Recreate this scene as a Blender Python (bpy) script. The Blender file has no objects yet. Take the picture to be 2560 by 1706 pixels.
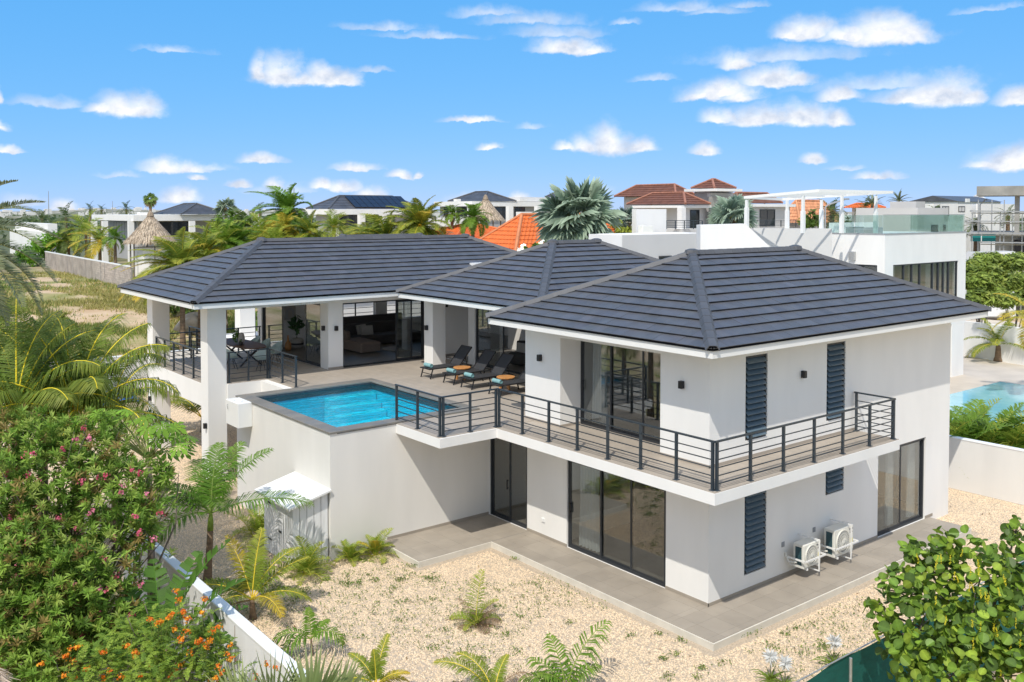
import bpy, math, random
import numpy as np
from mathutils import Vector, Matrix
from math import sin, cos, pi, radians, sqrt, atan, atan2, hypot

S = bpy.context.scene
COL = S.collection
random.seed(7)
RNG = np.random.default_rng(11)

# ------------------------------------------------------------------ camera
CAM = np.array([-16.0343, -13.1601, 8.7498])
YAW, PITCH, FPX, SHIFT = 0.67249, -0.03184, 2320.93, 250.4
FW = np.array([sin(YAW)*cos(PITCH), cos(YAW)*cos(PITCH), sin(PITCH)])
RT = np.array([cos(YAW), -sin(YAW), 0.0])
UP = np.cross(RT, FW)
cd = bpy.data.cameras.new('camera')
cam = bpy.data.objects.new('camera', cd)
COL.objects.link(cam)
cam.location = CAM
cam.rotation_euler = Matrix((RT, UP, -FW)).transposed().to_euler()
cd.sensor_width = 36.0
cd.lens = FPX/2560*36
cd.shift_y = -SHIFT/2560
cd.clip_end = 20000
S.camera = cam

def at(px, py, D):
    """world point seen at photo pixel (px,py) at depth D metres"""
    return CAM + D*(FW + RT*(px-1280)/FPX + UP*(853-SHIFT-py)/FPX)

def on_z(px, py, z):
    r = FW + RT*(px-1280)/FPX + UP*(853-SHIFT-py)/FPX
    return CAM + r*(z-CAM[2])/r[2]

# ------------------------------------------------------------------ light
SUNV = Vector((.63, .40, -1.0)).normalized()
sun_el = math.asin(-SUNV.z)
sun_az = atan2(-SUNV.x, -SUNV.y)
ld = bpy.data.lights.new('sun', 'SUN')
ld.energy = 2.35
ld.angle = radians(.5)
ld.color = (1.0, .95, .86)
sun = bpy.data.objects.new('sun', ld)
COL.objects.link(sun)
sun.rotation_euler = SUNV.to_track_quat('-Z', 'Y').to_euler()
sun.location = (-60, -40, 90)
S.view_settings.view_transform = 'Standard'
S.view_settings.look = 'None'
S.view_settings.exposure = 0.60
S.view_settings.gamma = 1.0
S.view_settings.use_curve_mapping = False

W = bpy.data.worlds.new('World')
S.world = W
W.use_nodes = True
nt = W.node_tree
nt.nodes.clear()
def N(t, **k):
    n = nt.nodes.new(t)
    for a, b in k.items(): setattr(n, a, b)
    return n
def L(a, b): nt.links.new(a, b)
def mth(op, a, b=None, c=None):
    n = N('ShaderNodeMath', operation=op)
    for i, v in enumerate((a, b, c)):
        if v is None: continue
        if isinstance(v, (int, float)): n.inputs[i].default_value = v
        else: L(v, n.inputs[i])
    return n.outputs[0]
def vmt(op, a, b=None, c=None):
    n = N('ShaderNodeVectorMath', operation=op)
    for i, v in enumerate((a, b, c)):
        if v is None: continue
        if isinstance(v, tuple): n.inputs[i].default_value = v
        else: L(v, n.inputs[i])
    return n.outputs['Value'] if op == 'LENGTH' else n.outputs[0]
sky = N('ShaderNodeTexSky', sky_type='NISHITA', sun_disc=False)
sky.sun_elevation = sun_el
sky.sun_rotation = sun_az % (2*pi)
sky.altitude = 0
sky.air_density = .6
sky.dust_density = 0.0
sky.ozone_density = 4.0
sc_ = N('ShaderNodeSeparateColor'); L(sky.outputs[0], sc_.inputs[0])
hs = N('ShaderNodeCombineColor')
for k_, (ex_, mu_) in enumerate(((.74, .55), (.29, 1.83), (.13, 4.0))):
    L(mth('MULTIPLY', mth('POWER', sc_.outputs[k_], ex_), mu_), hs.inputs[k_])
tc = N('ShaderNodeTexCoord')
sep = N('ShaderNodeSeparateXYZ')
L(tc.outputs['Generated'], sep.inputs[0])
az = mth('ARCTAN2', sep.outputs[0], sep.outputs[1])
el = mth('ARCSINE', sep.outputs[2])
comb = N('ShaderNodeCombineXYZ')
L(az, comb.inputs[0]); L(el, comb.inputs[1])
nz = N('ShaderNodeTexNoise')
nz.inputs['Scale'].default_value = 34
nz.inputs['Detail'].default_value = 8
nz.inputs['Roughness'].default_value = .6
mp = vmt('MULTIPLY', comb.outputs[0], (1, 1.15, 1))
L(mp, nz.inputs['Vector'])
nz2 = N('ShaderNodeTexNoise')
nz2.inputs['Scale'].default_value = 7
nz2.inputs['Detail'].default_value = 4
L(mp, nz2.inputs['Vector'])
warp = vmt('SUBTRACT', nz.outputs['Color'], (.5, .5, .5))
warp = vmt('MULTIPLY', warp, (.018, .017, 0))
P0 = vmt('ADD', comb.outputs[0], warp)
# cloud puffs: (x, y of the flat base, half width, height) as they hang in this sky
SOLID = [(650,196,26,62),(702,203,72,72),(812,206,62,56),(855,208,62,40),(735,206,110,30),
 (322,284,92,58),(345,282,60,55),(262,282,50,30),
 (2010,92,90,52),(2200,100,130,72),(2260,104,80,58),(2120,96,100,40),(1980,95,60,30),
 (1840,165,55,42),(1930,206,110,50),(1985,206,60,34),(1800,240,120,46),(1760,248,80,30),(1850,248,70,40),
 (2360,252,90,78),(2290,250,120,42),(2090,246,60,44),(2420,250,40,40),
 (1900,304,110,56),(2010,305,95,62),(1800,298,60,36),(2085,306,40,40),
 (1520,372,80,72),(1470,374,60,46),(1600,372,55,36),(1420,372,45,22),
 (2540,256,60,40),(2530,415,100,55),(2470,415,60,26),
 (1415,128,110,42),(1480,132,60,30),(420,425,80,34),(480,424,60,22),(660,404,70,24),(890,420,72,22),(1000,442,40,22),
 (810,470,42,26),(860,472,60,30),(925,492,50,34),(685,466,30,24),(600,466,40,20),(450,500,60,36),(160,522,40,28),(1180,304,90,16),(1225,372,40,20),
 (1760,380,44,30),(2030,402,36,28),(2190,444,60,20),(495,446,28,16),(0,250,14,42),(-10,320,36,22),(25,375,40,18),(1045,438,18,14),(1300,498,40,22)]
WISP = [(1230,40,110,22),(1400,90,130,30),(1960,150,230,34),(2200,215,200,30),(1330,60,160,26),(960,75,120,18),(1080,95,140,16),(440,130,90,16),(1690,28,110,22),(1860,18,60,16),(130,265,100,24),
 (1790,36,80,20),(2460,28,90,14),(1560,66,40,16),(300,440,60,14),(520,420,70,14),(930,180,50,12),(60,510,60,30),(700,480,90,20),(2120,420,50,12),(1480,480,60,18),(1180,500,80,20),(1640,200,70,16),(1330,320,40,16)]
def puff(lst):
    acc = None
    for (x, y, w, h) in lst:
        a = YAW + atan((x-1280)/FPX)
        e = atan((527-y)/FPX*cos(atan((x-1280)/FPX)))
        sx, sy = FPX/w, FPX/h
        v = vmt('MULTIPLY_ADD', P0, (sx, sy, 0), (-a*sx, -e*sy, 0))
        v = vmt('MAXIMUM', v, vmt('MULTIPLY', v, (-1, -4.5, 0)))
        d = vmt('LENGTH', v)
        acc = d if acc is None else mth('MINIMUM', acc, d)
    return acc
def cov(d, amp, lo, hi):
    d = mth('ADD', d, mth('MULTIPLY', mth('SUBTRACT', nz.outputs['Fac'], .5), amp))
    m = N('ShaderNodeMapRange', interpolation_type='SMOOTHSTEP')
    L(d, m.inputs[0])
    m.inputs[1].default_value = hi; m.inputs[2].default_value = lo
    m.inputs[3].default_value = 0; m.inputs[4].default_value = 1
    return m.outputs[0]
c1 = cov(puff(SOLID), 1.15, .18, 1.12)
c2 = mth('MULTIPLY', cov(puff(WISP), 1.7, .0, 1.25), .55)
# the rest of the sky, away from this view, carries added, denser cumulus to lift the fill light
da = mth('ABSOLUTE', mth('SUBTRACT', az, YAW))
off = N('ShaderNodeMapRange'); L(da, off.inputs[0])
off.inputs[1].default_value = .60; off.inputs[2].default_value = .75
mo = N('ShaderNodeMapRange', interpolation_type='SMOOTHSTEP'); L(mth('ADD', mth('MULTIPLY', nz2.outputs['Fac'], .75), mth('MULTIPLY', nz.outputs['Fac'], .25)), mo.inputs[0])
mo.inputs[1].default_value = .38; mo.inputs[2].default_value = .55
hi_ = N('ShaderNodeMapRange'); L(el, hi_.inputs[0]); hi_.inputs[1].default_value = .02; hi_.inputs[2].default_value = .1
c3 = mth('MULTIPLY', mth('MULTIPLY', mo.outputs[0], off.outputs[0]), hi_.outputs[0])
fac = mth('MINIMUM', mth('MAXIMUM', mth('MAXIMUM', c1, c2), c3), .97)
ramp = N('ShaderNodeMix', data_type='RGBA')
nz3 = N('ShaderNodeTexNoise')
nz3.inputs['Scale'].default_value = 34; nz3.inputs['Detail'].default_value = 5; nz3.inputs['Roughness'].default_value = .55
L(vmt('ADD', mp, (-.006, .011, 0)), nz3.inputs['Vector'])
relief = mth('ADD', mth('MULTIPLY', mth('SUBTRACT', nz.outputs['Fac'], nz3.outputs['Fac']), 3.2), .62)
relief = mth('MINIMUM', mth('MAXIMUM', relief, 0.0), 1.0)
L(relief, ramp.inputs[0])
CLOUD = 5.4
ramp.inputs[6].default_value = (.62*CLOUD, .69*CLOUD, .82*CLOUD, 1)
ramp.inputs[7].default_value = (1.0*CLOUD, 1.0*CLOUD, 1.02*CLOUD, 1)
mix = N('ShaderNodeMix', data_type='RGBA')
L(fac, mix.inputs[0]); L(hs.outputs[0], mix.inputs[6]); L(ramp.outputs[2], mix.inputs[7])
bg = N('ShaderNodeBackground')
L(mix.outputs[2], bg.inputs['Color'])
bg.inputs['Strength'].default_value = .13
wo = N('ShaderNodeOutputWorld')
L(bg.outputs[0], wo.inputs['Surface'])

# ------------------------------------------------------------------ materials
def lin(*c):
    return tuple(((v/255/12.92) if v/255 <= .04045 else ((v/255+.055)/1.055)**2.4) for v in c)
MATS = {}
def mat(name, col, rough=.6, var=.0, scale=4.0, bump=0.0, bscale=None, metal=0.0, spec=.5, coords='Object', detail=5, col2=None, randv=0.0, stretch=None, use_col=False, transl=0.0, gain=1.0):
    m = bpy.data.materials.new(name)
    m.use_nodes = True
    t = m.node_tree; b = t.nodes['Principled BSDF']; out = t.nodes['Material Output']
    b.inputs['Roughness'].default_value = rough
    b.inputs['Metallic'].default_value = metal
    b.inputs['Specular IOR Level'].default_value = spec
    b.inputs['Base Color'].default_value = (*col, 1)
    src = None
    tcn = t.nodes.new('ShaderNodeTexCoord')
    vec = tcn.outputs[coords]
    if coords == 'World':
        pass
    if stretch:
        mpn = t.nodes.new('ShaderNodeMapping'); mpn.inputs['Scale'].default_value = stretch
        t.links.new(vec, mpn.inputs[0]); vec = mpn.outputs[0]
    if use_col:
        a = t.nodes.new('ShaderNodeAttribute'); a.attribute_name = 'Col'; gn = t.nodes.new('ShaderNodeVectorMath'); gn.operation = 'SCALE'; gn.inputs[3].default_value = gain; t.links.new(a.outputs['Color'], gn.inputs[0]); src = gn.outputs[0]
    if var > 0 or col2:
        n = t.nodes.new('ShaderNodeTexNoise'); n.inputs['Scale'].default_value = scale; n.inputs['Detail'].default_value = detail
        t.links.new(vec, n.inputs['Vector'])
        mr = t.nodes.new('ShaderNodeMapRange'); t.links.new(n.outputs['Fac'], mr.inputs[0])
        mr.inputs[1].default_value = .3; mr.inputs[2].default_value = .7
        mx = t.nodes.new('ShaderNodeMix'); mx.data_type = 'RGBA'
        t.links.new(mr.outputs[0], mx.inputs[0])
        c2_ = col2 or tuple(min(1, v*(1+var)) for v in col)
        c1_ = col if col2 else tuple(v*(1-var) for v in col)
        mx.inputs[6].default_value = (*c1_, 1); mx.inputs[7].default_value = (*c2_, 1)
        if src is not None:
            mm = t.nodes.new('ShaderNodeMix'); mm.data_type = 'RGBA'; mm.blend_type = 'MULTIPLY'; mm.inputs[0].default_value = 1
            t.links.new(src, mm.inputs[6]); t.links.new(mx.outputs[2], mm.inputs[7]); src = mm.outputs[2]
        else: src = mx.outputs[2]
    if randv > 0:
        oi = t.nodes.new('ShaderNodeObjectInfo')
        mr = t.nodes.new('ShaderNodeMapRange'); t.links.new(oi.outputs['Random'], mr.inputs[0])
        mr.inputs[3].default_value = 1-randv; mr.inputs[4].default_value = 1+randv
        mm = t.nodes.new('ShaderNodeMix'); mm.data_type = 'RGBA'; mm.blend_type = 'MULTIPLY'; mm.inputs[0].default_value = 1
        if src is not None: t.links.new(src, mm.inputs[6])
        else: mm.inputs[6].default_value = (*col, 1)
        t.links.new(mr.outputs[0], mm.inputs[7]); src = mm.outputs[2]
    if src is not None: t.links.new(src, b.inputs['Base Color'])
    if bump > 0:
        n = t.nodes.new('ShaderNodeTexNoise'); n.inputs['Scale'].default_value = bscale or scale*6; n.inputs['Detail'].default_value = 6
        t.links.new(vec, n.inputs['Vector'])
        bp_ = t.nodes.new('ShaderNodeBump'); bp_.inputs['Strength'].default_value = bump; bp_.inputs['Distance'].default_value = .02
        t.links.new(n.outputs['Fac'], bp_.inputs['Height']); t.links.new(bp_.outputs[0], b.inputs['Normal'])
    if transl > 0:
        tr = t.nodes.new('ShaderNodeBsdfTranslucent'); ms = t.nodes.new('ShaderNodeMixShader'); ms.inputs[0].default_value = transl
        if src is not None: t.links.new(src, tr.inputs['Color'])
        else: tr.inputs['Color'].default_value = (*col, 1)
        t.links.new(b.outputs[0], ms.inputs[1]); t.links.new(tr.outputs[0], ms.inputs[2]); t.links.new(ms.outputs[0], out.inputs['Surface'])
    MATS[name] = m
    return m

def glass(name, tint=(.55, .58, .58), refl=1.0, rough=0.0, base=.05):
    m = bpy.data.materials.new(name); m.use_nodes = True
    t = m.node_tree; t.nodes.clear()
    o = t.nodes.new('ShaderNodeOutputMaterial'); tr = t.nodes.new('ShaderNodeBsdfTransparent'); gl = t.nodes.new('ShaderNodeBsdfGlossy')
    fr = t.nodes.new('ShaderNodeFresnel'); fr.inputs[0].default_value = 1.52
    ml = t.nodes.new('ShaderNodeMath'); ml.operation = 'MULTIPLY_ADD'; ml.inputs[1].default_value = refl; ml.inputs[2].default_value = base
    ms = t.nodes.new('ShaderNodeMixShader')
    tr.inputs[0].default_value = (*tint, 1); gl.inputs['Roughness'].default_value = rough; gl.inputs['Color'].default_value = (.92, .95, .97, 1)
    ge = t.nodes.new('ShaderNodeNewGeometry'); io = t.nodes.new('ShaderNodeMath'); io.operation = 'MULTIPLY_ADD'; io.inputs[1].default_value = 1/1.52-1.52; io.inputs[2].default_value = 1.52
    t.links.new(ge.outputs['Backfacing'], io.inputs[0]); t.links.new(io.outputs[0], fr.inputs[0])
    t.links.new(fr.outputs[0], ml.inputs[0]); t.links.new(ml.outputs[0], ms.inputs[0]); t.links.new(tr.outputs[0], ms.inputs[1]); t.links.new(gl.outputs[0], ms.inputs[2]); t.links.new(ms.outputs[0], o.inputs[0])
    MATS[name] = m
    return m

M_white = mat('white_stucco', (.83, .815, .785), .85, var=.035, scale=1.3, stretch=(1, 1, .28), detail=8, bump=.12, bscale=160)
M_warm = mat('cream_stucco', (.77, .745, .70), .85, var=.045, scale=1.2, stretch=(1, 1, .25), detail=8, bump=.12, bscale=160)
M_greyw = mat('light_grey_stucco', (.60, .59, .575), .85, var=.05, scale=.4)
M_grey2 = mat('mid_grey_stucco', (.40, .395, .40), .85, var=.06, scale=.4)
M_trim = mat('white_paint', (.82, .82, .80), .45, var=.02, scale=2)
M_tile = mat('slate_grey_roof_tile', (.092, .094, .105), .5, var=.12, scale=3.0, use_col=True, bump=.2, bscale=60, spec=.5)
M_tilefar = mat('far_slate_roof_tile', (.085, .088, .10), .5, var=.2, scale=1.2)
M_cap = mat('roof_cap_grey', (.082, .084, .092), .55, var=.10, scale=4, randv=.10, bump=.2, bscale=50)
M_under = mat('roof_underlay', (.012, .012, .014), .9)
M_metal = mat('anthracite_metal', (.030, .042, .054), .38, spec=.6, var=.08, scale=20)
M_frame = mat('anthracite_frame', (.028, .032, .038), .4, spec=.5)
M_ftile = mat('greige_floor_tile', (.40, .345, .285), .6, var=.07, scale=2.2, randv=.05, coords='Generated')
M_ptile = mat('greige_paving_tile', (.35, .305, .25), .6, var=.09, scale=1.6, randv=.05)
M_grout = mat('grey_grout', (.30, .275, .245), .9)
M_cope = mat('slate_coping', (.17, .17, .165), .55, var=.25, scale=2.4, col2=(.24, .215, .18), bump=.25, bscale=30, randv=.10)
M_mosaic = mat('dark_mosaic', (.045, .06, .075), .3, var=.5, scale=26)
M_pool = mat('turquoise_plaster', (.002, .60, .76), .7, var=.14, scale=1.4)
M_step = mat('pale_pool_step', (.03, .66, .80), .7, var=.05, scale=3)
M_glass = glass('window_glass', (.80, .82, .81), 1.25, base=.07)
M_gclear = glass('clear_glass', (.78, .88, .86), 1.0, base=.03)
M_dark = mat('dark_interior', (.05, .048, .046), .8)
M_ifloor = mat('dark_tile_floor', (.19, .175, .16), .35, var=.08, scale=2)
M_cur = mat('sheer_curtain', (.84, .86, .87), .9, transl=.3)
M_sling = mat('black_mesh_sling', (.035, .036, .040), .7, var=.1, scale=60)
M_wood = mat('orange_teak', (.56, .26, .085), .5, var=.3, scale=6, stretch=(1, 8, 8))
M_walnut = mat('dark_walnut', (.12, .06, .038), .6, var=.3, scale=5, stretch=(8, 1, 1))
M_towel = mat('teal_towel', (.23, .42, .43), .95, var=.12, scale=40, bump=.4, bscale=120)
M_shell = mat('pale_sage_plastic', (.40, .50, .48), .4)
M_sofa = mat('brown_sofa_fabric', (.22, .165, .13), .95, var=.12, scale=30)
M_sofad = mat('charcoal_sofa_fabric', (.075, .068, .062), .95, var=.12, scale=30)
M_linen = mat('linen_cushion', (.45, .42, .38), .95, var=.1, scale=50)
M_acw = mat('ivory_ac_casing', (.72, .71, .65), .45)
M_fan = mat('ac_grille_grey', (.30, .31, .32), .5)
M_coil = mat('teal_ac_coil', (.035, .085, .10), .5, var=.2, scale=40)
M_yel = mat('yellow_label', (.80, .66, .03), .5)
M_black = mat('black_metal', (.015, .015, .017), .4)
M_ink = mat('dark_lettering', (.06, .06, .07), .6)
M_orange = mat('orange_clay_tile', (.68, .155, .028), .65, var=.14, scale=3, bump=.2, bscale=20)
M_brown = mat('brown_clay_tile', (.165, .066, .040), .7, var=.2, scale=2)
M_peach = mat('peach_clay_tile', (.62, .28, .14), .75, var=.25, scale=2.5)
M_thatch = mat('dry_thatch', (.30, .235, .17), .95, var=.3, scale=8, stretch=(1, 1, .2), use_col=False)
M_conc = mat('raw_concrete', (.34, .33, .30), .9, var=.25, scale=.6, bump=.3, bscale=8)
M_galv = mat('galvanised_steel', (.45, .45, .44), .4, metal=.5, var=.1, scale=10)
M_greenc = mat('green_shade_cloth', (.004, .105, .085), .8, var=.16, scale=2.5, stretch=(1, 1, 3), bump=.25, bscale=7, transl=.15)
M_teal = mat('teal_tarpaulin', (.01, .22, .22), .6)
M_blue = mat('blue_tarpaulin', (.03, .12, .40), .5, var=.3, scale=3)
M_pv = mat('solar_cell', (.02, .024, .038), .35, spec=.4)
M_leaf = mat('leaf', (1, 1, 1), .5, gain=1.75, use_col=True, transl=.32, spec=.22)
M_trunk = mat('palm_trunk', (.20, .135, .085), .9, var=.3, scale=3, stretch=(1, 1, 6), bump=.4, bscale=10)
M_trunkg = mat('grey_bark', (.17, .14, .11), .9, var=.3, scale=5, bump=.4, bscale=20)
M_petal = mat('petal', (1, 1, 1), .6, use_col=True, transl=.3)
M_stone = mat('gravel_stone', (.73, .575, .40), .85, var=.10, scale=3, randv=.24)
M_bed = mat('gravel_bed', (.50, .405, .30), .95, var=.25, scale=30, bump=.9, bscale=45)
M_block = mat('concrete_block', (.46, .40, .35), .9, var=.22, scale=1.2, randv=.16, bump=.3, bscale=14)
M_mortar = mat('mortar', (.34, .31, .28), .95)
M_rock = mat('pale_boulder', (.52, .44, .35), .9, var=.25, scale=2, bump=.5, bscale=6)
M_paver = mat('pale_terrace_stone', (.56, .49, .41), .7, var=.10, scale=.7)
M_car = mat('white_car_paint', (.75, .75, .75), .25)
M_wood2 = mat('grey_slat_timber', (.20, .17, .15), .8, var=.2, scale=3)
M_wshed = mat('white_painted_timber', (.80, .80, .80), .6, var=.08, scale=2.5, stretch=(6, 6, .6))

# pool water: clear tinted transmission, fresnel mirror, small ripples
def water(name, tint, bump=.08, sc=2.2):
    m = glass(name, tint, 1.0, base=.0)
    t = m.node_tree
    fr = [n for n in t.nodes if n.type == 'FRESNEL'][0]; gl = [n for n in t.nodes if n.type == 'BSDF_GLOSSY'][0]
    t.links.remove(fr.inputs[0].links[0]); fr.inputs[0].default_value = 1.33
    g = t.nodes.new('ShaderNodeTexCoord'); n = t.nodes.new('ShaderNodeTexNoise'); n.inputs['Scale'].default_value = sc; n.inputs['Detail'].default_value = 3; n.inputs['Distortion'].default_value = .6
    mpn = t.nodes.new('ShaderNodeMapping'); mpn.inputs['Scale'].default_value = (1, 2.2, 1); mpn.inputs['Rotation'].default_value = (0, 0, .6)
    t.links.new(g.outputs['Object'], mpn.inputs[0]); t.links.new(mpn.outputs[0], n.inputs['Vector'])
    b = t.nodes.new('ShaderNodeBump'); b.inputs['Strength'].default_value = bump; b.inputs['Distance'].default_value = .3
    t.links.new(n.outputs['Fac'], b.inputs['Height']); t.links.new(b.outputs[0], fr.inputs['Normal']); t.links.new(b.outputs[0], gl.inputs['Normal'])
    return m
M_water = water('pool_water', (.25, .95, .98), bump=.22, sc=3.0)

# ------------------------------------------------------------------ builders
WL = {}
class MB:
    def __init__(s): s.v = []; s.f = []; s.c = []
    def add(s, V, F, Cc=None):
        o = len(s.v); s.v.extend([tuple(map(float, p)) for p in V]); s.f.extend([tuple(int(i)+o for i in f) for f in F])
        if Cc is not None: s.c.extend([tuple(x) for x in Cc])
        return s
    def box(s, x0, y0, z0, x1, y1, z1):
        x0, x1 = min(x0, x1), max(x0, x1); y0, y1 = min(y0, y1), max(y0, y1); z0, z1 = min(z0, z1), max(z0, z1)
        return s.add([(x0,y0,z0),(x1,y0,z0),(x1,y1,z0),(x0,y1,z0),(x0,y0,z1),(x1,y0,z1),(x1,y1,z1),(x0,y1,z1)],
            [(0,3,2,1),(4,5,6,7),(0,1,5,4),(1,2,6,5),(2,3,7,6),(3,0,4,7)])
    def cbox(s, x0, y0, z0, x1, y1, z1, b=.01):
        """box with chamfered top and vertical edges"""
        o = [(x0+b,y0),(x1-b,y0),(x1,y0+b),(x1,y1-b),(x1-b,y1),(x0+b,y1),(x0,y1-b),(x0,y0+b)]
        i = [(x0+b,y0+b),(x1-b,y0+b),(x1-b,y0+b),(x1-b,y1-b),(x1-b,y1-b),(x0+b,y1-b),(x0+b,y1-b),(x0+b,y0+b)]
        V = [(x, y, z0) for x, y in o]+[(x, y, z1-b) for x, y in o]+[(x0+b,y0+b,z1),(x1-b,y0+b,z1),(x1-b,y1-b,z1),(x0+b,y1-b,z1)]
        F = [tuple(range(7, -1, -1))]
        for k in range(8): F.append((k, (k+1) % 8, 8+(k+1) % 8, 8+k))
        F += [(8,9,17,16),(9,10,17),(10,11,18,17),(11,12,18),(12,13,19,18),(13,14,19),(14,15,16,19),(15,8,16),(16,17,18,19)]
        return s.add(V, F)
    def obox(s, c, ax, ay, az_, hx, hy, hz):
        c = np.array(c, float); ax, ay, az_ = [np.array(a, float)/np.linalg.norm(a) for a in (ax, ay, az_)]
        V = [c+sx*hx*ax+sy*hy*ay+sz*hz*az_ for sz in (-1, 1) for sx, sy in ((-1,-1),(1,-1),(1,1),(-1,1))]
        return s.add(V, [(0,3,2,1),(4,5,6,7),(0,1,5,4),(1,2,6,5),(2,3,7,6),(3,0,4,7)])
    def bar(s, p, q, w, h=None, up=(0, 0, 1)):
        p, q = np.array(p, float), np.array(q, float); h = h or w
        d = q-p; l = np.linalg.norm(d); d = d/l; u = np.array(up, float)
        if abs(d@u) > .98: u = np.array((1., 0, 0))
        y = np.cross(u, d); y /= np.linalg.norm(y); z = np.cross(d, y)
        return s.obox((p+q)/2, d, y, z, l/2, w/2, h/2)
    def tube(s, pts, r, n=6, cap=True):
        pts = [np.array(p, float) for p in pts]; m = len(pts)
        rs = r if hasattr(r, '__len__') else [r]*m
        V = []; F = []; pu = None
        for i in range(m):
            t = pts[min(i+1, m-1)]-pts[max(i-1, 0)]; t = t/(np.linalg.norm(t)+1e-9)
            if pu is None:
                u = np.cross(t, (0, 0, 1)) if abs(t[2]) < .95 else np.cross(t, (1, 0, 0))
            else: u = pu-t*(pu@t)
            u = u/(np.linalg.norm(u)+1e-9); pu = u; w = np.cross(t, u)
            for k in range(n): V.append(pts[i]+rs[i]*(cos(2*pi*k/n)*u+sin(2*pi*k/n)*w))
        for i in range(m-1):
            for k in range(n): F.append((i*n+k, i*n+(k+1) % n, (i+1)*n+(k+1) % n, (i+1)*n+k))
        if cap: F.append(tuple(range(n-1, -1, -1))); F.append(tuple((m-1)*n+k for k in range(n)))
        return s.add(V, F)
    def lathe(s, prof, c, n=16):
        V = []; F = []; m = len(prof)
        for r, z in prof:
            for k in range(n): V.append((c[0]+r*cos(2*pi*k/n), c[1]+r*sin(2*pi*k/n), c[2]+z))
        for i in range(m-1):
            for k in range(n): F.append((i*n+k, i*n+(k+1) % n, (i+1)*n+(k+1) % n, (i+1)*n+k))
        F.append(tuple(range(n-1, -1, -1))); F.append(tuple((m-1)*n+k for k in range(n)))
        return s.add(V, F)
    def prism(s, poly, z0, z1):
        n = len(poly)
        a = sum(poly[i][0]*poly[(i+1) % n][1]-poly[(i+1) % n][0]*poly[i][1] for i in range(n))
        if a < 0: poly = poly[::-1]
        V = [(x, y, z0) for x, y in poly]+[(x, y, z1) for x, y in poly]
        return s.add(V, [tuple(range(n-1, -1, -1)), tuple(range(n, 2*n))]+[(i, (i+1) % n, n+(i+1) % n, n+i) for i in range(n)])
    def wall(s, axis, at0, at1, a0, a1, z0, z1, holes=()):
        """wall slab with rectangular holes; axis 'x' runs along x (thickness at0..at1 in y)"""
        A = sorted({a0, a1, *[h[0] for h in holes], *[h[1] for h in holes]}); Z = sorted({z0, z1, *[h[2] for h in holes], *[h[3] for h in holes]})
        A = [a for a in A if a0 <= a <= a1]; Z = [z for z in Z if z0 <= z <= z1]
        def solid(i, j):
            if i < 0 or j < 0 or i >= len(A)-1 or j >= len(Z)-1: return False
            ca, cz = (A[i]+A[i+1])/2, (Z[j]+Z[j+1])/2
            return not any(h[0] < ca < h[1] and h[2] < cz < h[3] for h in holes)
        def pt(a, t, z): return (a, t, z) if axis == 'x' else (t, a, z)
        for i in range(len(A)-1):
            for j in range(len(Z)-1):
                if not solid(i, j): continue
                a, b, c, d = A[i], A[i+1], Z[j], Z[j+1]
                for t in (at0, at1): s.add([pt(a,t,c),pt(b,t,c),pt(b,t,d),pt(a,t,d)], [(0,1,2,3)])
                if not solid(i-1, j): s.add([pt(a,at0,c),pt(a,at1,c),pt(a,at1,d),pt(a,at0,d)], [(0,1,2,3)])
                if not solid(i+1, j): s.add([pt(b,at0,c),pt(b,at1,c),pt(b,at1,d),pt(b,at0,d)], [(0,1,2,3)])
                if not solid(i, j-1): s.add([pt(a,at0,c),pt(b,at0,c),pt(b,at1,c),pt(a,at1,c)], [(0,1,2,3)])
                if not solid(i, j+1): s.add([pt(a,at0,d),pt(b,at0,d),pt(b,at1,d),pt(a,at1,d)], [(0,1,2,3)])
        return s
    def mesh(s, name, m, off=(0, 0, 0), smooth=False):
        me = bpy.data.meshes.new(name)
        ox, oy, oz = off
        me.from_pydata([(x-ox, y-oy, z-oz) for x, y, z in s.v], [], s.f)
        if s.c:
            a = me.color_attributes.new('Col', 'FLOAT_COLOR', 'POINT')
            a.data.foreach_set('color', np.concatenate([np.array(s.c, np.float32), np.ones((len(s.c), 1), np.float32)], 1).ravel())
        me.materials.append(m)
        if smooth: me.polygons.foreach_set('use_smooth', [True]*len(me.polygons))
        return me
    def build(s, name, m, parent=None, label=None, smooth=False, kind=None, **k):
        off = WL.get(parent.name, (0, 0, 0)) if parent else k.get('loc', (0, 0, 0))
        o = bpy.data.objects.new(name, s.mesh(name, m, off, smooth)); COL.objects.link(o)
        if parent: o.parent = parent
        else: o.location = off
        WL[o.name] = off
        if label: o['label'] = label
        if kind: o['kind'] = kind
        if 'cat' in k: o['category'] = k['cat']
        if 'group' in k: o['group'] = k['group']
        return o

def thing(name, label, cat, loc=(0, 0, 0), group=None):
    o = bpy.data.objects.new(name, None); COL.objects.link(o)
    o.empty_display_size = .2
    o.location = loc; o['label'] = label; o['category'] = cat
    if group: o['group'] = group
    WL[o.name] = tuple(loc)
    return o

def inst(name, me, parent, mtx=None):
    o = bpy.data.objects.new(name, me); COL.objects.link(o)
    if parent: o.parent = parent
    if mtx is not None: o.matrix_local = mtx
    WL[o.name] = WL.get(parent.name, (0, 0, 0)) if parent else (0, 0, 0)
    return o

def copy_thing(root, loc, rotz=0, label=None):
    def rec(o, p):
        c = o.copy(); COL.objects.link(c)
        if p is not None: c.parent = p
        for ch in [x for x in o.children]: rec(ch, c)
        return c
    r = rec(root, None); r.location = loc; r.rotation_euler = (0, 0, rotz)
    if label: r['label'] = label
    WL[r.name] = tuple(loc)
    return r
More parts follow.
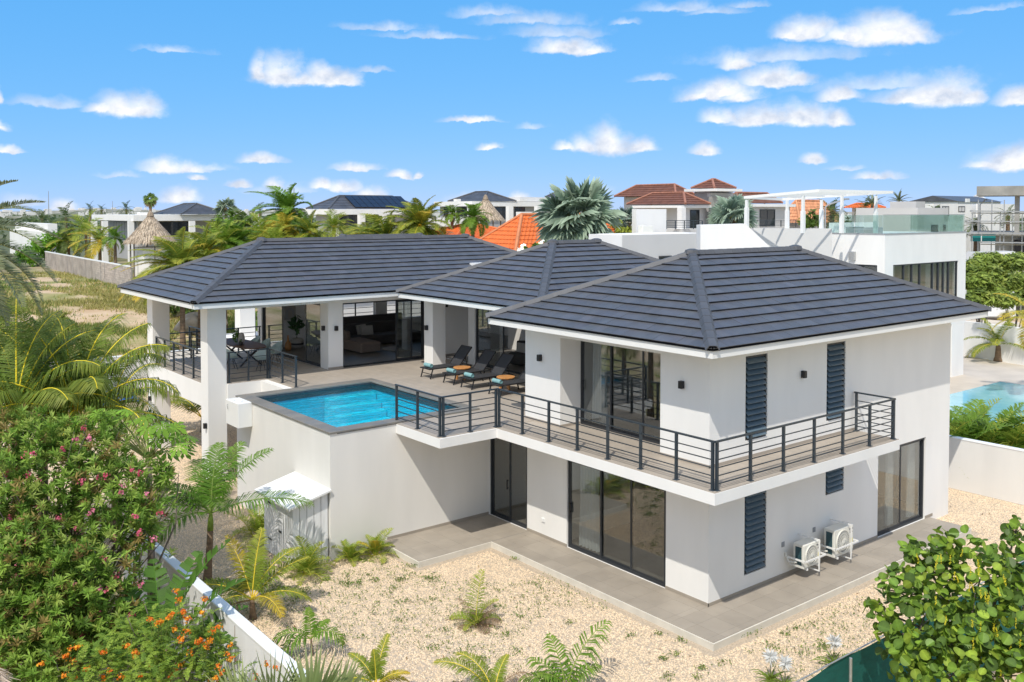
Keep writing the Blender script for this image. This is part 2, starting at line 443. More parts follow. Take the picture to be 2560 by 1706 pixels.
# ------------------------------------------------------------------ ground
G = -.16
F2 = 3.085
def sst(a, b, x):
    t = np.clip((x-a)/(b-a), 0, 1); return t*t*(3-2*t)
def gz(x, y):
    dx, dy = np.asarray(x, float)-CAM[0], np.asarray(y, float)-CAM[1]
    f = dx*sin(YAW)+dy*cos(YAW); l = dx*cos(YAW)-dy*sin(YAW); r = np.hypot(dx, dy)
    u = l/np.maximum(np.abs(f), 1)
    k = sst(.12, -.12, u)*(f > 0)
    h = -.24+2.42*sst(50, 86, r)*k
    h = h+13*sst(1500, 2600, r)*(.4+.6*np.sin(u*14+1.3)**2)*(f > 0)
    return h
def gz_(x, y): return float(gz(x, y))

rad = [0, 6, 12, 18, 24, 30, 36, 42, 46, 50, 54, 58, 62, 66, 70, 74, 78, 82, 86, 92, 100, 115, 135, 160, 200, 260, 340, 450, 600, 800, 1100, 1400, 1700, 2000, 2300, 2700, 3300, 4200, 6000]
na = 144
tv = [(CAM[0], CAM[1], gz_(CAM[0], CAM[1]))]
for r in rad[1:]:
    a = np.arange(na)*2*pi/na
    X = CAM[0]+r*np.sin(a); Y = CAM[1]+r*np.cos(a); Z = gz(X, Y)
    tv += list(zip(X, Y, Z))
tf = [(0, 1+(k+1) % na, 1+k) for k in range(na)]
for i in range(len(rad)-2):
    b = 1+i*na
    tf += [(b+k, b+(k+1) % na, b+na+(k+1) % na, b+na+k) for k in range(na)]
tm = mat('dry_terrain', (.30, .25, .13), .95, scale=.07, col2=(.52, .40, .25), coords='Object', detail=9, bump=.8, bscale=2.5)
def _terrain_mat():
    t = tm.node_tree; b = t.nodes['Principled BSDF']
    tcn = t.nodes.new('ShaderNodeTexCoord')
    def nz(sc, det=6):
        n = t.nodes.new('ShaderNodeTexNoise'); n.inputs['Scale'].default_value = sc; n.inputs['Detail'].default_value = det; n.inputs['Roughness'].default_value = .65
        t.links.new(tcn.outputs['Object'], n.inputs['Vector']); return n.outputs['Fac']
    def rmp(f, a, c):
        m = t.nodes.new('ShaderNodeMapRange'); m.inputs[1].default_value = a; m.inputs[2].default_value = c; t.links.new(f, m.inputs[0]); return m.outputs[0]
    def mx(f, a, c):
        m = t.nodes.new('ShaderNodeMix'); m.data_type = 'RGBA'; t.links.new(f, m.inputs[0])
        for i, v in ((6, a), (7, c)):
            if isinstance(v, tuple): m.inputs[i].default_value = (*v, 1)
            else: t.links.new(v, m.inputs[i])
        return m.outputs[2]
    sand = mx(rmp(nz(.5), .35, .65), (.50, .34, .20), (.62, .47, .31))
    grass = mx(rmp(nz(.35), .35, .65), (.17, .19, .04), (.36, .31, .12))
    near = mx(rmp(nz(.11), .44, .54), grass, sand)
    far = mx(rmp(nz(.012, 8), .38, .56), (.055, .085, .028), (.15, .15, .07))
    dist = t.nodes.new('ShaderNodeVectorMath'); dist.operation = 'DISTANCE'; t.links.new(tcn.outputs['Object'], dist.inputs[0]); dist.inputs[1].default_value = tuple(CAM)
    town = mx(rmp(nz(.02, 8), .50, .60), (.20, .19, .14), (.62, .56, .47))
    col = mx(rmp(dist.outputs['Value'], 105, 140), near, far)
    col = mx(rmp(dist.outputs['Value'], 1500, 2300), col, town)
    t.links.new(col, b.inputs['Base Color'])
_terrain_mat()
mb = MB(); mb.v = tv; mb.f = tf
terrain = mb.build('terrain', tm, smooth=True, kind='structure')

gy = MB().prism([(-9.62, -5.0), (13.5, -5.0), (13.5, 36), (-9.62, 36)], G-.05, G).build('gravel_yard', M_bed, kind='structure')

# loose gravel: every stone is an instanced little rock
gm = MB()
for x0, y0, x1, y1 in [(-9.5, -4.9, -1.5, 6.05), (-9.5, 6.05, -3.75, 8.0), (-9.5, 8.0, -5.15, 16.3), (-1.5, -4.9, 13.4, -1.4), (9.95, -1.4, 13.4, 5), (-9.5, 16.3, -1.2, 35.5)]:
    gm.add([(x0,y0,G+.004),(x1,y0,G+.004),(x1,y1,G+.004),(x0,y1,G+.004)], [(0,1,2,3)])
gravel = gm.build('gravel', M_bed, kind='stuff')
def gn_scatter(obj, dens, rmin, rmax, material, seed=1):
    ng = bpy.data.node_groups.new('scatter_stones', 'GeometryNodeTree')
    ng.interface.new_socket('Geometry', in_out='INPUT', socket_type='NodeSocketGeometry')
    ng.interface.new_socket('Geometry', in_out='OUTPUT', socket_type='NodeSocketGeometry')
    n = ng.nodes; l = ng.links
    gi = n.new('NodeGroupInput'); go = n.new('NodeGroupOutput')
    dp = n.new('GeometryNodeDistributePointsOnFaces'); dp.inputs['Density'].default_value = dens; dp.inputs['Seed'].default_value = seed
    ico = n.new('GeometryNodeMeshIcoSphere'); ico.inputs['Radius'].default_value = 1; ico.inputs['Subdivisions'].default_value = 1
    sm = n.new('GeometryNodeSetMaterial'); sm.inputs['Material'].default_value = material
    ip = n.new('GeometryNodeInstanceOnPoints'); rs = n.new('FunctionNodeRandomValue'); rs.data_type = 'FLOAT_VECTOR'
    rs.inputs[0].default_value = (rmin, rmin, rmin*.6); rs.inputs[1].default_value = (rmax, rmax*.75, rmax*.7)
    rr = n.new('FunctionNodeRandomValue'); rr.data_type = 'FLOAT_VECTOR'; rr.inputs[0].default_value = (-.5, -.5, 0); rr.inputs[1].default_value = (.5, .5, 6.28)
    rr.inputs['Seed'].default_value = 5
    jg = n.new('GeometryNodeJoinGeometry')
    l.new(gi.outputs[0], dp.inputs['Mesh']); l.new(dp.outputs['Points'], ip.inputs['Points']); l.new(ico.outputs['Mesh'], sm.inputs['Geometry']); l.new(sm.outputs[0], ip.inputs['Instance'])
    l.new(rs.outputs[0], ip.inputs['Scale']); l.new(rr.outputs[0], ip.inputs['Rotation'])
    l.new(gi.outputs[0], jg.inputs[0]); l.new(ip.outputs[0], jg.inputs[0]); l.new(jg.outputs[0], go.inputs[0])
    md = obj.modifiers.new('scatter', 'NODES'); md.node_group = ng
gn_scatter(gravel, 950, .010, .028, M_stone)

M_kerb = mat('cream_kerb', (.66, .62, .54), .8, var=.08, scale=3)
# ground-floor patio: white kerbed slab, tiles with recessed joints
PT = [(-1.30, -1.21), (9.72, -1.21), (9.72, 0), (0, 0), (0, 8.05), (-3.585, 8.05), (-3.585, 6.22), (-1.30, 6.22)]
patio = MB().prism(PT, G-.1, -.014).build('patio', M_kerb, kind='structure')
TW = .585
def in_poly(x, y, P):
    c = False; j = len(P)-1
    for i in range(len(P)):
        if (P[i][1] > y) != (P[j][1] > y) and x < (P[j][0]-P[i][0])*(y-P[i][1])/(P[j][1]-P[i][1])+P[i][0]: c = not c
        j = i
    return c
def floor_tiles(rects, z0, z1, m, parent, ox=0, oy=0, j=.004, name='floor_tile'):
    for x0, y0, x1, y1 in rects:
        i0 = math.floor((x0-ox)/TW); i1 = math.ceil((x1-ox)/TW); j0 = math.floor((y0-oy)/TW); j1 = math.ceil((y1-oy)/TW)
        for i in range(i0, i1):
            for k in range(j0, j1):
                a, b = max(x0, ox+i*TW), min(x1, ox+(i+1)*TW); c, d = max(y0, oy+k*TW), min(y1, oy+(k+1)*TW)
                if b-a < .05 or d-c < .05: continue
                MB().box(a+j/2, c+j/2, z0, b-j/2, d-j/2, z1).build(name, m, parent)
floor_tiles([(-1.265, -1.175, 9.70, 0), (-1.265, 0, 0, 6.22), (-3.55, 6.255, 0, 8.05)], -.014, 0, M_ptile, patio, ox=-.30, oy=-.42)
MB().prism([(-1.262, -1.172), (9.69, -1.172), (9.69, 0), (0, 0), (0, 8.05), (-3.54, 8.05), (-3.54, 6.258), (-1.262, 6.258)], -.0142, -.006).build('grout', M_grout, patio)

# ------------------------------------------------------------------ the villa
villa = thing('white_villa', 'large two storey white villa with slate grey hip roofs, raised pool and wraparound balcony', 'house', (0, 0, G))
def vp(mb, name, m, parent=None, **k): return mb.build(name, m, parent or villa, **k)
ZT = 5.70
# --- lower storey
lo = MB()
lo.wall('y', 0, .2, 0, 8.05, G, 2.823, [(1.26, 4.69, -.01, 2.36), (6.31, 8.04, -.01, 2.36)])
lo.wall('x', 0.0, .2, .2, 10.84, G, 2.823, [(1.26, 2.075, .385, 2.36), (4.505, 5.315, 1.615, 2.36), (6.96, 9.48, -.01, 2.34)])
lo.wall('y', 10.64, 10.84, .2, 15.0, G, 2.823)
vp(lo, 'lower_wall', M_white)
bs = MB()
for a, b in [(0, 1.26), (4.69, 6.31)]: bs.box(-.012, a-.012, 0, 0, b, .075)
bs.box(-.012, -.012, 0, 6.96, 0, .075); bs.box(9.48, -.012, 0, 9.90, 0, .075)
bs.box(-3.4, 8.038, 0, -.012, 8.05, .075)
vp(bs, 'skirting', M_ptile, kind='stuff')
ins = MB().box(.21, .21, -.02, 10.6, 8, -.005)
vp(ins, 'lower_room_floor', M_ifloor)
iw = MB(); iw.wall('y', 5.2, 5.3, .21, 8, 0, 2.8); iw.wall('x', 5.0, 5.1, .21, 5.2, 0, 2.8); iw.wall('x', 4.2, 4.3, 5.4, 10.6, 0, 2.8); iw.box(.21, .21, 2.79, 10.6, 15, 2.82)
vp(iw, 'lower_room_wall', M_warm)

# --- balcony and terrace slab
SL = [(-1.32, -1.23), (5.80, -1.23), (5.80, 0), (10.84, 0), (10.84, 22.7), (-5.05, 22.7), (-5.05, 16.42), (-3.07, 16.42), (-3.07, 14.1), (-3.11, 8.05), (-3.11, 5.96), (-1.32, 5.96)]
vp(MB().prism([(-1.32, -1.23), (5.80, -1.23), (5.80, -.002), (-.002, -.002), (-.002, 8.048), (-3.11, 8.048), (-3.11, 5.96), (-1.32, 5.96)], 2.823, 3.066), 'balcony_slab', M_white)
vp(MB().prism([(.0, .0), (10.84, 0), (10.84, 22.7), (-5.03, 22.7), (-5.03, 16.5), (-3.09, 16.5), (-3.09, 14.1), (0, 14.1)], 2.823, 3.066), 'terrace_slab', M_white)
terr = vp(MB().prism([(-.2, 8.0), (-.2, 14), (0, 14), (0, 8)], 3.05, 3.066), 'terrace', M_grout)
floor_tiles([(-1.31, -1.22, 5.79, .0), (-1.31, 0, 0, 5.97), (-3.10, 5.97, 0, 8.07), (0, 1.45, .72, 4.95),
    (-.37, 8.07, 4.15, 14.12), (0, 6.39, 4.15, 8.07), (-3.06, 14.12, 4.15, 16.41), (-4.43, 16.41, -.58, 17.1), (-5.04, 17.1, -.58, 22.68), (-.58, 16.41, 3.55, 16.8)], 3.066, F2, M_ftile, terr, ox=-.3, oy=-.42)
# deep edge beams of the porch end
be = MB()
be.box(-5.05, 17.11, 2.31, -4.75, 22.04, 3.05)
be.box(-4.438, 16.40, 2.31, -3.065, 16.66, 3.0655)
be.box(-3.29, 14.1, 2.31, -3.065, 16.40, 3.05)
vp(be, 'edge_beam', M_white)

# --- pool body and basin
pw = MB()
pw.box(-5.06, 8.05, G, -4.86, 14.12, 3.085); pw.box(-4.86, 8.05, G, -.002, 8.25, 3.06)
pw.box(-4.86, 13.92, G, -3.1, 14.12, 3.085); pw.box(-4.86, 8.25, 1.2, -.4, 13.92, 1.4); pw.box(-3.1, 13.92, G, 0, 14.098, 3.05)
vp(pw, 'pool_wall', M_warm)
pool = vp(MB().box(-4.86, 8.25, 1.4, -.4, 13.92, 1.62), 'pool_basin', M_pool)
pb = MB(); pb.box(-4.86, 8.25, 1.62, -4.70, 13.92, 3.0); pb.box(-4.70, 8.25, 1.62, -.4, 8.42, 3.0); pb.box(-4.70, 13.72, 1.62, -.4, 13.92, 2.86); pb.box(-.58, 8.42, 1.62, -.4, 13.72, 2.86)
vp(pb, 'basin_wall', M_pool, pool)
mo_ = MB(); mo_.box(-4.70, 13.70, 2.86, -.4, 13.92, 3.085); mo_.box(-.60, 8.42, 2.86, -.4, 13.70, 3.085)
vp(mo_, 'mosaic_band', M_mosaic, pool)
for k in range(5):
    vp(MB().cbox(-2.35, 13.695-.33*(k+1), 1.62, -.603, 13.695-.33*k-.006, 2.78-.22*k, .03), 'pool_step', M_step, pool)
wat = MB()
nx, ny = 48, 56
X = np.linspace(-4.69, -.603, nx); Y = np.linspace(8.43, 13.697, ny)
for y in Y:
    for x in X: wat.v.append((x, y, 3.03+.004*sin(5*x+3*y)*sin(7*y-2*x)))
for j in range(ny-1):
    for i in range(nx-1): wat.f.append((j*nx+i, j*nx+i+1, (j+1)*nx+i+1, (j+1)*nx+i))
vp(wat, 'water', M_water, pool, smooth=True)
def coping(x0, y0, x1, y1, alongx):
    L_ = (x1-x0) if alongx else (y1-y0); n = max(1, round(L_/.6))
    for i in range(n):
        a, b = i/n, (i+1)/n
        if alongx: MB().cbox(x0+a*L_+.002, y0, 3.086, x0+b*L_-.002, y1, 3.135, .008).build('coping_stone', M_cope, pool)
        else: MB().cbox(x0, y0+a*L_+.002, 3.086, x1, y0+b*L_-.002, 3.135, .008).build('coping_stone', M_cope, pool)
coping(-5.09, 8.02, -.34, 8.45, True); coping(-5.09, 8.452, -4.66, 13.69, False); coping(-5.09, 13.692, -.34, 14.15, True); coping(-.62, 8.452, -.34, 13.69, False)
vp(MB().box(-3.38, 8.06, 3.05, -.34, 8.44, 3.084).box(-.6, 8.44, 3.05, -.37, 13.7, 3.084), 'coping_bed', M_grout, pool)
# overflow box on the pool's side
ob_ = vp(MB().cbox(-5.50, 12.93, 2.40, -5.062, 13.86, 3.12, .012), 'overflow_box', M_trim)
vp(MB().tube([(-5.34+.11*cos(a), 13.32+.16*sin(a), 3.13) for a in np.linspace(0, 2*pi, 15)], .012, 6), 'hose_ring', M_trim, ob_)
vp(MB().tube([(-5.51, 13.68, 3.0), (-5.54, 13.66, 2.98), (-5.54, 13.62, 2.86)], .01, 5), 'box_hook', M_galv, ob_)

# --- upper storey walls
up = MB()
up.wall('x', 0, .2, .0, 10.84, 3.067, ZT, [(1.26, 2.075, 3.495, 5.44), (4.505, 5.33, 3.49, 5.44)])
up.wall('y', 0, .2, .2, 1.45, 3.067, ZT)
up.wall('x', 1.452, 1.47, .2, .9, 3.067, ZT)
up.box(0.0, 1.45, 5.45, .9, 4.95, ZT)
up.box(.0, 4.95, 3.067, .9, 6.39, ZT)
up.wall('x', 6.19, 6.39, .9, 4.3, 3.067, ZT)
up.wall('y', 10.64, 10.84, .2, 22.7, 3.067, ZT)
up.wall('y', 4.12, 4.32, 6.39, 14.76, 3.067, ZT, [(7.0, 14.36, 3.06, 5.45)])
up.wall('x', 16.8, 17.0, -.57, 10.6, 3.067, ZT, [(.01, 3.545, 3.06, 5.43), (5.6, 8.2, 3.06, 5.43)])
up.box(-.57, 17.0, 3.067, .0, 17.38, ZT)
up.wall('y', -.57, -.37, 17.38, 23.0, 3.067, ZT, [(17.42, 22.6, 3.06, 5.43)])
up.wall('x', 22.9, 23.1, -.37, 10.6, 3.067, ZT, [(3.0, 4.9, 3.9, 5.43), (5.5, 9.5, 3.9, 5.43)])
vp(up, 'upper_wall', M_white)
def pillar(x0, y0, x1, y1, z0, z1): vp(MB().cbox(x0, y0, z0, x1, y1, z1, .006), 'pillar', M_white)
pillar(-5.07, 16.48, -4.44, 17.10, G, ZT-.001); pillar(-5.07, 22.05, -4.44, 22.67, G, ZT-.001)
pillar(2.41, 14.57, 2.97, 15.13, 3.086, ZT-.001); pillar(.2, 26.7, .9, 27.3, G, ZT-.001)
sb = MB(); sb.box(-4.98, 17.1, 5.50, -4.70, 22.05, ZT); sb.box(-4.44, 16.56, 5.50, -.57, 16.84, ZT); sb.box(2.55, 15.13, 5.5, 2.8, 16.8, ZT); sb.box(-4.44, 22.3, 5.5, -.57, 22.55, ZT)
vp(sb, 'porch_beam', M_white)
sk = MB()
sk.box(-.012, -.012, F2, 1.2, 0, F2+.07); sk.box(-.012, -.012, F2, 0, 1.45, F2+.07); sk.box(1.2, -.012, F2, 5.79, 0, F2+.07)
sk.box(-.012, 4.938, F2, 0, 6.402, F2+.07); sk.box(0, 4.938, F2, .7, 4.95, F2+.07); sk.box(-.582, 16.788, F2, .01, 16.8, F2+.07); sk.box(3.545, 16.788, F2, 5.4, 16.8, F2+.07)
vp(sk, 'upper_skirting', M_ftile)
fl = MB(); fl.box(.9, .2, 3.07, 10.64, 6.19, 3.08); fl.box(.72, 1.47, 3.07, .9, 4.95, 3.08); fl.box(4.32, 6.39, 3.07, 10.64, 16.8, 3.083); fl.box(-.37, 17, 3.07, 10.6, 22.9, 3.083)
vp(fl, 'upper_room_floor', M_ifloor)
iu = MB(); iu.wall('y', 7.6, 7.7, 6.4, 16.8, 3.09, 5.69); iu.wall('y', 4.6, 4.7, .2, 6.19, 3.09, 5.69); iu.wall('y', 10.0, 10.1, 17, 22.9, 3.09, 5.69)
vp(iu, 'upper_room_wall', M_warm)

# --- roofs
def clip(poly, a, b, c):
    out = []
    for i in range(len(poly)):
        p, q = poly[i], poly[(i+1) % len(poly)]
        dp, dq = a*p[0]+b*p[1]-c, a*q[0]+b*q[1]-c
        if dp >= 0: out.append(p)
        if dp*dq < 0:
            t = dp/(dp-dq); out.append((p[0]+t*(q[0]-p[0]), p[1]+t*(q[1]-p[1])))
    return out
def face_tiles(E0, E1, R0, R1, nc=12, tw=.33):
    """flat interlocking tiles in courses, cut at the hips; yields (prism verts, faces, distance)"""
    E0, E1, R0, R1 = [np.array(p, float) for p in (E0, E1, R0, R1)]
    U = E1-E0; l = np.linalg.norm(U); U /= l
    Vv = (R0-E0)-U*((R0-E0)@U); h = np.linalg.norm(Vv); Vv /= h; Nn = np.cross(U, Vv)
    r0, r1 = (R0-E0)@U, (R1-E0)@U
    g = h/nc; out = []
    for k in range(nc):
        v0, v1 = k*g, min(h, (k+1)*g+.05)
        sh = (k % 2)*tw*.5
        for i in range(-1, int(l/tw)+2):
            u0 = i*tw+sh-tw/2; P = [(u0+.0015, v0), (u0+tw-.0015, v0), (u0+tw-.0015, v1), (u0+.0015, v1)]
            P = clip(P, h, -r0, 0)
            if len(P) >= 3: P = clip(P, -h, -(l-r1), -l*h)
            if len(P) < 3: continue
            ar = abs(sum(P[j][0]*P[(j+1) % len(P)][1]-P[(j+1) % len(P)][0]*P[j][1] for j in range(len(P))))/2
            if ar < .004: continue
            top, bot = [], []; jz = RNG.normal(0, .0016); tone = np.clip(RNG.normal(1, .055), .8, 1.2); tint = np.array((1+RNG.normal(0, .015), 1, 1+RNG.normal(0, .02)))*tone
            for u, v in P:
                hh = .058-.048*(v-v0)/(g+.05)+jz
                top.append(E0+U*u+Vv*v+Nn*hh); bot.append(E0+U*u+Vv*v+Nn*(hh-.016))
            n = len(P)
            Fc = [tuple(range(n)), tuple(range(2*n-1, n-1, -1))]+[(n+j, n+(j+1) % n, (j+1) % n, j) for j in range(n)]
            c = sum(top)/n
            out.append((top+bot, Fc, np.linalg.norm(c-CAM), [tuple(tint)]*(2*n)))
    return out
cap_me = None
def cap_mesh():
    mb = MB(); L_ = .42
    sec0 = [(-.155, -.05), (-.078, .062), (.078, .062), (.155, -.05)]; sec1 = [(-.151, -.053), (-.075, .056), (.075, .056), (.151, -.053)]
    V = [(0, y, z) for y, z in sec0]+[(L_, y, z) for y, z in sec1]+[(0, y*.88, z-.014) for y, z in sec0]+[(L_, y*.88, z-.014) for y, z in sec1]
    Fc = [(0,1,5,4),(1,2,6,5),(2,3,7,6),(8,12,13,9),(9,13,14,10),(10,14,15,11),(0,8,9,1),(1,9,10,2),(2,10,11,3),(4,5,13,12),(5,6,14,13),(6,7,15,14)]
    return mb.add(V, Fc).mesh('ridge_cap', M_cap)
cap_me = cap_mesh()
def caps(P, Q, parent):
    P, Q = np.array(P, float), np.array(Q, float); d = Q-P; l = np.linalg.norm(d); d /= l
    n = max(1, round(l/.385)); y = np.cross((0, 0, 1), d); y /= np.linalg.norm(y); z = np.cross(d, y)
    for i in range(n):
        o = P+d*(i*l/n)
        M = Matrix(((d[0]*l/n/.385, y[0], z[0], o[0]), (d[1]*l/n/.385, y[1], z[1], o[1]), (d[2]*l/n/.385, y[2], z[2], o[2]), (0, 0, 0, 1)))
        off = WL[parent.name]
        inst('ridge_cap', cap_me, parent, Matrix.Translation((-off[0], -off[1], -off[2])) @ M)
tile_pool = []
def hip_roof(x0, y0, x1, y1, ze, s, single=False):
    w = (y1-y0)/2; zr = ze+s*w; ym = (y0+y1)/2
    A, B, C_, D = (x0, y0, ze), (x1, y0, ze), (x1, y1, ze), (x0, y1, ze); R0, R1 = (x0+w, ym, zr), (x1-w, ym, zr)
    mb = MB(); e = .012
    mb.add([(p[0], p[1], p[2]-e) for p in (A, B, C_, D, R0, R1)], [(0,1,5,4), (1,2,5), (2,3,4,5), (3,0,4)])
    roof = vp(mb, 'roof', M_under)
    vp(MB().box(x0+.06, y0+.06, ZT, x1-.06, y1-.06, ZT+.03), 'soffit', M_white, roof)
    fa = MB(); q = .035; z0, z1 = ZT-.005, ze-.02
    fa.box(x0+q, y0+q, z0, x1-q, y0+q+.03, z1); fa.box(x0+q, y1-q-.03, z0, x1-q, y1-q, z1)
    fa.box(x0+q, y0+q+.03, z0, x0+q+.03, y1-q-.03, z1); fa.box(x1-q-.03, y0+q+.03, z0, x1-q, y1-q-.03, z1)
    vp(fa, 'fascia', M_trim, roof)
    faces = [(A, B, R0, R1), (D, A, R0, R0), (B, C_, R1, R1), (C_, D, R1, R0)]
    T = []
    for fa_ in faces: T += face_tiles(*fa_)
    if single:
        T.sort(key=lambda t: t[2])
        for V, Fc, _, Cc in T[:300]:
            MB().add(V, Fc, Cc).build('roof_tile', M_tile, roof)
        T = T[300:]
    mb = MB()
    for V, Fc, _, Cc in T: mb.add(V, Fc, Cc)
    vp(mb, 'roof_tile', M_tile, roof, kind='stuff')
    dz = np.array((0, 0, .05))
    for p, r in ((A, R0), (B, R1), (C_, R1), (D, R0)): caps(np.array(p)+dz, np.array(r)+dz, roof)
    caps(np.array(R0)+dz, np.array(R1)+dz, roof)
    kn = MB()
    for r in (R0, R1): kn.lathe([(.22, -.02), (.18, .085), (.07, .12)], (r[0], r[1], r[2]+.03), 8)
    vp(kn, 'ridge_junction', M_cap, roof)
    return roof
hip_roof(-.915, -.825, 11.46, 6.948, 5.873, .4476, single=True)
hip_roof(1.232, 7.25, 11.16, 15.095, 5.873, .4476)
hip_roof(-5.875, 15.46, 11.27, 23.358, 5.873, .4476)
# smaller roof of the far wing
c0 = at(840, 594, 48); hip_roof(c0[0]-3, c0[1]-3.4, c0[0]+8.5, c0[1]+3.4, 5.9, .4476)
vp(MB().box(c0[0]-2.3, c0[1]-2.7, G, c0[0]+7.8, c0[1]+2.7, ZT), 'far_wing_wall', M_white)
pr = MB()
for px, py, D in ((1203, 661, 37.5), (1563, 688, 32.0)):
    p = at(px, py, D); pr.box(p[0]-.45, p[1]-.2, 5.8, p[0]+.35, p[1]+.2, p[2]+.06)
vp(pr, 'parapet', M_trim)

# --- windows, doors, louvres
def sliding(name, axis, t, a0, a1, z0, z1, panes, depth=.07, handle=None, outer=.055):
    """framed glass leaves standing in the plane t (axis: the direction it runs)"""
    def bx(mb, a, b, c, d, t0, t1):
        if axis == 'y': mb.box(t0, a, c, t1, b, d)
        else: mb.box(a, t0, c, b, t1, d)
    fr = MB(); o = outer
    bx(fr, a0, a0+o, z0, z1, t, t+depth); bx(fr, a1-o, a1, z0, z1, t, t+depth); bx(fr, a0+o, a1-o, z1-o, z1, t, t+depth); bx(fr, a0+o, a1-o, z0, z0+o, t, t+depth)
    root = vp(fr, name, M_frame)
    for i, (p, q) in enumerate(panes):
        lf = MB(); w = .05; tt = t+.012+(i % 2)*.03; zz0, zz1 = z0+o+.002, z1-o-.002
        bx(lf, p, p+w, zz0, zz1, tt, tt+.028); bx(lf, q-w, q, zz0, zz1, tt, tt+.028); bx(lf, p+w, q-w, zz0, zz0+w, tt, tt+.028); bx(lf, p+w, q-w, zz1-w, zz1, tt, tt+.028)
        vp(lf, 'leaf_frame', M_frame, root)
        gl = MB(); bx(gl, p+w, q-w, zz0+w, zz1-w, tt+.010, tt+.016)
        vp(gl, 'pane', M_glass, root)
    if handle:
        a, z = handle; hd = MB(); bx(hd, a-.015, a+.015, z-.14, z+.14, t-.045, t-.02); bx(hd, a-.01, a+.01, z+.09, z+.12, t-.02, t+.012); bx(hd, a-.01, a+.01, z-.12, z-.09, t-.02, t+.012)
        vp(hd, 'handle', M_black, root)
    return root
sliding('sliding_door', 'y', .05, 1.265, 4.685, 0.0, 2.355, [(1.32, 2.46), (2.40, 3.52), (3.46, 4.63)], handle=(4.60, 1.05))
sliding('double_door', 'y', .05, 6.315, 8.035, 0.0, 2.355, [(6.37, 7.16), (7.165, 7.98)], handle=(7.22, 1.05))
sliding('sliding_door', 'x', .05, 6.965, 9.475, 0.0, 2.335, [(7.02, 8.26), (8.19, 9.42)])
sliding('sliding_door', 'y', .72, 1.475, 4.945, 3.085, 5.45, [(1.53, 2.72), (2.66, 3.86), (3.80, 4.89)], handle=(4.84, 4.15))
sliding('sliding_door', 'x', 16.86, .015, 3.54, 3.085, 5.43, [(2.28, 3.0), (2.36, 3.49)])
sliding('sliding_door', 'y', -.53, 17.42, 22.58, 3.085, 5.43, [(17.48, 18.74), (20.8, 22.5)])
sliding('sliding_door', 'y', 4.18, 7.0, 14.35, 3.085, 5.44, [(12.72, 14.3), (9.0, 10.5), (7.1, 9.0)])
fr = MB()
for a, b in ((3.0, 4.9), (5.5, 9.5)):
    for x in np.arange(a, b+.01, .95): fr.box(x-.025, 22.98, 3.9, x+.025, 23.03, 5.43)
    for z in np.arange(4.05, 5.4, .22): fr.box(a, 22.985, z-.012, b, 23.01, z+.012)
vp(fr, 'window_bars', M_metal)
M_slat = mat('blue_grey_slat', (.105, .155, .195), .35, var=.1, scale=10)
def louvre(x0, x1, z0, z1, n):
    fr = MB(); fr.box(x0, .03, z0, x0+.05, .17, z1); fr.box(x1-.05, .03, z0, x1, .17, z1); fr.box(x0+.05, .03, z1-.05, x1-.05, .17, z1); fr.box(x0+.05, .03, z0, x1-.05, .17, z0+.04)
    root = vp(fr, 'louvre_window', M_frame)
    vp(MB().box(x0+.05, .15, z0+.04, x1-.05, .165, z1-.05), 'backing', M_under, root)
    p = (z1-z0-.09)/n
    for i in range(n):
        z = z0+.04+p*(i+.5)
        vp(MB().obox(((x0+x1)/2, .03, z), (1, 0, 0), (0, .80, .60), (0, -.60, .80), (x1-x0)/2-.052, .082, .010), 'slat', M_slat, root)
louvre(1.262, 2.073, 3.497, 5.438, 14); louvre(4.507, 5.328, 3.492, 5.438, 14); louvre(1.262, 2.073, .387, 2.358, 14); louvre(4.507, 5.313, 1.617, 2.358, 5)

# --- curtains
def curtain(axis, t, a0, a1, z0, z1, folds=6, amp=.05):
    mb = MB(); n = folds*8
    for j, z in enumerate((z0, z0+.6*(z1-z0), z1)):
        k = (1.12, .95, 1)[j]
        for i in range(n+1):
            a = (a0+a1)/2+((a0+(a1-a0)*i/n)-(a0+a1)/2)*k; w = t+amp*sin(i*2*pi/8)*(1 if j < 2 else .7)
            mb.v.append((w, a, z) if axis == 'y' else (a, w, z))
    for j in range(2):
        for i in range(n): mb.f.append((j*(n+1)+i, j*(n+1)+i+1, (j+1)*(n+1)+i+1, (j+1)*(n+1)+i))
    vp(mb, 'curtain', M_cur, smooth=True)
curtain('y', .32, 3.82, 4.50, .03, 2.36, 6); curtain('x', .32, 7.95, 8.25, .03, 2.33, 4); curtain('x', .32, 9.1, 9.42, .03, 2.33, 4)
curtain('y', 1.0, 4.25, 4.75, 3.1, 5.45, 5)
# --- wall lamps
def wlamp(c, axis):
    x, y, z = c; mb = MB()
    if axis == 'x': mb.cbox(x-.11, y-.055, z-.085, x-.004, y+.055, z+.085, .008)
    else: mb.cbox(x-.055, y-.11, z-.085, x+.055, y-.004, z+.085, .008)
    o = vp(mb, 'wall_lamp', M_black)
for c, a in (((0, 5.733, 4.83), 'x'), ((0, .771, 4.836), 'x'), ((3.45, 0, 4.80), 'y'), ((-.57, 17.09, 4.55), 'x'), ((-.28, 16.8, 4.55), 'y'), ((2.41, 14.9, 4.55), 'x'),
             ((4.5, 16.8, 5.1), 'y'), ((-5.07, 16.62, 1.75), 'x'), ((-5.07, 22.3, 1.75), 'x')): wlamp(c, a)
vp(MB().cbox(-.03, 5.55, .42, -.001, 5.68, .52, .006), 'wall_socket', M_trim)

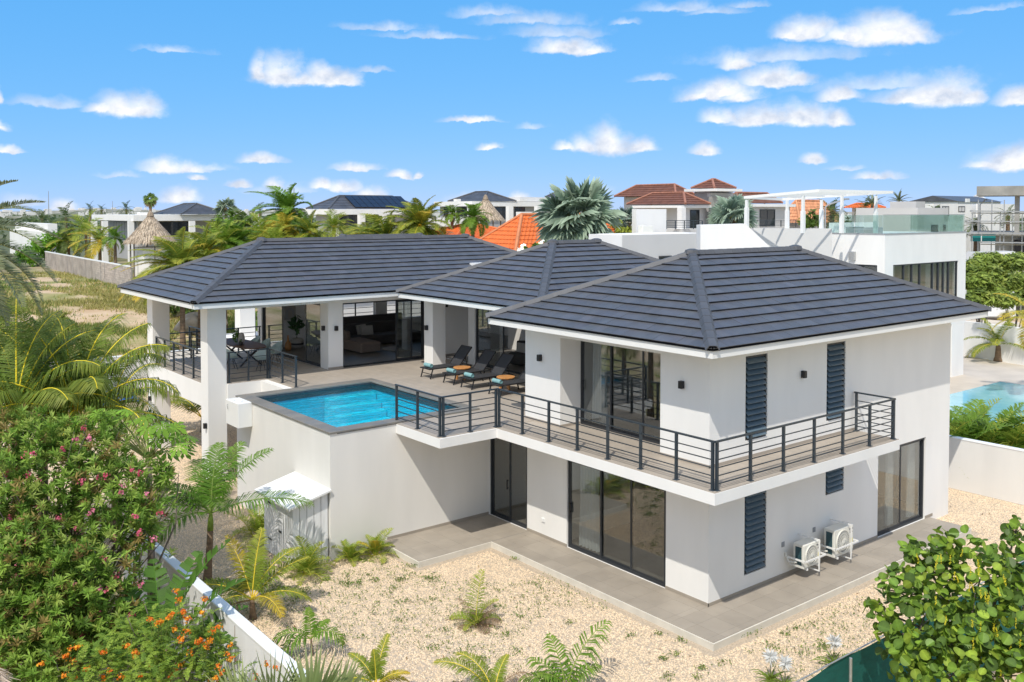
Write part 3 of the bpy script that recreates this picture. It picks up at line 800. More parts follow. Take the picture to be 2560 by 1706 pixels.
# --- railings
def railing(pts, nper, h=1.0, zb=F2, first=True, last=True):
    rt = vp(MB().bar((pts[0][0], pts[0][1], zb+h), (pts[1][0], pts[1][1], zb+h), .05, .035), 'railing', M_metal)
    for s, (p, q) in enumerate(zip(pts, pts[1:])):
        if s: vp(MB().bar((p[0], p[1], zb+h), (q[0], q[1], zb+h), .05, .035), 'top_rail', M_metal, rt)
        d = np.array(q, float)-np.array(p, float); l = np.linalg.norm(d); d /= l
        for k in range(5):
            z = zb+.13+k*.165
            vp(MB().bar((p[0]+d[0]*.03, p[1]+d[1]*.03, z), (q[0]-d[0]*.03, q[1]-d[1]*.03, z), .02), 'rail', M_metal, rt)
        n = nper[s]
        for i in range(n+1):
            e0 = .06 if i == 0 else (-.06 if i == n else 0)
            c = np.array(p)+d*(l*i/n+e0)
            mb = MB(); sx, sy = (.024, .03) if abs(d[0]) > abs(d[1]) else (.03, .024)
            mb.box(c[0]-sx, c[1]-sy, zb+.012, c[0]+sx, c[1]+sy, zb+h-.018); mb.cbox(c[0]-.06, c[1]-.06, zb, c[0]+.06, c[1]+.06, zb+.014, .006)
            vp(mb, 'post', M_metal, rt)
    return rt
railing([(-3.0, 8.25), (-3.0, 6.06), (-1.21, 6.06), (-1.21, -1.14), (5.72, -1.14), (5.72, -.03)], [2, 2, 7, 6, 1])
railing([(-4.40, 16.52), (-2.95, 16.52), (-2.95, 14.38)], [2, 2])
railing([(-4.96, 22.03), (-4.96, 17.12)], [5])
railing([(-4.42, 22.55), (-.62, 22.55)], [4]); railing([(-2.9, 24.4), (-2.9, 22.6)], [2]); railing([(.95, 28.4), (.95, 26.8)], [2])
vp(MB().box(-.2, 23.1, 2.6, 2.6, 28.6, 3.08), 'rear_terrace', M_white)
# ------------------------------------------------------------------ things on the terrace
def make_lounger():
    t = thing('sun_lounger', '', 'sun lounger', (0, 0, 0), 'black sun loungers in a row by the pool')
    WL[t.name] = (0, 0, 0)
    w = .30
    f = MB()
    for y in (-w, w): f.bar((0, y, .33), (1.22, y, .33), .035, .03); 
    for x in (0, 1.22): f.bar((x, -w, .33), (x, w, .33), .03, .035)
    f.build('frame', M_black, t)
    for x, dx in ((.12, -.10), (1.12, .10)):
        for y in (-w+.01, w-.01): MB().bar((x, y, .32), (x+dx, y, 0), .03, .035, (0, 1, 0)).build('leg', M_black, t)
    MB().bar((.06, -w, .16), (.06, w, .16), .02).build('stretcher', M_black, t)
    MB().box(.02, -w+.025, .337, 1.2, w-.025, .35).build('seat_sling', M_sling, t)
    b0, b1 = np.array((1.22, 0, .34)), np.array((1.74, 0, .93)); u = (b1-b0)/np.linalg.norm(b1-b0)
    bf = MB()
    for y in (-w, w): bf.bar(b0+(0, y, 0), b1+(0, y, 0), .035, .03)
    bf.bar(b1+(0, -w, 0), b1+(0, w, 0), .03, .035)
    br = bf.build('backrest', M_black, t)
    nn = np.cross(u, (0, 1, 0)); MB().obox((b0+b1)/2, u, (0, 1, 0), nn, .385, w-.025, .007).build('back_sling', M_sling, br)
    for y in (-.18, .18): MB().bar(b0+u*.45+(0, y, 0), (1.62, y, .33), .018).build('support', M_black, br)
    bs_ = MB()
    for y in (-w, w): bs_.bar((1.22, y, .33), (1.72, y, .30), .03)
    bs_.bar((1.72, -w, .30), (1.72, w, .30), .03).build('rear_frame', M_black, t)
    for y in (-w, w): MB().bar((1.68, y, .30), (1.74, y, 0), .03).build('rear_leg', M_black, t)
    return t
lg = make_lounger()
LB = ['black mesh sun lounger farthest from the camera, beside the white pillar', 'black mesh sun lounger just in front of the farther teak table',
      'black mesh sun lounger just behind the nearer teak table', 'black mesh sun lounger nearest the camera, half hidden behind the white wall']
LP = [(1.20, 13.22), (1.20, 11.86), (1.18, 10.83), (1.22, 9.40)]
for i, (x, y) in enumerate(LP):
    o = lg if i == 0 else copy_thing(lg, (0, 0, 0))
    o.location = (x, y, F2); o['label'] = LB[i]
    mb = MB(); V = []; n = 12; pts = []
    for k in range(30):
        a = k*2*pi/n*1.0; r = .075-.0016*k; pts.append((r*cos(a), r*sin(a)))
    c = (x+.13, y, F2+.352+.075)
    m = len(pts); Vv = [(c[0]+p[0], c[1]-.2, c[2]+p[1]) for p in pts]+[(c[0]+p[0], c[1]+.2, c[2]+p[1]) for p in pts]
    mb.add(Vv, [(k, k+1, m+k+1, m+k) for k in range(m-1)]); mb.lathe([(.0, -.19), (.066, -.19), (.066, .19), (.0, .19)], (0, 0, 0), 12)
    for q in range(len(mb.v)-48, len(mb.v)):
        vx, vy, vz = mb.v[q]; mb.v[q] = (c[0]+vx, c[1]+vz, c[2]+vy)
    mb.build('rolled_towel', M_towel, None, loc=(c[0], c[1], F2+.352), cat='towel', group='rolled teal towels on the loungers',
        label='rolled teal towel lying on the foot end of the '+['farthest', 'second farthest', 'third farthest', 'nearest'][i]+' lounger', smooth=False)
for i, (x, y, lb) in enumerate(((2.06, 12.27, 'round orange teak side table between the two farther loungers'), (2.10, 9.93, 'round orange teak side table between the two nearer loungers'))):
    t = thing('side_table', lb, 'side table', (x, y, F2), 'round teak side tables by the loungers')
    MB().lathe([(.27, .375), (.295, .385), (.295, .415), (.28, .42)], (x, y, F2), 28).build('tabletop', M_wood, t)
    for k in range(3):
        a = k*2*pi/3+.5; MB().bar((x+.12*cos(a), y+.12*sin(a), F2+.38), (x+.18*cos(a), y+.18*sin(a), F2), .06).build('leg', M_wood, t)
# dining table and chairs on the porch
tb = thing('dining_table', 'long oval dark walnut dining table on crossed black legs on the porch', 'table', (-2.45, 20.1, F2))
pl_ = [(-2.45+.56*np.sign(cos(a))*abs(cos(a))**.7, 20.1+1.6*np.sign(sin(a))*abs(sin(a))**.8) for a in np.linspace(0, 2*pi, 41)[:-1]]
MB().prism(pl_, F2+.72, F2+.755).build('tabletop', M_walnut, tb)
for y in (19.2, 21.0):
    MB().bar((-2.85, y, F2+.72), (-2.05, y, F2+.02), .08, .05).build('crossed_leg', M_black, tb); MB().bar((-2.05, y+.06, F2+.72), (-2.85, y+.06, F2+.02), .08, .05).build('crossed_leg', M_black, tb)
def make_chair():
    t = thing('dining_chair', '', 'chair', (0, 0, 0), 'pale green shell chairs round the dining table'); WL[t.name] = (0, 0, 0)
    mb = MB(); nu, nv = 13, 9
    for j in range(nv):
        v = j/(nv-1)
        for i in range(nu):
            a = -pi*.62+pi*1.24*i/(nu-1); r = .10+.17*min(1, v*1.6)
            hgt = .44+(.40*max(0, (v-.3)/.7)**1.3)*(.45+.55*max(0, cos(a)))
            mb.v.append((-r*cos(a)*1.02, r*1.08*sin(a), hgt))
    for j in range(nv-1):
        for i in range(nu-1): k = j*nu+i; mb.f.append((k, k+1, k+nu+1, k+nu))
    sh = mb.build('shell_seat', M_shell, t, smooth=True)
    MB().lathe([(.20, .43), (.23, .44), (.23, .455), (.2, .46)], (.02, 0, 0), 16).build('seat_pad', M_shell, t)
    for a in (.7, 2.4, 3.9, 5.5): MB().tube([(.08*cos(a), .08*sin(a), .43), (.25*cos(a), .25*sin(a), 0)], [.016, .011], 6).build('leg', M_black, t)
    return t
ch = make_chair()
for i, (x, y, rz, lb) in enumerate(((-3.30, 18.95, 0, 'pale green shell chair at the camera side of the dining table, near the white column'), (-2.55, 17.98, pi/2, 'pale green shell chair at the near head of the dining table, behind the railing'),
        (-1.62, 21.0, pi, 'pale green shell chair on the far side of the table, farthest from the glass doors'), (-1.6, 20.1, pi, 'pale green shell chair in the middle of the far side of the dining table'), (-1.6, 19.05, pi, 'pale green shell chair on the far side of the table, next to the glass doors'))):
    o = ch if i == 0 else copy_thing(ch, (0, 0, 0))
    o.location = (x, y, F2); o.rotation_euler = (0, 0, rz); o['label'] = lb
def leafblob(mb, c, r, n, size, cols, rng, flat=.6):
    for _ in range(n):
        d = rng.normal(size=3); d /= np.linalg.norm(d); p = np.array(c)+d*np.array(r)*rng.uniform(.55, 1.0)
        u = rng.normal(size=3); u /= np.linalg.norm(u); w = np.cross(u, d+.3*rng.normal(size=3)); w /= np.linalg.norm(w)+1e-6
        s = size*rng.uniform(.6, 1.3); col = np.array(cols[rng.integers(len(cols))])*rng.uniform(.75, 1.25)
        mb.add([p-u*s, p+w*s*.42, p+u*s, p-w*s*.42], [(0, 1, 2, 3)], [col]*4)
vz_ = thing('vase', 'tall beige jar of trailing green stems standing on the dining table', 'vase', (-2.55, 19.85, F2+.755))
MB().lathe([(.06, 0), (.11, .06), (.13, .22), (.09, .38), (.06, .42)], (-2.55, 19.85, F2+.755), 16).build('jar', M_linen, vz_, smooth=True)
mb = MB(); leafblob(mb, (-2.72, 19.95, F2+1.06), (.13, .13, .28), 220, .05, [(.05, .11, .02), (.08, .15, .03)], RNG); mb.build('stems', M_leaf, vz_, kind='stuff')
vz2 = thing('small_pot', 'small dark pot beside the tall jar on the dining table', 'pot', (-2.72, 19.5, F2+.755))
MB().lathe([(.05, 0), (.075, .05), (.075, .12), (.06, .14)], (-2.72, 19.5, F2+.755), 14).build('pot_body', M_dark, vz2); mb = MB(); leafblob(mb, (-2.72, 19.5, F2+.93), (.07, .07, .06), 40, .03, [(.05, .10, .03)], RNG); mb.build('sprigs', M_leaf, vz2)
# living room
sf = thing('corner_sofa', 'large brown and charcoal corner sofa in the dark living room', 'sofa', (2.2, 19.2, F2))
MB().cbox(2.12, 19.25, F2+.05, 3.05, 21.0, F2+.43, .06).build('chaise', M_sofa, sf); MB().cbox(2.12, 20.5, F2+.43, 2.36, 21.3, F2+.78, .06).build('armrest', M_sofa, sf)
MB().cbox(2.12, 21.0, F2+.05, 6.2, 22.0, F2+.42, .06).build('seat', M_sofad, sf); MB().cbox(2.12, 22.0, F2+.05, 6.2, 22.35, F2+.85, .06).build('backrest', M_sofad, sf)
MB().cbox(2.3, 22.36, F2+.05, 6.0, 22.6, F2+1.12, .04).build('rear_backrest', M_sofad, sf)
for c, r_, lb in (((3.55, 21.75, F2+.62), .25, 'square linen cushion leaning against the sofa back'), ((3.66, 21.5, F2+.60), -.2, 'square linen cushion lying in front of the other cushion')):
    MB().obox(c, (cos(r_), sin(r_), 0), (-sin(r_)*.3, cos(r_)*.3, 1), (0, -1, .3), .25, .2, .06).build('cushion', M_linen, None, loc=c, cat='cushion', label=lb, group='linen cushions on the sofa')
ct = thing('coffee_table', 'round low table with a pale rim in the dark living room', 'table', (3.95, 19.5, F2))
MB().lathe([(.62, .012), (.64, .03), (.64, .035)], (3.95, 19.5, F2), 32).build('base_disc', M_linen, ct); MB().lathe([(.02, .03), (.02, .33)], (3.95, 19.5, F2), 8).build('stem', M_black, ct); MB().lathe([(.2, .33), (.2, .35)], (3.95, 19.5, F2), 20).build('tabletop', M_dark, ct)
ac_ = thing('armchair', 'dark rounded armchair with a cushion behind the glass of the lounge', 'armchair', (5.5, 13.3, F2))
MB().lathe([(.42, .05), (.50, .12), (.50, .40), (.44, .45)], (5.5, 13.3, F2), 20).build('seat', M_sofad, ac_, smooth=True)
mb = MB()
for j, z in enumerate((.42, .6, .78, .84)):
    for i in range(13):
        a = -1.3+2.6*i/12; r = (.46, .50, .48, .44)[j]; mb.v.append((5.5+r*cos(a), 13.3+r*sin(a), F2+z))
for j in range(3):
    for i in range(12): mb.f.append((j*13+i, j*13+i+1, (j+1)*13+i+1, (j+1)*13+i))
mb.build('backrest', M_sofad, ac_, smooth=True); MB().obox((5.55, 13.3, F2+.62), (0, 1, 0), (.2, 0, 1), (1, 0, -.2), .28, .17, .07).build('back_cushion', M_linen, ac_)
ip = thing('potted_plant', 'broad leaved plant in a banded basket pot against the white wall indoors', 'plant', (.95, 22.55, F2))
MB().lathe([(.2, 0), (.27, .1), (.27, .3), (.22, .38)], (.95, 22.55, F2), 18).build('basket', M_linen, ip); MB().lathe([(.276, .12), (.276, .2)], (.95, 22.55, F2), 18).build('basket_band', M_dark, ip)
MB().tube([(.95, 22.55, F2+.35), (.93, 22.55, F2+1.0)], .015).build('stem', M_trunkg, ip)
mb = MB(); leafblob(mb, (.95, 22.5, F2+.95), (.3, .25, .38), 46, .17, [(.035, .075, .03), (.05, .10, .035)], RNG); mb.build('leaves', M_leaf, ip)
jg = thing('tall_bottle', 'beige narrow necked bottle on the floor by the glass door', 'bottle', (.3, 22.0, F2)); MB().lathe([(.1, 0), (.14, .1), (.12, .28), (.04, .4), (.03, .62)], (.3, 22.0, F2), 14).build('bottle_body', M_wood, jg, smooth=True)
pa = thing('framed_print', 'framed print of grey and beige arches on the white wall indoors', 'picture', (.8, 22.88, F2+1.45))
MB().box(.55, 22.86, F2+1.15, 1.05, 22.885, F2+1.75).build('board', M_linen, pa)
for k, (r0, m_) in enumerate(((.19, M_grey2), (.09, M_linen))):
    P_ = [(.80-r0, F2+1.2+.002*k), (.80+r0, F2+1.2+.002*k)]+[(.80+r0*cos(a), F2+1.45+r0*sin(a)) for a in np.linspace(0, pi, 13)]
    mb = MB(); n = len(P_); mb.v = [(x, 22.858-.003*k, z) for x, z in P_]+[(x, 22.862-.003*k, z) for x, z in P_]; mb.f = [tuple(range(n)), tuple(range(2*n-1, n-1, -1))]+[(i, (i+1) % n, n+(i+1) % n, n+i) for i in range(n)]
    mb.build('arch', m_, pa)
# ------------------------------------------------------------------ air conditioners on the wall
def aircon(x0, x1, z0, z1, label, name_txt='Panasonic'):
    y0, y1 = -.47, -.17
    t = thing('air_conditioner', label, 'air conditioner', (x0, y1, z0), 'outdoor air conditioner units on the white wall')
    MB().cbox(x0, y0, z0, x1, y1, z1, .02).build('casing', M_acw, t)
    MB().box(x0-.006, y0+.06, z0+.06, x0-.001, y1-.07, z1-.07).build('coil', M_coil, t)
    for k in range(12):
        z = z0+.08+(z1-z0-.17)*k/11; MB().box(x0-.011, y0+.06, z, x0-.006, y1-.07, z+.006).build('coil_fin', M_coil, t)
    cx, cz, r = x0+(x1-x0)*.42, (z0+z1)/2, (z1-z0)*.40
    def ring(r0, r1, ya, yb):
        mb = MB(); n = 28
        for i in range(n):
            a = 2*pi*i/n
            for rr, yy in ((r0, ya), (r1, ya), (r1, yb), (r0, yb)): mb.v.append((cx+rr*cos(a), yy, cz+rr*sin(a)))
        for i in range(n):
            for k in range(4): mb.f.append((i*4+k, i*4+(k+1) % 4, ((i+1) % n)*4+(k+1) % 4, ((i+1) % n)*4+k))
        return mb
    ring(0.001, r, y0-.012, y0-.004).build('fan_well', M_fan, t); ring(r, r+.02, y0-.03, y0-.001).build('fan_ring', M_acw, t)
    g = MB()
    for k in range(30):
        a = 2*pi*k/30; a2 = a+.35; g.bar((cx+.05*cos(a), y0-.025, cz+.05*sin(a)), (cx+r*cos(a2), y0-.025, cz+r*sin(a2)), .006)
    for rr in (.5, .75): 
        q = ring(r*rr-.004, r*rr+.004, y0-.03, y0-.022); g.add(q.v, q.f)
    g.build('fan_grille', M_acw, t); ring(.001, .055, y0-.035, y0-.018).build('fan_hub', M_acw, t)
    MB().box(x1-.15, y0-.004, cz-.10, x1-.05, y0-.001, cz+.0).build('energy_label', M_yel, t)
    for txt, sz, dz in ((name_txt, .045, -.11), ('INVERTER', .03, -.19)):
        cu = bpy.data.curves.new('lettering', 'FONT'); cu.body = txt; cu.size = sz; cu.align_x = 'CENTER'; cu.extrude = .001
        ob = bpy.data.objects.new('lettering_curve', cu); COL.objects.link(ob)
        me = bpy.data.meshes.new_from_object(ob.evaluated_get(bpy.context.evaluated_depsgraph_get())); bpy.data.objects.remove(ob)
        me.materials.clear(); me.materials.append(M_ink)
        inst('lettering', me, t, Matrix.Translation((x1-.11-x0, y0-.003-y1, z1+dz-z0)) @ Matrix.Rotation(pi/2, 4, 'X'))
    cg = MB(); yb = y0-.09; zb = z0+(z1-z0)*.36; xv = x0+(x1-x0)*.66
    cg.bar((x0-.07, -.001, zb), (x0-.07, yb, zb), .02, .04); cg.bar((x0-.08, yb, zb), (x1+.08, yb, zb), .02, .04); cg.bar((x1+.07, yb, zb), (x1+.07, -.001, zb), .02, .04)
    cg.bar((xv, -.001, z1+.06), (xv, yb-.022, z1+.06), .028, .022); cg.bar((xv, yb-.022, z1+.075), (xv, yb-.022, z0-.13), .028, .02); cg.bar((xv, yb-.022, z0-.12), (xv, -.001, z0-.12), .028, .022)
    cg.build('security_bracket', M_trim, t)
    for x in (x0+.12, x1-.12): MB().bar((x, -.001, z0-.03), (x, y0-.03, z0-.03), .04, .05).build('support_arm', M_trim, t)
    MB().tube([(x0-.02, -.3, z0+.12), (x0-.09, -.12, z0+.1), (x0-.09, -.02, z0+.3)], .025).build('pipe', M_acw, t)
    MB().box(x0-.22, -.012, z1-.12, x0-.11, -.001, z1).build('isolator_switch', M_fan, t)
aircon(2.90, 3.60, .28, .84, 'smaller ivory air conditioner unit in a white bracket, nearer the house corner')
aircon(4.18, 5.02, .25, .92, 'larger ivory air conditioner unit in a white bracket, nearer the glass door')

# ------------------------------------------------------------------ shed, boundary walls, fence
sh = thing('pool_shed', 'small white timber shed with sloping white roof leaning on the pool wall', 'shed', (-5.6, 9, G))
zr = lambda x: 1.36+(x+6.2)*.24
mb = MB(); V = [(x, y, zr(x)+dz) for dz in (0, .05) for x, y in ((-6.22, 7.98), (-5.062, 7.98), (-5.062, 10.1), (-6.22, 10.1))]
mb.add(V, [(3,2,1,0), (4,5,6,7), (0,1,5,4), (1,2,6,5), (2,3,7,6), (3,0,4,7)]).build('shed_roof', M_trim, sh)
def plank(mb, axis, t, a0, a1):
    if axis == 'y':
        zt = zr(t)-.01; mb.box(t-.02, a0, G+.02, t, a1, zt)
    else:
        za, zb_ = zr(a0)-.01, zr(a1)-.01
        mb.add([(a0,t-.02,G),(a1,t-.02,G),(a1,t,G),(a0,t,G),(a0,t-.02,za),(a1,t-.02,zb_),(a1,t,zb_),(a0,t,za)], [(0,3,2,1),(4,5,6,7),(0,1,5,4),(1,2,6,5),(2,3,7,6),(3,0,4,7)])
for k in range(10): mb = MB(); plank(mb, 'y', -6.03, 8.17+k*.17+.003, 8.17+(k+1)*.17-.003); mb.build('plank', M_wshed, sh)
for k in range(5): mb = MB(); plank(mb, 'x', 8.16, -6.05+k*.195, -6.05+(k+1)*.195-.016); mb.build('plank', M_wshed, sh)
MB().box(-6.01, 8.18, G, -5.08, 9.86, 1.3).build('inner_frame', M_under, sh)
MB().box(-6.07, 8.80, .55, -6.052, 8.95, .60).build('door_latch', M_black, sh)
for z in (.2, 1.15): MB().box(-6.062, 9.40, z, -6.051, 9.60, z+.035).build('door_hinge', M_black, sh)

def pw_wall(name, label, x0, y0, x1, y1, zt, m=M_white):
    t = thing(name, label, 'wall', ((x0+x1)/2, (y0+y1)/2, G))
    MB().cbox(x0, y0, G-.3, x1, y1, zt-.04, .005).build('wall_body', m, t); MB().cbox(x0-.012, y0-.012, zt-.0395, x1+.012, y1+.012, zt, .012).build('coping', M_trim, t)
    return t
M_stain = mat('weathered_white_stucco', (.80, .80, .79), .85, scale=1.3, col2=(.70, .70, .70), stretch=(1, 2.2, .12), bump=.15, bscale=60, detail=7)
wl = pw_wall('garden_wall', 'low white garden wall with stained face beside the flowering shrubs', -9.86, -5.4, -9.67, 9.0, 1.6, M_stain)
mb = MB()
for y, w, z0, z1 in ((2.35, .035, .4, 1.52), (3.6, .02, 0.6, 1.5), (.5, .02, .5, 1.4)): mb.box(-9.862, y, z0, -9.861, y+w, z1)
mb.build('rust_streak', mat('rust_streak', (.42, .36, .31), .9, var=.2, scale=5), wl)
pw_wall('boundary_wall', 'cream boundary wall at the right end of the gravel yard', 13.5, -9, 13.7, 30, 1.5, M_warm)
pw_wall('rear_wall', 'white wall behind the open undercroft at the far left', -7.6, 33.6, 4, 33.8, 1.75, M_warm)
fg = thing('screen_fence', 'dark green shade cloth fence on steel posts by the round leaved tree', 'fence', (-2, -5.08, G))
mb = MB(); n = 90; m = 7
for j in range(m):
    for i in range(n+1):
        x = -9.6+i*(16)/n; z = G+.02+(1.815-.05*abs(sin((x+2.8)*pi/3.2))**.6)*j/(m-1)
        mb.v.append((x, -5.08+.03*sin(3*x+j*.7)*sin(j*.9+x), z+.0))
for j in range(m-1):
    for i in range(n): mb.f.append((j*(n+1)+i, j*(n+1)+i+1, (j+1)*(n+1)+i+1, (j+1)*(n+1)+i))
mb.build('shade_cloth', M_greenc, fg, smooth=True)
for x in (-9.2, -6.0, -2.78, .45, 3.7): MB().tube([(x, -5.15, G-.2), (x, -5.15, 1.66)], .025, 8).build('post', M_galv, fg)
MB().tube([(-9.6, -5.08, 1.68), (6.4, -5.08, 1.68)], .012, 6).build('top_wire', M_galv, fg)
# ------------------------------------------------------------------ vegetation helpers
WIND = np.array((-RT[0], -RT[1], -.12))
def nrm(a): return a/(np.linalg.norm(a, axis=-1, keepdims=True)+1e-9)
def frond(L_=2., b=0., a0=60., droop=80., n=36, ll=.45, lw=.03, vee=.25, fwd=.55, sag=.25, wind=.0, bare=.14, col=(.12, .15, .03), tip=(.25, .24, .06), rc=(.40, .34, .06), rng=RNG, rr=.012, m=12, twist=0.):
    h = cos(radians(b))*RT+sin(radians(b))*np.array((sin(YAW), cos(YAW), 0))
    s = np.linspace(0, 1, m+1); el_ = np.radians(a0-droop*s**1.35)
    T = np.cos(el_)[:, None]*h+np.sin(el_)[:, None]*np.array((0, 0, 1.))
    P = np.concatenate([[np.zeros(3)], np.cumsum((T[:-1]+T[1:])/2*L_/m, 0)])
    P = P+WIND*wind*L_*(s[:, None]**1.8)
    T = nrm(np.gradient(P, axis=0)); B0 = np.cross(h, (0, 0, 1.)); B = nrm(B0-T*(T@B0)[:, None]); Nn = np.cross(B, T)
    t = np.linspace(bare, .995, n); t = np.repeat(t, 2)+rng.normal(0, .25/n, 2*n); t = np.clip(t, bare*.9, 1); side = np.tile([-1., 1.], n)[:, None]
    ip = lambda A: np.stack([np.interp(t, s, A[:, k]) for k in range(3)], 1)
    p, tt, bb, nn = ip(P), nrm(ip(T)), nrm(ip(B)), nrm(ip(Nn))
    prof = np.clip(np.sin(np.pi*(.16+.80*t))**.75, .12, 1); l = (ll*prof*rng.uniform(.82, 1.12, 2*n))[:, None]
    ph = (fwd*(.45+.8*t)+rng.normal(0, .06, 2*n))[:, None]
    d = nrm(side*bb*np.cos(ph)+tt*np.sin(ph)+nn*(vee+rng.normal(0, .07, (2*n, 1))))
    mid = p+d*l*.5+np.array((0, 0, -.12))*sag*l; tp = p+d*l+np.array((0, 0, -1.))*sag*l+WIND*wind*l*.8
    w = nrm(np.cross(d, nn))*lw*.5
    V = np.stack([p-w*.45, p+w*.45, mid-w, mid+w, tp], 1).reshape(-1, 3)
    k = np.arange(2*n)*5
    F = [(a, a+1, a+3, a+2) for a in k]+[(a+2, a+3, a+4) for a in k]
    base = np.array(col)*(rng.uniform(.72, 1.28, (2*n, 1))); mixv = np.clip(t[:, None]**2*.6+rng.normal(0, .12, (2*n, 1)), 0, 1)
    c = base*(1-mixv)+np.array(tip)*mixv*rng.uniform(.8, 1.2, (2*n, 1))
    C5 = np.repeat(np.clip(c, 0, 1), 5, 0)
    mb = MB(); mb.add(V, F, C5)
    o = len(mb.v); rad_ = rr*L_**.5*(1-.8*s)+.002
    mb.tube(list(P), list(rad_), 4, False); mb.c += [tuple(rc)]*(len(mb.v)-o)
    return mb
def fan_leaf(R=.6, pet=.7, b=0., a0=40., tilt=0., nseg=26, span=290., col=(.10, .15, .05), tip=(.25, .26, .12), rng=RNG, fold=.10, drp=.15, split=.55, roll=0.):
    h = cos(radians(b))*RT+sin(radians(b))*np.array((sin(YAW), cos(YAW), 0)); e = radians(a0)
    T = h*cos(e)+np.array((0, 0, 1.))*sin(e); B = nrm(np.cross(h, (0, 0, 1.))); Nn = np.cross(B, T); hub = T*pet
    ra = radians(roll); B, Nn = B*cos(ra)+Nn*sin(ra), Nn*cos(ra)-B*sin(ra); e2 = radians(tilt); T2 = T*cos(e2)-Nn*sin(e2); N2 = np.cross(B, T2)
    mb = MB(); mb.tube([np.zeros(3), hub*.5, hub], [.018, .013, .010], 4, False); mb.c += [(.22, .24, .10)]*len(mb.v)
    for i in range(nseg):
        a = radians(-span/2+span*(i+.5)/nseg)+rng.normal(0, .03); da = radians(span/nseg)*.5
        def D(x): return T2*cos(x)+B*sin(x)
        r = R*(.72+.28*cos(a*.6))*rng.uniform(.9, 1.06); rm = r*split; z = fold*r
        p0 = hub; pl = hub+D(a-da)*rm+N2*(-z*.3); pr = hub+D(a+da)*rm+N2*(-z*.3); pc = hub+D(a)*rm+N2*z*.6
        tp = hub+D(a)*r+np.array((0, 0, -drp*r*rng.uniform(.4, 1.6)))
        c = np.array(col)*rng.uniform(.75, 1.3); ct = np.array(tip)*rng.uniform(.8, 1.2)
        mb.add([p0, pl, pc, pr, tp], [(0, 1, 2), (0, 2, 3), (1, 4, 2), (2, 4, 3)], [c, c, c*1.15, c, ct])
    return mb
STY = dict(
 coco=dict(col=(.12, .165, .022), tip=(.27, .25, .04), rc=(.55, .43, .04), n=64, ll=.27, lw=.038, sag=.30, vee=.22),
 yell=dict(col=(.24, .22, .025), tip=(.42, .27, .04), rc=(.55, .42, .05), n=48, ll=.27, lw=.040, sag=.25, vee=.22),
 near=dict(col=(.082, .128, .015), tip=(.21, .21, .04), rc=(.62, .50, .03), n=100, ll=.24, lw=.017, sag=.62, vee=.05),
 sparse=dict(col=(.075, .145, .015), tip=(.15, .20, .03), rc=(.18, .24, .04), n=19, ll=.42, lw=.075, sag=.55, vee=.15),
 royal=dict(col=(.065, .135, .015), tip=(.13, .19, .03), rc=(.14, .20, .04), n=62, ll=.33, lw=.032, sag=.42, vee=.30),
 green=dict(col=(.075, .145, .015), tip=(.14, .20, .03), rc=(.16, .22, .04), n=56, ll=.30, lw=.048, sag=.22, vee=.3),
 areca=dict(col=(.14, .20, .022), tip=(.29, .28, .05), rc=(.38, .35, .06), n=34, ll=.32, lw=.034, sag=.18, vee=.45),
 date=dict(col=(.095, .12, .06), tip=(.20, .20, .11), rc=(.26, .25, .10), n=90, ll=.15, lw=.026, sag=.10, vee=.45),
 dark=dict(col=(.055, .085, .022), tip=(.10, .12, .035), rc=(.14, .14, .05), n=40, ll=.26, lw=.045, sag=.2, vee=.25),
 brown=dict(col=(.15, .10, .06), tip=(.20, .14, .09), rc=(.2, .13, .07), n=30, ll=.26, lw=.028, sag=.5, vee=.0))
def add_fronds(root, crown, specs, Ls, style, wind=0., name='frond', dens=1., width=1.):
    for sp in specs:
        st = dict(STY[sp.get('style', style)]); b, a0, dr = sp['b'], sp['a'], sp['d']; L_ = Ls*sp.get('l', 1)
        n = max(8, int(st.pop('n')*dens)); ll = st.pop('ll')*L_; lw = st.pop('lw')*max(.5, Ls/2.2)*width/ max(dens, .35)**.5
        mb = frond(L_, b, a0, dr, n=n, ll=ll, lw=lw, wind=sp.get('w', wind), **st)
        mb.v = [(x+crown[0], y+crown[1], z+crown[2]) for x, y, z in mb.v]
        mb.build(name, M_leaf, root)
def auto(n, hi=78, lo=-15, d0=60, d1=95, rng=RNG, style=None, mixs=()):
    out = []
    for i in range(n):
        f = i/(n-1 if n > 1 else 1); s = dict(b=(i*137.5+rng.uniform(-15, 15)) % 360, a=hi+(lo-hi)*f**.8+rng.uniform(-6, 6), d=d0+(d1-d0)*f+rng.uniform(-10, 10), l=rng.uniform(.82, 1.08))
        if mixs and rng.random() < mixs[1]*(f+.2): s['style'] = mixs[0]
        out.append(s)
    return out
def palm(name, label, base, crown, specs, L_, style, wind=0., r=.10, group=None, dens=1., width=1., trunk_m=None, shaft=0.):
    base, crown = np.array(base, float), np.array(crown, float)
    t = thing(name, label, 'palm', tuple(base), group)
    if np.linalg.norm(crown-base) > .12:
        n = 8; pts = []; rs = []
        for i in range(n+1):
            f = i/n; p = base+(crown-base)*f; p[:2] += (crown-base)[:2]*(.25*sin(pi*f))*.5; pts.append(p); rs.append(r*(1.35-.5*f) if f < .15 else r*(1.15-.35*f))
        if shaft > 0:
            MB().tube(pts[:-2], rs[:-2], 8).build('trunk', trunk_m or M_trunk, t, smooth=True)
            q = MB().tube(pts[-3:], [rs[-3]*1.05, rs[-2]*1.0, rs[-1]*.6], 8); q.c = [(.16, .22, .04)]*len(q.v); q.build('crownshaft', M_leaf, t, smooth=True)
        else: MB().tube(pts, rs, 8).build('trunk', trunk_m or M_trunk, t, smooth=True)
    add_fronds(t, crown, specs, L_, style, wind, dens=dens, width=width)
    return t
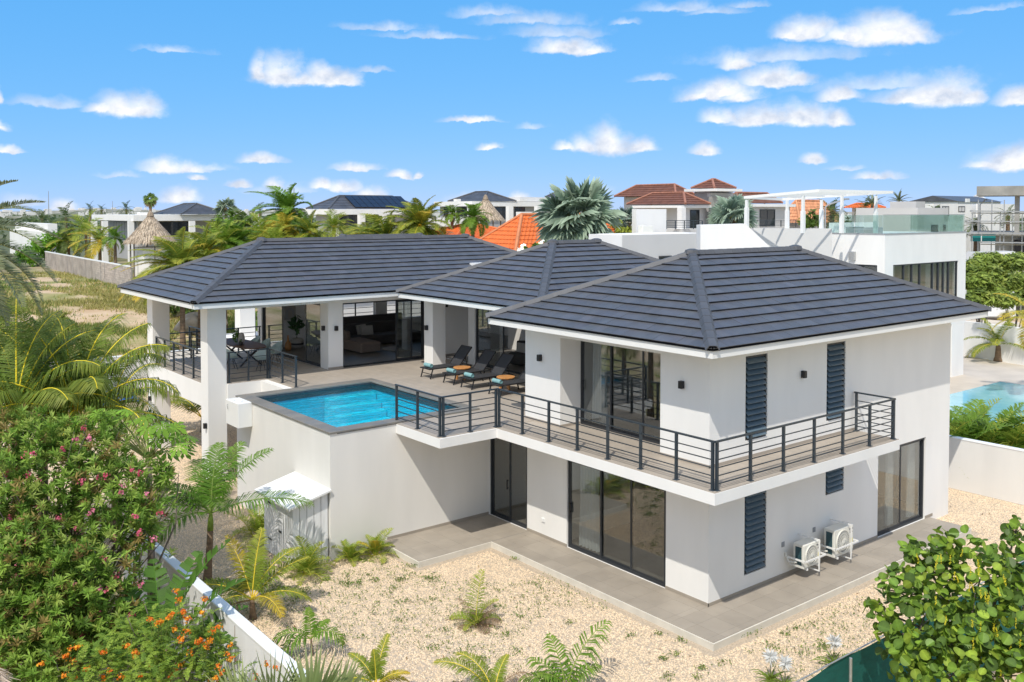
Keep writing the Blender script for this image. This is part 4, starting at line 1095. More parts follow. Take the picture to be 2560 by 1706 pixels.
def leaf_cloud(blobs, n, size, cols, rng=RNG, shell=.55, flat=0., asp=.42, front=False):
    """many small leaf faces through the volume of several uneven lobes; blobs: (centre, radii)"""
    mb = MB(); vol = np.array([np.prod(np.array(r))**(2/3) for _, r in blobs]); ns = np.maximum(3, (n*vol/vol.sum()).astype(int))
    for (c, r), k in zip(blobs, ns):
        nc = max(4, k//26); cl = nrm(rng.normal(size=(nc, 3)))*rng.uniform(shell, 1.0, (nc, 1))  # clumps give gaps
        ci = rng.integers(nc, size=k); d = cl[ci]+rng.normal(0, .16, (k, 3)); p = np.array(c)+d*np.array(r)
        nor = nrm(nrm(d)+rng.normal(0, .55, (k, 3))+np.array((0, 0, flat))); u = nrm(np.cross(nor, rng.normal(size=(k, 3)))); w = np.cross(nor, u)
        s = (size*rng.uniform(.6, 1.35, k))[:, None]; col = np.array(cols)[rng.integers(len(cols), size=nc)][ci]*rng.uniform(.78, 1.25, (k, 1))
        V = np.stack([p-u*s, p+w*s*asp, p+u*s, p-w*s*asp], 1).reshape(-1, 3); a = np.arange(k)*4
        mb.add(V, np.stack([a, a+1, a+2, a+3], 1), np.repeat(col, 4, 0))
    return mb
def pb(px, py, D, rpx, sq=(1, 1, 1)):
    r = rpx*D/FPX; return (at(px, py, D), (r*sq[0], r*sq[1], r*sq[2]))
def bush(name, label, cat, blobs, n, size, cols, trunk=True, group=None, flat=.3, asp=.42, kindn='foliage', shell=.55):
    cs = np.mean([b[0] for b in blobs], 0); base = np.array((cs[0], cs[1], gz_(cs[0], cs[1])))
    t = thing(name, label, cat, tuple(base), group)
    leaf_cloud(blobs, n, size, cols, flat=flat, asp=asp, shell=shell).build(kindn, M_leaf, t, kind='stuff')
    if trunk:
        mb = MB()
        for c, r in blobs:
            q = base+(np.array(c)-base)*.5+RNG.normal(0, .1, 3)*np.array(r); mb.tube([base+RNG.normal(0, .04, 3)*(1, 1, 0), q, np.array(c)], [.05*max(1, r[0]), .035*max(1, r[0]), .015*max(1, r[0])], 5)
        mb.build('trunk', M_trunkg, t)
    return t

# ------------------------------------------------------------------ plants in the yard
B2 = dict
palm('young_palm', 'young green palm with a green crownshaft standing on the gravel beside the white shed', (-8.03, 8.66, G), at(527, 1283, 22.3), [B2(b=5, a=22, d=42, l=1.25), B2(b=30, a=62, d=45, l=1.05), B2(b=70, a=70, d=50), B2(b=120, a=60, d=70), B2(b=168, a=45, d=90, l=1.05), B2(b=195, a=30, d=85), B2(b=230, a=20, d=90, l=.9), B2(b=300, a=50, d=75, l=.8), B2(b=95, a=80, d=60, l=.95), B2(b=150, a=25, d=60, l=.9), B2(b=205, a=60, d=95)], 1.95, 'royal', r=.085, shaft=.3)
palm('young_coconut_palm', 'small yellowing coconut palm on the gravel close behind the garden wall', (-7.99, 6.03, G), at(630, 1500, 20.3), [B2(b=150, a=72, d=30, style='yell', l=1.0), B2(b=80, a=80, d=25, style='coco'), B2(b=25, a=50, d=45, style='coco'), B2(b=185, a=38, d=75, style='coco', l=1.15), B2(b=10, a=25, d=70, style='coco', l=.9), B2(b=215, a=5, d=60, style='brown', l=1.3), B2(b=320, a=35, d=90, style='yell', l=.8), B2(b=240, a=40, d=90, style='coco', l=.9), B2(b=100, a=55, d=60, style='coco'), B2(b=160, a=30, d=60, style='coco'), B2(b=30, a=68, d=60, style='coco')], 1.5, 'coco', r=.07)
palm('sapling_palm', 'little four leaved palm with a thin stem in the gravel near the garden wall', (-7.745, 3.68, G), at(778, 1597, 18.6), [B2(b=120, a=82, d=30, l=.7), B2(b=185, a=35, d=100, l=1.1), B2(b=350, a=50, d=130, l=1.0), B2(b=205, a=20, d=110, l=1.0), B2(b=40, a=60, d=60, l=.6)], .85, 'sparse', r=.025)
def clump(name, label, base, n, L_, style, lo=15, hi=85, mixs=(), group='leafy palm clumps at the foot of the pool wall', dens=.9):
    t = thing(name, label, 'palm', tuple(base), group)
    for i in range(n):
        o = np.array(base)+RNG.normal(0, .06*L_, 3)*(1, 1, 0)
        f = i/n; sp = B2(b=(i*137.5) % 360, a=hi+(lo-hi)*f, d=55+50*f, l=RNG.uniform(.75, 1.1))
        if mixs and RNG.random() < mixs[1]: sp['style'] = mixs[0]
        add_fronds(t, o, [sp], L_, style, dens=dens)
    return t
clump('palm_clump', 'bushy palm clump right in front of the white shed', (-5.95, 7.62, G), 22, .95, 'areca')
clump('palm_clump', 'small palm clump against the pool wall just right of the shed', (-4.66, 7.80, G), 15, .68, 'areca')
clump('palm_clump', 'yellow green palm clump at the corner of the tiled patio', (-3.98, 7.62, G), 16, .78, 'areca', mixs=('yell', .3))
clump('palm_clump', 'shaded palm clump behind the white shed at the pool wall', (-5.75, 10.9, G), 20, 1.05, 'areca')
dp = clump('withered_palm', 'half withered palm with one upright green frond alone in the gravel', (-4.32, 2.80, G), 20, .72, 'brown', lo=-5, hi=60, mixs=('areca', .35), group=None)
add_fronds(dp, (-4.32, 2.80, G), [B2(b=60, a=88, d=30, l=1.25, style='areca'), B2(b=10, a=70, d=60, l=.8, style='areca')], .9, 'areca')
clump('palm_clump', 'tuft of palm leaves at the foot of the big white column', (-5.4, 15.7, G), 12, .8, 'areca', group=None)
palm('arching_palm', 'small palm with arching fronds under the porch slab behind the big white column', on_z(505, 1082, G), at(505, 1045, 37.5), [B2(b=180, a=40, d=75, l=1.1), B2(b=160, a=55, d=95, l=.9), B2(b=200, a=60, d=110, l=.8), B2(b=350, a=60, d=90, l=.6)], 2.6, 'coco', r=.06)
p = at(940, 1712, 16.3)
palm('potted_height_palm', 'yellowing coconut palm at the bottom edge left of centre', (p[0], p[1], G), p, [B2(b=60, a=80, d=35, l=1.0), B2(b=150, a=60, d=60, l=.9), B2(b=10, a=40, d=60, style='yell', l=.75), B2(b=200, a=40, d=70, l=.9), B2(b=30, a=15, d=60, style='yell', l=.8), B2(b=120, a=88, d=20, l=.7)], .85, 'coco', r=.05).name = 'coconut_palm'
p = at(1235, 1740, 16.8)
palm('coconut_palm', 'drooping coconut palm with browned leaf tips at the bottom edge centre', (p[0], p[1], G), p, [B2(b=170, a=55, d=70, l=1.2, style='coco'), B2(b=150, a=70, d=80, l=1.0), B2(b=20, a=60, d=95, l=.8, style='brown'), B2(b=190, a=35, d=60, style='brown', l=1.1), B2(b=60, a=75, d=60, l=.7)], 1.1, 'coco', r=.05)
palm('sapling_palm', 'slender green palm leaning right at the bottom edge, right of centre', on_z(1415, 1730, G), on_z(1415, 1730, G)+(0, 0, .06), [B2(b=25, a=72, d=48, l=1.45), B2(b=120, a=70, d=40, l=1.0), B2(b=150, a=50, d=55, l=.9), B2(b=175, a=35, d=60, l=.9), B2(b=10, a=60, d=70, l=.8), B2(b=200, a=60, d=60, l=.7)], 1.0, 'sparse', r=.04)
fp = thing('fan_palm', 'fan palm with stiff upright blades at the bottom edge before the garden wall', 'palm', tuple(at(700, 1900, 12)))
for b, a0, R, dx in ((60, 74, .95, 70), (100, 66, .85, -20), (40, 60, .80, 110), (150, 58, .8, -70), (250, 75, .8, 20)):
    c = at(700+dx, 1850, 12.2); mb = fan_leaf(R, .30, b, a0, 0, 30, 190, (.13, .17, .06), (.24, .26, .12), split=.38, drp=.05); mb.v = [(x+c[0], y+c[1], z+c[2]) for x, y, z in mb.v]; mb.build('fan_leaf', M_leaf, fp)

# oleander: narrow leaves in whorls at branch tips
def oleander():
    bl = [pb(20, 1480, 17, 170), pb(130, 1650, 16, 120), pb(120, 1190, 18.2, 165), pb(290, 1240, 18, 135), pb(70, 1400, 17.2, 190), pb(250, 1450, 17, 165), pb(360, 1290, 17.6, 80), pb(60, 1600, 16.3, 160), pb(220, 1120, 18.8, 105), pb(300, 1590, 16.4, 95), pb(150, 1530, 16.4, 140), pb(-60, 1250, 17.8, 150), pb(40, 1090, 18.6, 85), pb(410, 1180, 18.0, 40)]
    base = np.array((*at(150, 1500, 17.6)[:2], gz_(*at(150, 1500, 17.6)[:2])))
    t = thing('oleander_shrub', 'tall oleander shrub full of narrow leaves and pink flowers at the left edge', 'shrub', tuple(base))
    mb = MB(); br = MB(); rng = np.random.default_rng(5); tips = []
    for c, r in bl:
        k = int(330*(r[0]/1.25)**2)
        d = nrm(rng.normal(size=(k, 3))+np.array((-FW[0]*.35, -FW[1]*.35, .25))); p = np.array(c)+d*np.array(r)*rng.uniform(.45, 1.06, (k, 1)); tips.append((p, d))
    P = np.concatenate([a for a, _ in tips]); D = np.concatenate([b for _, b in tips]); K = 18
    ax = nrm(D*.7+np.array((0, 0, .75))+rng.normal(0, .25, D.shape)); n = len(P)
    u = nrm(np.cross(ax, rng.normal(size=ax.shape))); v = np.cross(ax, u)
    ph = (np.arange(K)*2.4)[None, :, None]+rng.uniform(0, 6, (n, 1, 1)); th = rng.uniform(.35, 1.35, (n, K, 1))
    rd = u[:, None]*np.cos(ph)+v[:, None]*np.sin(ph); ld_ = ax[:, None]*np.cos(th)+rd*np.sin(th)
    l = rng.uniform(.11, .20, (n, K, 1)); p0 = P[:, None]-ax[:, None]*rng.uniform(0, .14, (n, K, 1)); w = nrm(np.cross(ld_, ax[:, None]))*.018
    tp = p0+ld_*l-np.array((0, 0, .02)); md = p0+ld_*l*.5
    V = np.stack([p0, md-w, tp, md+w], 2).reshape(-1, 3)
    pal = np.array([(.085, .15, .02), (.12, .20, .028), (.16, .235, .04), (.065, .115, .018), (.19, .24, .05), (.10, .175, .024), (.15, .22, .035), (.17, .13, .04)])
    col = pal[rng.integers(8, size=n)][:, None]*rng.uniform(.7, 1.3, (n, K, 1)); a = np.arange(n*K)*4
    mb.add(V, np.stack([a, a+1, a+2, a+3], 1), np.repeat(col.reshape(-1, 3), 4, 0)); mb.build('foliage', M_leaf, t, kind='stuff')
    for c, r in bl:
        c = np.array(c)
        for _ in range(7):
            e = c+nrm(rng.normal(size=3))*np.array(r)*.95; q = base+(c-base)*.6+rng.normal(0, .25, 3); br.tube([base+rng.normal(0, .15, 3)*(1, 1, 0), q, (q+e)/2+rng.normal(0, .1, 3), e], [.035, .024, .016, .006], 5)
    br.build('branches', M_trunkg, t)
    # flower clusters where the shrub carries them
    fl = [(80,1135),(150,1125),(185,1095),(62,1190),(20,1185),(300,1230),(195,1205),(210,1075),(95,1210),(340,1330),(285,1440),(365,1235),(285,1345),(250,1390),(260,1395),(145,1290),(105,1260),(230,1275),(335,1180),(350,1175),(300,1215),(238,1190),(70,1360),(50,1410),(45,1440),(120,1475),(185,1465),(195,1385),(205,1590),(125,1570),(60,1545),(115,1480),(260,1478),(275,1475),(30,1620),(165,1545),(250,1530),(315,1540),(225,1095),(60,1145),(260,1190),(380,1350),(330,1300),(150,1390),(110,1330),(190,1320),(400,1290),(355,1460),(20,1300),(275,1560)]
    for i, (x, y) in enumerate(fl):
        c = at(x+rng.normal(0, 4), y+rng.normal(0, 4), 16.2+max(0, (1480-y))*.0035); mb = MB(); k = rng.integers(9, 15)
        base_c = [(.72, .13, .22), (.65, .09, .16), (.78, .24, .34)][i % 3]
        for _ in range(k):
            d = nrm(rng.normal(size=3)+np.array((0, 0, .6))); q = c+d*rng.uniform(.01, .085); uu = nrm(np.cross(d, rng.normal(size=3))); vv = np.cross(d, uu); s = rng.uniform(.018, .034)
            cc = np.array(base_c)*rng.uniform(.75, 1.2)
            mb.add([q-uu*s, q+vv*s+d*s*.4, q+uu*s, q-vv*s+d*s*.4], [(0, 1, 2, 3)], [np.clip(cc, 0, 1)]*4)
        mb.build('flower_cluster', M_petal, t)
oleander()

def flame_shrub():
    rng = np.random.default_rng(9)
    bl = [pb(330, 1640, 14.4, 105), pb(450, 1600, 14.3, 92), pb(250, 1700, 14, 85), pb(545, 1690, 14.3, 75), pb(430, 1720, 13.8, 120), pb(520, 1620, 14.4, 60), pb(400, 1545, 14.8, 30)]
    b0 = at(420, 1720, 14.2); base = np.array((b0[0], b0[1], gz_(b0[0], b0[1])))
    t = thing('flowering_shrub', 'feathery shrub with orange flower clusters in front of the garden wall', 'shrub', tuple(base))
    mb = MB()
    for c, r in bl:
        for _ in range(int(230*(r[0]/.6)**2)):
            d = nrm(rng.normal(size=3)+np.array((-.3*FW[0], -.3*FW[1], .4))); p = np.array(c)+d*np.array(r)*rng.uniform(.5, 1.02)
            cc = [(.12, .18, .022), (.16, .22, .03), (.085, .14, .02)][rng.integers(3)]
            q = frond(rng.uniform(.14, .26), rng.uniform(0, 360), rng.uniform(-10, 60), 50, n=11, ll=.055, lw=.016, vee=.1, fwd=.3, sag=.2, col=cc, tip=cc, rc=cc, rng=rng, m=4, rr=.006)
            mb.add(np.array(q.v)+p, q.f, q.c)
    mb.build('foliage', M_leaf, t, kind='stuff'); st = MB()
    for c, r in bl:
        for _ in range(4): st.tube([base, (base+np.array(c))/2+rng.normal(0, .15, 3), np.array(c)+rng.normal(0, .2, 3)], [.025, .018, .006], 5)
    st.build('branches', M_trunkg, t)
    fl = [(177,1625),(195,1618),(170,1640),(165,1645),(180,1655),(260,1627),(318,1618),(340,1638),(335,1628),(375,1545),(400,1555),(398,1562),(420,1540),(430,1533),(445,1500),(443,1480),(460,1533),(470,1545),(468,1550),(440,1575),(452,1595),(465,1578),(455,1600),(500,1600),(525,1602),(517,1620),(495,1610),(475,1630),(450,1665),(445,1670),(425,1695),(380,1670),(220,1672),(255,1692),(275,1680),(160,1690),(180,1695),(300,1695),(400,1700),(540,1690),(560,1680),(535,1702),(500,1535),(515,1500),(545,1570),(575,1615),(570,1640),(105,1660),(350,1690),(545,1665),(580,1648),(530,1580),(668,1658),(640,1692),(690,1668)]
    for i, (x, y) in enumerate(fl):
        c = at(x+rng.normal(0, 2), y+rng.normal(0, 2), 13.75 if x < 590 else 14.0); mb = MB()
        for _ in range(rng.integers(16, 28)):
            d = nrm(rng.normal(size=3)+np.array((0, 0, .4))); q = c+d*(1, 1, .7)*rng.uniform(.005, .075); uu = nrm(np.cross(d, rng.normal(size=3))); vv = np.cross(d, uu); s = rng.uniform(.013, .024)
            cc = np.array([(.85, .28, .01), (.80, .17, .01), (.85, .42, .02)][rng.integers(3)])*rng.uniform(.8, 1.15)
            mb.add([q-uu*s, q+vv*s+d*s*.4, q+uu*s, q-vv*s+d*s*.4], [(0, 1, 2, 3)], [np.clip(cc, 0, 1)]*4)
        o = len(mb.v); mb.tube([c, c+np.array((rng.normal(0, .03), rng.normal(0, .03), -.28))], .005, 4, False); mb.c += [(.13, .17, .04)]*(len(mb.v)-o)
        mb.build('flower_cluster', M_petal, t)
flame_shrub()

def paddle(L_, wd, b, a0, droop, col, rng, splits=10):
    h = cos(radians(b))*RT+sin(radians(b))*np.array((sin(YAW), cos(YAW), 0)); m = 22; s = np.linspace(0, 1, m+1); e = np.radians(a0-droop*s**1.5)
    T = np.cos(e)[:, None]*h+np.sin(e)[:, None]*np.array((0, 0, 1.)); P = np.concatenate([[np.zeros(3)], np.cumsum((T[:-1]+T[1:])/2*L_/m, 0)])
    B = nrm(np.cross(h, (0, 0, 1.))); mb = MB(); pet = .35
    mb.tube(list(P), list(.022*(1-.8*s)), 5, False); mb.c += [tuple(np.array(col)*1.8)]*len(mb.v)
    i0 = int(m*pet)
    for sd in (-1, 1):
        gap = set(rng.integers(i0+1, m, splits))
        for i in range(i0, m):
            wa = wd*sin(pi*min(1, (.08+(s[i]-pet)/(1-pet)*.9)))**.6; wb = wd*sin(pi*min(1, (.08+(s[i+1]-pet)/(1-pet)*.9)))**.6
            n_ = np.cross(B, T[i]); cut = .45 if i in gap else 1
            lift = .25+rng.normal(0, .12); o = sd*B*cos(lift)+n_*sin(lift)*.9
            pa, pb_, qa, qb = P[i], P[i]+(P[i+1]-P[i])*cut, P[i]+o*wa+T[i]*wa*.25, P[i]+(P[i+1]-P[i])*cut+o*wb+T[i]*wb*.25
            c = np.array(col)*rng.uniform(.8, 1.25); mb.add([pa, pb_, qb, qa], [(0, 1, 2, 3)], [c*1.15, c*1.15, c, c])
    return mb
def paddle_plant(name, label, base, specs, L_, wd, col, cat='plant', stalk=.05, group=None):
    rng = np.random.default_rng(3); base = np.array(base, float); t = thing(name, label, cat, tuple(base), group)
    for b, a0, dr, l, dz in specs:
        mb = paddle(L_*l, wd, b, a0, dr, col, rng); mb.v = [(x+base[0], y+base[1], z+base[2]+dz) for x, y, z in mb.v]; mb.build('leaf', M_leaf, t)
    mb = MB()
    for i in range(3): mb.tube([base+rng.normal(0, .08, 3)*(1, 1, 0), base+np.array((0, 0, max(.2, specs[0][4])))], [stalk, stalk*.8], 6)
    mb.build('stem', M_trunkg, t)
    return t
q = at(405, 1630, 16.2)
paddle_plant('strelitzia', 'big paddle leaved plant with torn green leaves between the pink shrub and garden wall', (q[0], q[1], gz_(q[0], q[1])), [(20, 75, 40, 1.15, 1.2), (60, 80, 45, 1.0, 1.1), (150, 70, 60, .9, 1.0), (340, 60, 80, .9, .9), (285, 55, 95, .9, .9), (260, 70, 90, .95, .7), (200, 60, 80, .9, .7), (310, 40, 90, .8, .4), (35, 60, 60, 1.0, .6), (120, 80, 40, 1.0, .9), (10, 68, 50, 1.1, .9), (275, 75, 70, 1.0, .9)], 2.0, .25, (.04, .085, .012))

def papaya():
    rng = np.random.default_rng(4); c = at(372, 1150, 19.3); t = thing('papaya_tree', 'papaya tree with deeply lobed bright green leaves between the pink shrub and the column', 'tree', (c[0], c[1], G))
    MB().tube([(c[0], c[1], G), (c[0]+.03, c[1], c[2]*.5), tuple(c)], [.09, .075, .05], 8).build('trunk', M_trunkg, t, smooth=True)
    tg = [(205,1045),(250,1030),(300,1040),(345,1050),(400,1062),(440,1070),(470,1095),(230,1075),(290,1075),(340,1085),(385,1100),(420,1125),(445,1120),(385,1145),(330,1110),(270,1055),(365,1065),(310,1055),(460,1130),(180,1060),(410,1090),(265,1090),(235,1040),(320,1030),(370,1045),(425,1075),(215,1060),(355,1095),(440,1095),(395,1070),(280,1025),(465,1110)]
    for x, y in tg:
        e = at(x+rng.normal(0, 4), y+rng.normal(0, 4), 19.3+rng.uniform(-.7, .6)); d = e-c; d[2] = 0; h = nrm(d)
        mb = MB(); mb.tube([c, (c+e)/2+np.array((0, 0, .10)), e], [.014, .011, .008], 4, False); mb.c += [(.25, .27, .10)]*len(mb.v)
        nn = nrm(np.array((rng.normal(0, .25), rng.normal(0, .25), 1.))+h*.35-np.array((FW[0], FW[1], 0))*.25); u = nrm(h-nn*(h@nn)); v = np.cross(nn, u); R = rng.uniform(.22, .33); cc = np.array((.10, .18, .018))*rng.uniform(.8, 1.35)
        for k in range(9):
            a = radians(-150+300*k/8); dr = u*cos(a)+v*sin(a); r = R*(1 if k % 2 == 0 else .85)*(.75+.25*cos(a*.7)); sdv = -u*sin(a)+v*cos(a)
            p1 = e+dr*r*.45; p2 = e+dr*r-np.array((0, 0, .25*r)); w = sdv*r*.13; cl = cc*rng.uniform(.85, 1.2)
            mb.add([e, p1-w*.8, p1+w*.8, e+dr*r*.72-w*1.5-np.array((0, 0, .1*r)), e+dr*r*.72+w*1.5-np.array((0, 0, .1*r)), p2], [(0, 1, 2), (1, 3, 5), (2, 5, 4), (1, 5, 2)], [cl*1.25, cl, cl, cl, cl, cl])
        mb.build('leaf', M_leaf, t)
papaya()

# coconut and date palms at the left
ZG = lambda p: gz_(p[0], p[1])
p = at(185, 1065, 22.0)
PLACE = palm('coconut_palm', 'large windblown coconut palm with yellow leaf ribs left of the porch column', (p[0]+.2, p[1]+.3, G), p, [B2(b=150, a=84, d=70, l=1.05), B2(b=30, a=72, d=62, l=.95), B2(b=60, a=80, d=75, l=1.0), B2(b=5, a=50, d=82, l=.95), B2(b=340, a=35, d=80, l=.9), B2(b=110, a=78, d=80, l=1.05), B2(b=175, a=60, d=80), B2(b=195, a=45, d=85, l=1.0), B2(b=220, a=62, d=95, l=.9), B2(b=250, a=50, d=100, l=.8), B2(b=300, a=40, d=95, l=.8), B2(b=20, a=18, d=65, l=.95), B2(b=185, a=20, d=60, l=1.0), B2(b=160, a=35, d=70, l=1.0), B2(b=320, a=65, d=90, l=.85), B2(b=90, a=50, d=70), B2(b=45, a=62, d=90, l=1.0), B2(b=10, a=66, d=75, l=1.0), B2(b=130, a=64, d=80), B2(b=200, a=30, d=75)], 3.7, 'near', wind=.20, r=.12)
p = at(40, 1040, 21.5)
palm('coconut_palm', 'coconut palm at the left edge below the grey date palm', (p[0], p[1], G), p, [B2(b=60, a=82, d=65, l=.9), B2(b=15, a=74, d=55, l=.85), B2(b=100, a=80, d=60, l=1.05), B2(b=200, a=60, d=70), B2(b=330, a=40, d=60, l=.9), B2(b=350, a=12, d=45, l=.7), B2(b=150, a=65, d=80), B2(b=240, a=40, d=90, l=.7), B2(b=290, a=50, d=80, l=.8), B2(b=30, a=50, d=75, l=.9), B2(b=0, a=60, d=80, l=.9), B2(b=45, a=65, d=70), B2(b=120, a=60, d=70), B2(b=5, a=30, d=70), B2(b=270, a=62, d=80)], 3.4, 'near', wind=.18, r=.12)
p = at(105, 1000, 24.0)
palm('coconut_palm', 'dense coconut palm standing behind the other two at the left, below the dry lot', (p[0], p[1], G), p, auto(20, 84, 5, 65, 85), 2.9, 'near', wind=.25, r=.12)
p = at(285, 1010, 25.0)
palm('coconut_palm', 'smaller coconut palm nearest the porch slab at the left of the far column', (p[0], p[1], G), p, auto(15, 80, 15, 65, 85), 2.0, 'near', wind=.2, r=.10)
p = at(-150, 600, 20.5)
palm('date_palm', 'grey green date palm whose stiff drooping fronds enter at the left edge', (p[0], p[1], ZG(p)), p, [B2(b=10, a=38, d=40, l=.95), B2(b=350, a=22, d=60, l=1.05), B2(b=5, a=5, d=62, l=1.1), B2(b=340, a=-5, d=60, l=1.15), B2(b=20, a=-18, d=55, l=1.1), B2(b=355, a=-30, d=50, l=1.0), B2(b=330, a=15, d=70), B2(b=30, a=25, d=60), B2(b=0, a=58, d=50, l=.9), B2(b=300, a=30, d=70), B2(b=60, a=40, d=60), B2(b=120, a=45, d=60), B2(b=180, a=40, d=60), B2(b=240, a=40, d=60), B2(b=15, a=-5, d=70, l=1.05), B2(b=345, a=-20, d=60, l=.95)], 2.5, 'date', r=.2)

def sea_grape():
    rng = np.random.default_rng(21)
    bl = [pb(2245, 1480, 14.2, 66), pb(2330, 1430, 14.5, 85), pb(2450, 1450, 14.5, 115), pb(2300, 1570, 14, 105), pb(2430, 1590, 14, 125), pb(2540, 1420, 14.8, 80), pb(2275, 1655, 13.7, 70), pb(2380, 1690, 13.5, 115), pb(2560, 1570, 14, 115), pb(2520, 1690, 13.5, 100), pb(2540, 1330, 15.2, 34), pb(2290, 1385, 14.6, 36), pb(2360, 1370, 14.6, 40), pb(2185, 1520, 14.2, 26), pb(2225, 1590, 14, 34)]
    b0 = at(2430, 1600, 14.3); base = np.array((b0[0], b0[1], gz_(b0[0], b0[1])))
    t = thing('sea_grape_tree', 'tree with big round glossy leaves and yellow flower spikes at the lower right corner', 'tree', tuple(base))
    def leafmesh(k):
        mb = MB(); n = 12; cup = (.34, .5, .22, .62)[k]; mb.v.append((0, 0, 0)); mb.v.append((1.0, 0, 0)); mb.v.append((2.0, 0, .02))
        for sd in (1, -1):
            for i in range(1, 7):
                a = pi-pi*i/7; x = 1+cos(a)*1.0; y = sd*sin(a)*1.02; mb.v.append((x, y, abs(y)*cup-.06*(1-cos(a*2))*.5))
        A = [3, 4, 5, 6, 7, 8]; Bm = [9, 10, 11, 12, 13, 14]
        mb.f = [(0, 1, A[0])]+[(A[i], 1, A[i+1]) for i in range(5)]+[(A[5], 1, 2)]+[(0, Bm[0], 1)]+[(Bm[i], Bm[i+1], 1) for i in range(5)]+[(Bm[5], 2, 1)]
        rr_ = np.random.default_rng(k); base_c = [(.105, .165, .02), (.075, .125, .02), (.16, .215, .026), (.055, .09, .02)][k]
        mb.c = [tuple(np.array(base_c)*(1.5 if i in (0, 1, 2) else 1.0)) for i in range(15)]
        return mb
    protos = [leafmesh(k) for k in range(4)]; mes = [p_.mesh('leaf', M_leafr) for p_ in protos]
    L_ = []
    for c, r in bl:
        k = int(135*(r[0]/.55)**2)+8
        for _ in range(k):
            d = nrm(rng.normal(size=3)+np.array((-.5*FW[0], -.5*FW[1], .35))); p_ = np.array(c)+d*np.array(r)*rng.uniform(.5, 1.03)
            nn = nrm(d*.45+np.array((0, 0, .45))-np.array((FW[0], FW[1], 0))*.12+rng.normal(0, .62, 3)); u = nrm(np.cross(nn, rng.normal(size=3))); v = np.cross(nn, u); s = rng.uniform(.048, .088)
            L_.append((np.linalg.norm(p_-CAM), p_, u, v, nn, s, rng.integers(4)))
    L_.sort(key=lambda x: x[0]); rest = MB()
    for i, (_, p_, u, v, nn, s, k) in enumerate(L_):
        if i < 300:
            q_ = p_-base; M_ = Matrix(((u[0]*s, v[0]*s, nn[0]*s, q_[0]), (u[1]*s, v[1]*s, nn[1]*s, q_[1]), (u[2]*s, v[2]*s, nn[2]*s, q_[2]), (0, 0, 0, 1)))
            inst('leaf', mes[k], t, M_)
        else:
            V = np.array(protos[k].v)*s; rest.add(p_+V[:, :1]*u+V[:, 1:2]*v+V[:, 2:]*nn, protos[k].f, np.array(protos[k].c)*rng.uniform(.75, 1.25))
    rest.build('foliage', M_leafr, t, kind='stuff')
    br = MB(); br.tube([base, base+(b0-base)*.5+np.array((.05, .05, 0)), b0-np.array((0, 0, .2))], [.09, .075, .05], 7)
    for c, r in bl:
        c = np.array(c); br.tube([b0-np.array((0, 0, .5)), (b0+c)/2+rng.normal(0, .08, 3), c], [.035, .022, .012], 5)
        for _ in range(4): br.tube([c, c+nrm(rng.normal(size=3))*np.array(r)*.9], [.012, .005], 4)
    br.build('trunk', M_trunkg, t)
    for x, y in [(2345,1400),(2352,1395),(2340,1410),(2292,1395),(2376,1398),(2426,1425),(2387,1440),(2390,1450),(2446,1420),(2424,1470),(2427,1465),(2450,1485),(2340,1500),(2508,1450),(2512,1455),(2462,1490),(2472,1500),(2495,1480),(2430,1560),(2452,1565),(2365,1550),(2485,1570),(2490,1580),(2550,1610),(2433,1605),(2528,1620),(2500,1685),(2540,1555),(2470,1495),(2406,1385),(2445,1410)]:
        c = at(x, y, 13.35); mb = MB(); o = rng.normal(0, .02, 3)
        for j in range(34):
            f = j/33; q_ = c+np.array((0, 0, .06-.13*f))+o*f+rng.normal(0, .006, 3); d = nrm(rng.normal(size=3)); uu = nrm(np.cross(d, rng.normal(size=3))); vv = np.cross(d, uu); s = .008
            mb.add([q_-uu*s, q_+vv*s, q_+uu*s, q_-vv*s], [(0, 1, 2, 3)], [np.array((.78, .66, .03))*rng.uniform(.75, 1.2)]*4)
        mb.build('flower_spike', M_petal, t)
M_leafr = mat('round_leaf', (1, 1, 1), .45, gain=1.7, use_col=True, randv=.30, transl=.3, spec=.25)
sea_grape()
for (x, y, fx, fy, lb) in ((1926, 1695, 1924, 1648, 'spider lily with a white flower head nearest the patio corner'), (1962, 1712, 1940, 1702, 'spider lily with a white flower head at the very bottom edge'), (2085, 1655, 2066, 1655, 'spider lily with a white flower head just behind the green fence')):
    b_ = on_z(x, y+15, G); t = thing('spider_lily', lb, 'plant', tuple(b_), 'white spider lilies on the gravel')
    mb = MB()
    for k in range(26):
        a = k*137.5; q = frond(RNG.uniform(.3, .5), a, RNG.uniform(35, 80), RNG.uniform(60, 120), n=2, ll=.001, lw=.001, rc=np.array((.14, .20, .03))*RNG.uniform(.7, 1.3), m=6, rr=.02); mb.add(np.array(q.v)+b_+(0, 0, .02), q.f, q.c)
    mb.build('strap_leaves', M_leaf, t); mb = MB(); dd = np.linalg.norm(b_-CAM); c = b_+np.array((0, 0, .52))
    for k in range(70):
        d = nrm(RNG.normal(size=3)); uu = nrm(np.cross(d, RNG.normal(size=3))); s = .022; mb.add([c, c+d*.09+uu*s, c+d*RNG.uniform(.13, .2), c+d*.09-uu*s], [(0, 1, 2, 3)], [(.8, .8, .78)]*4)
    mb.tube([b_, c], .008, 4, False); mb.c += [(.2, .25, .08)]*(len(mb.v)-len(mb.c)); mb.build('flower_head', M_petal, t)

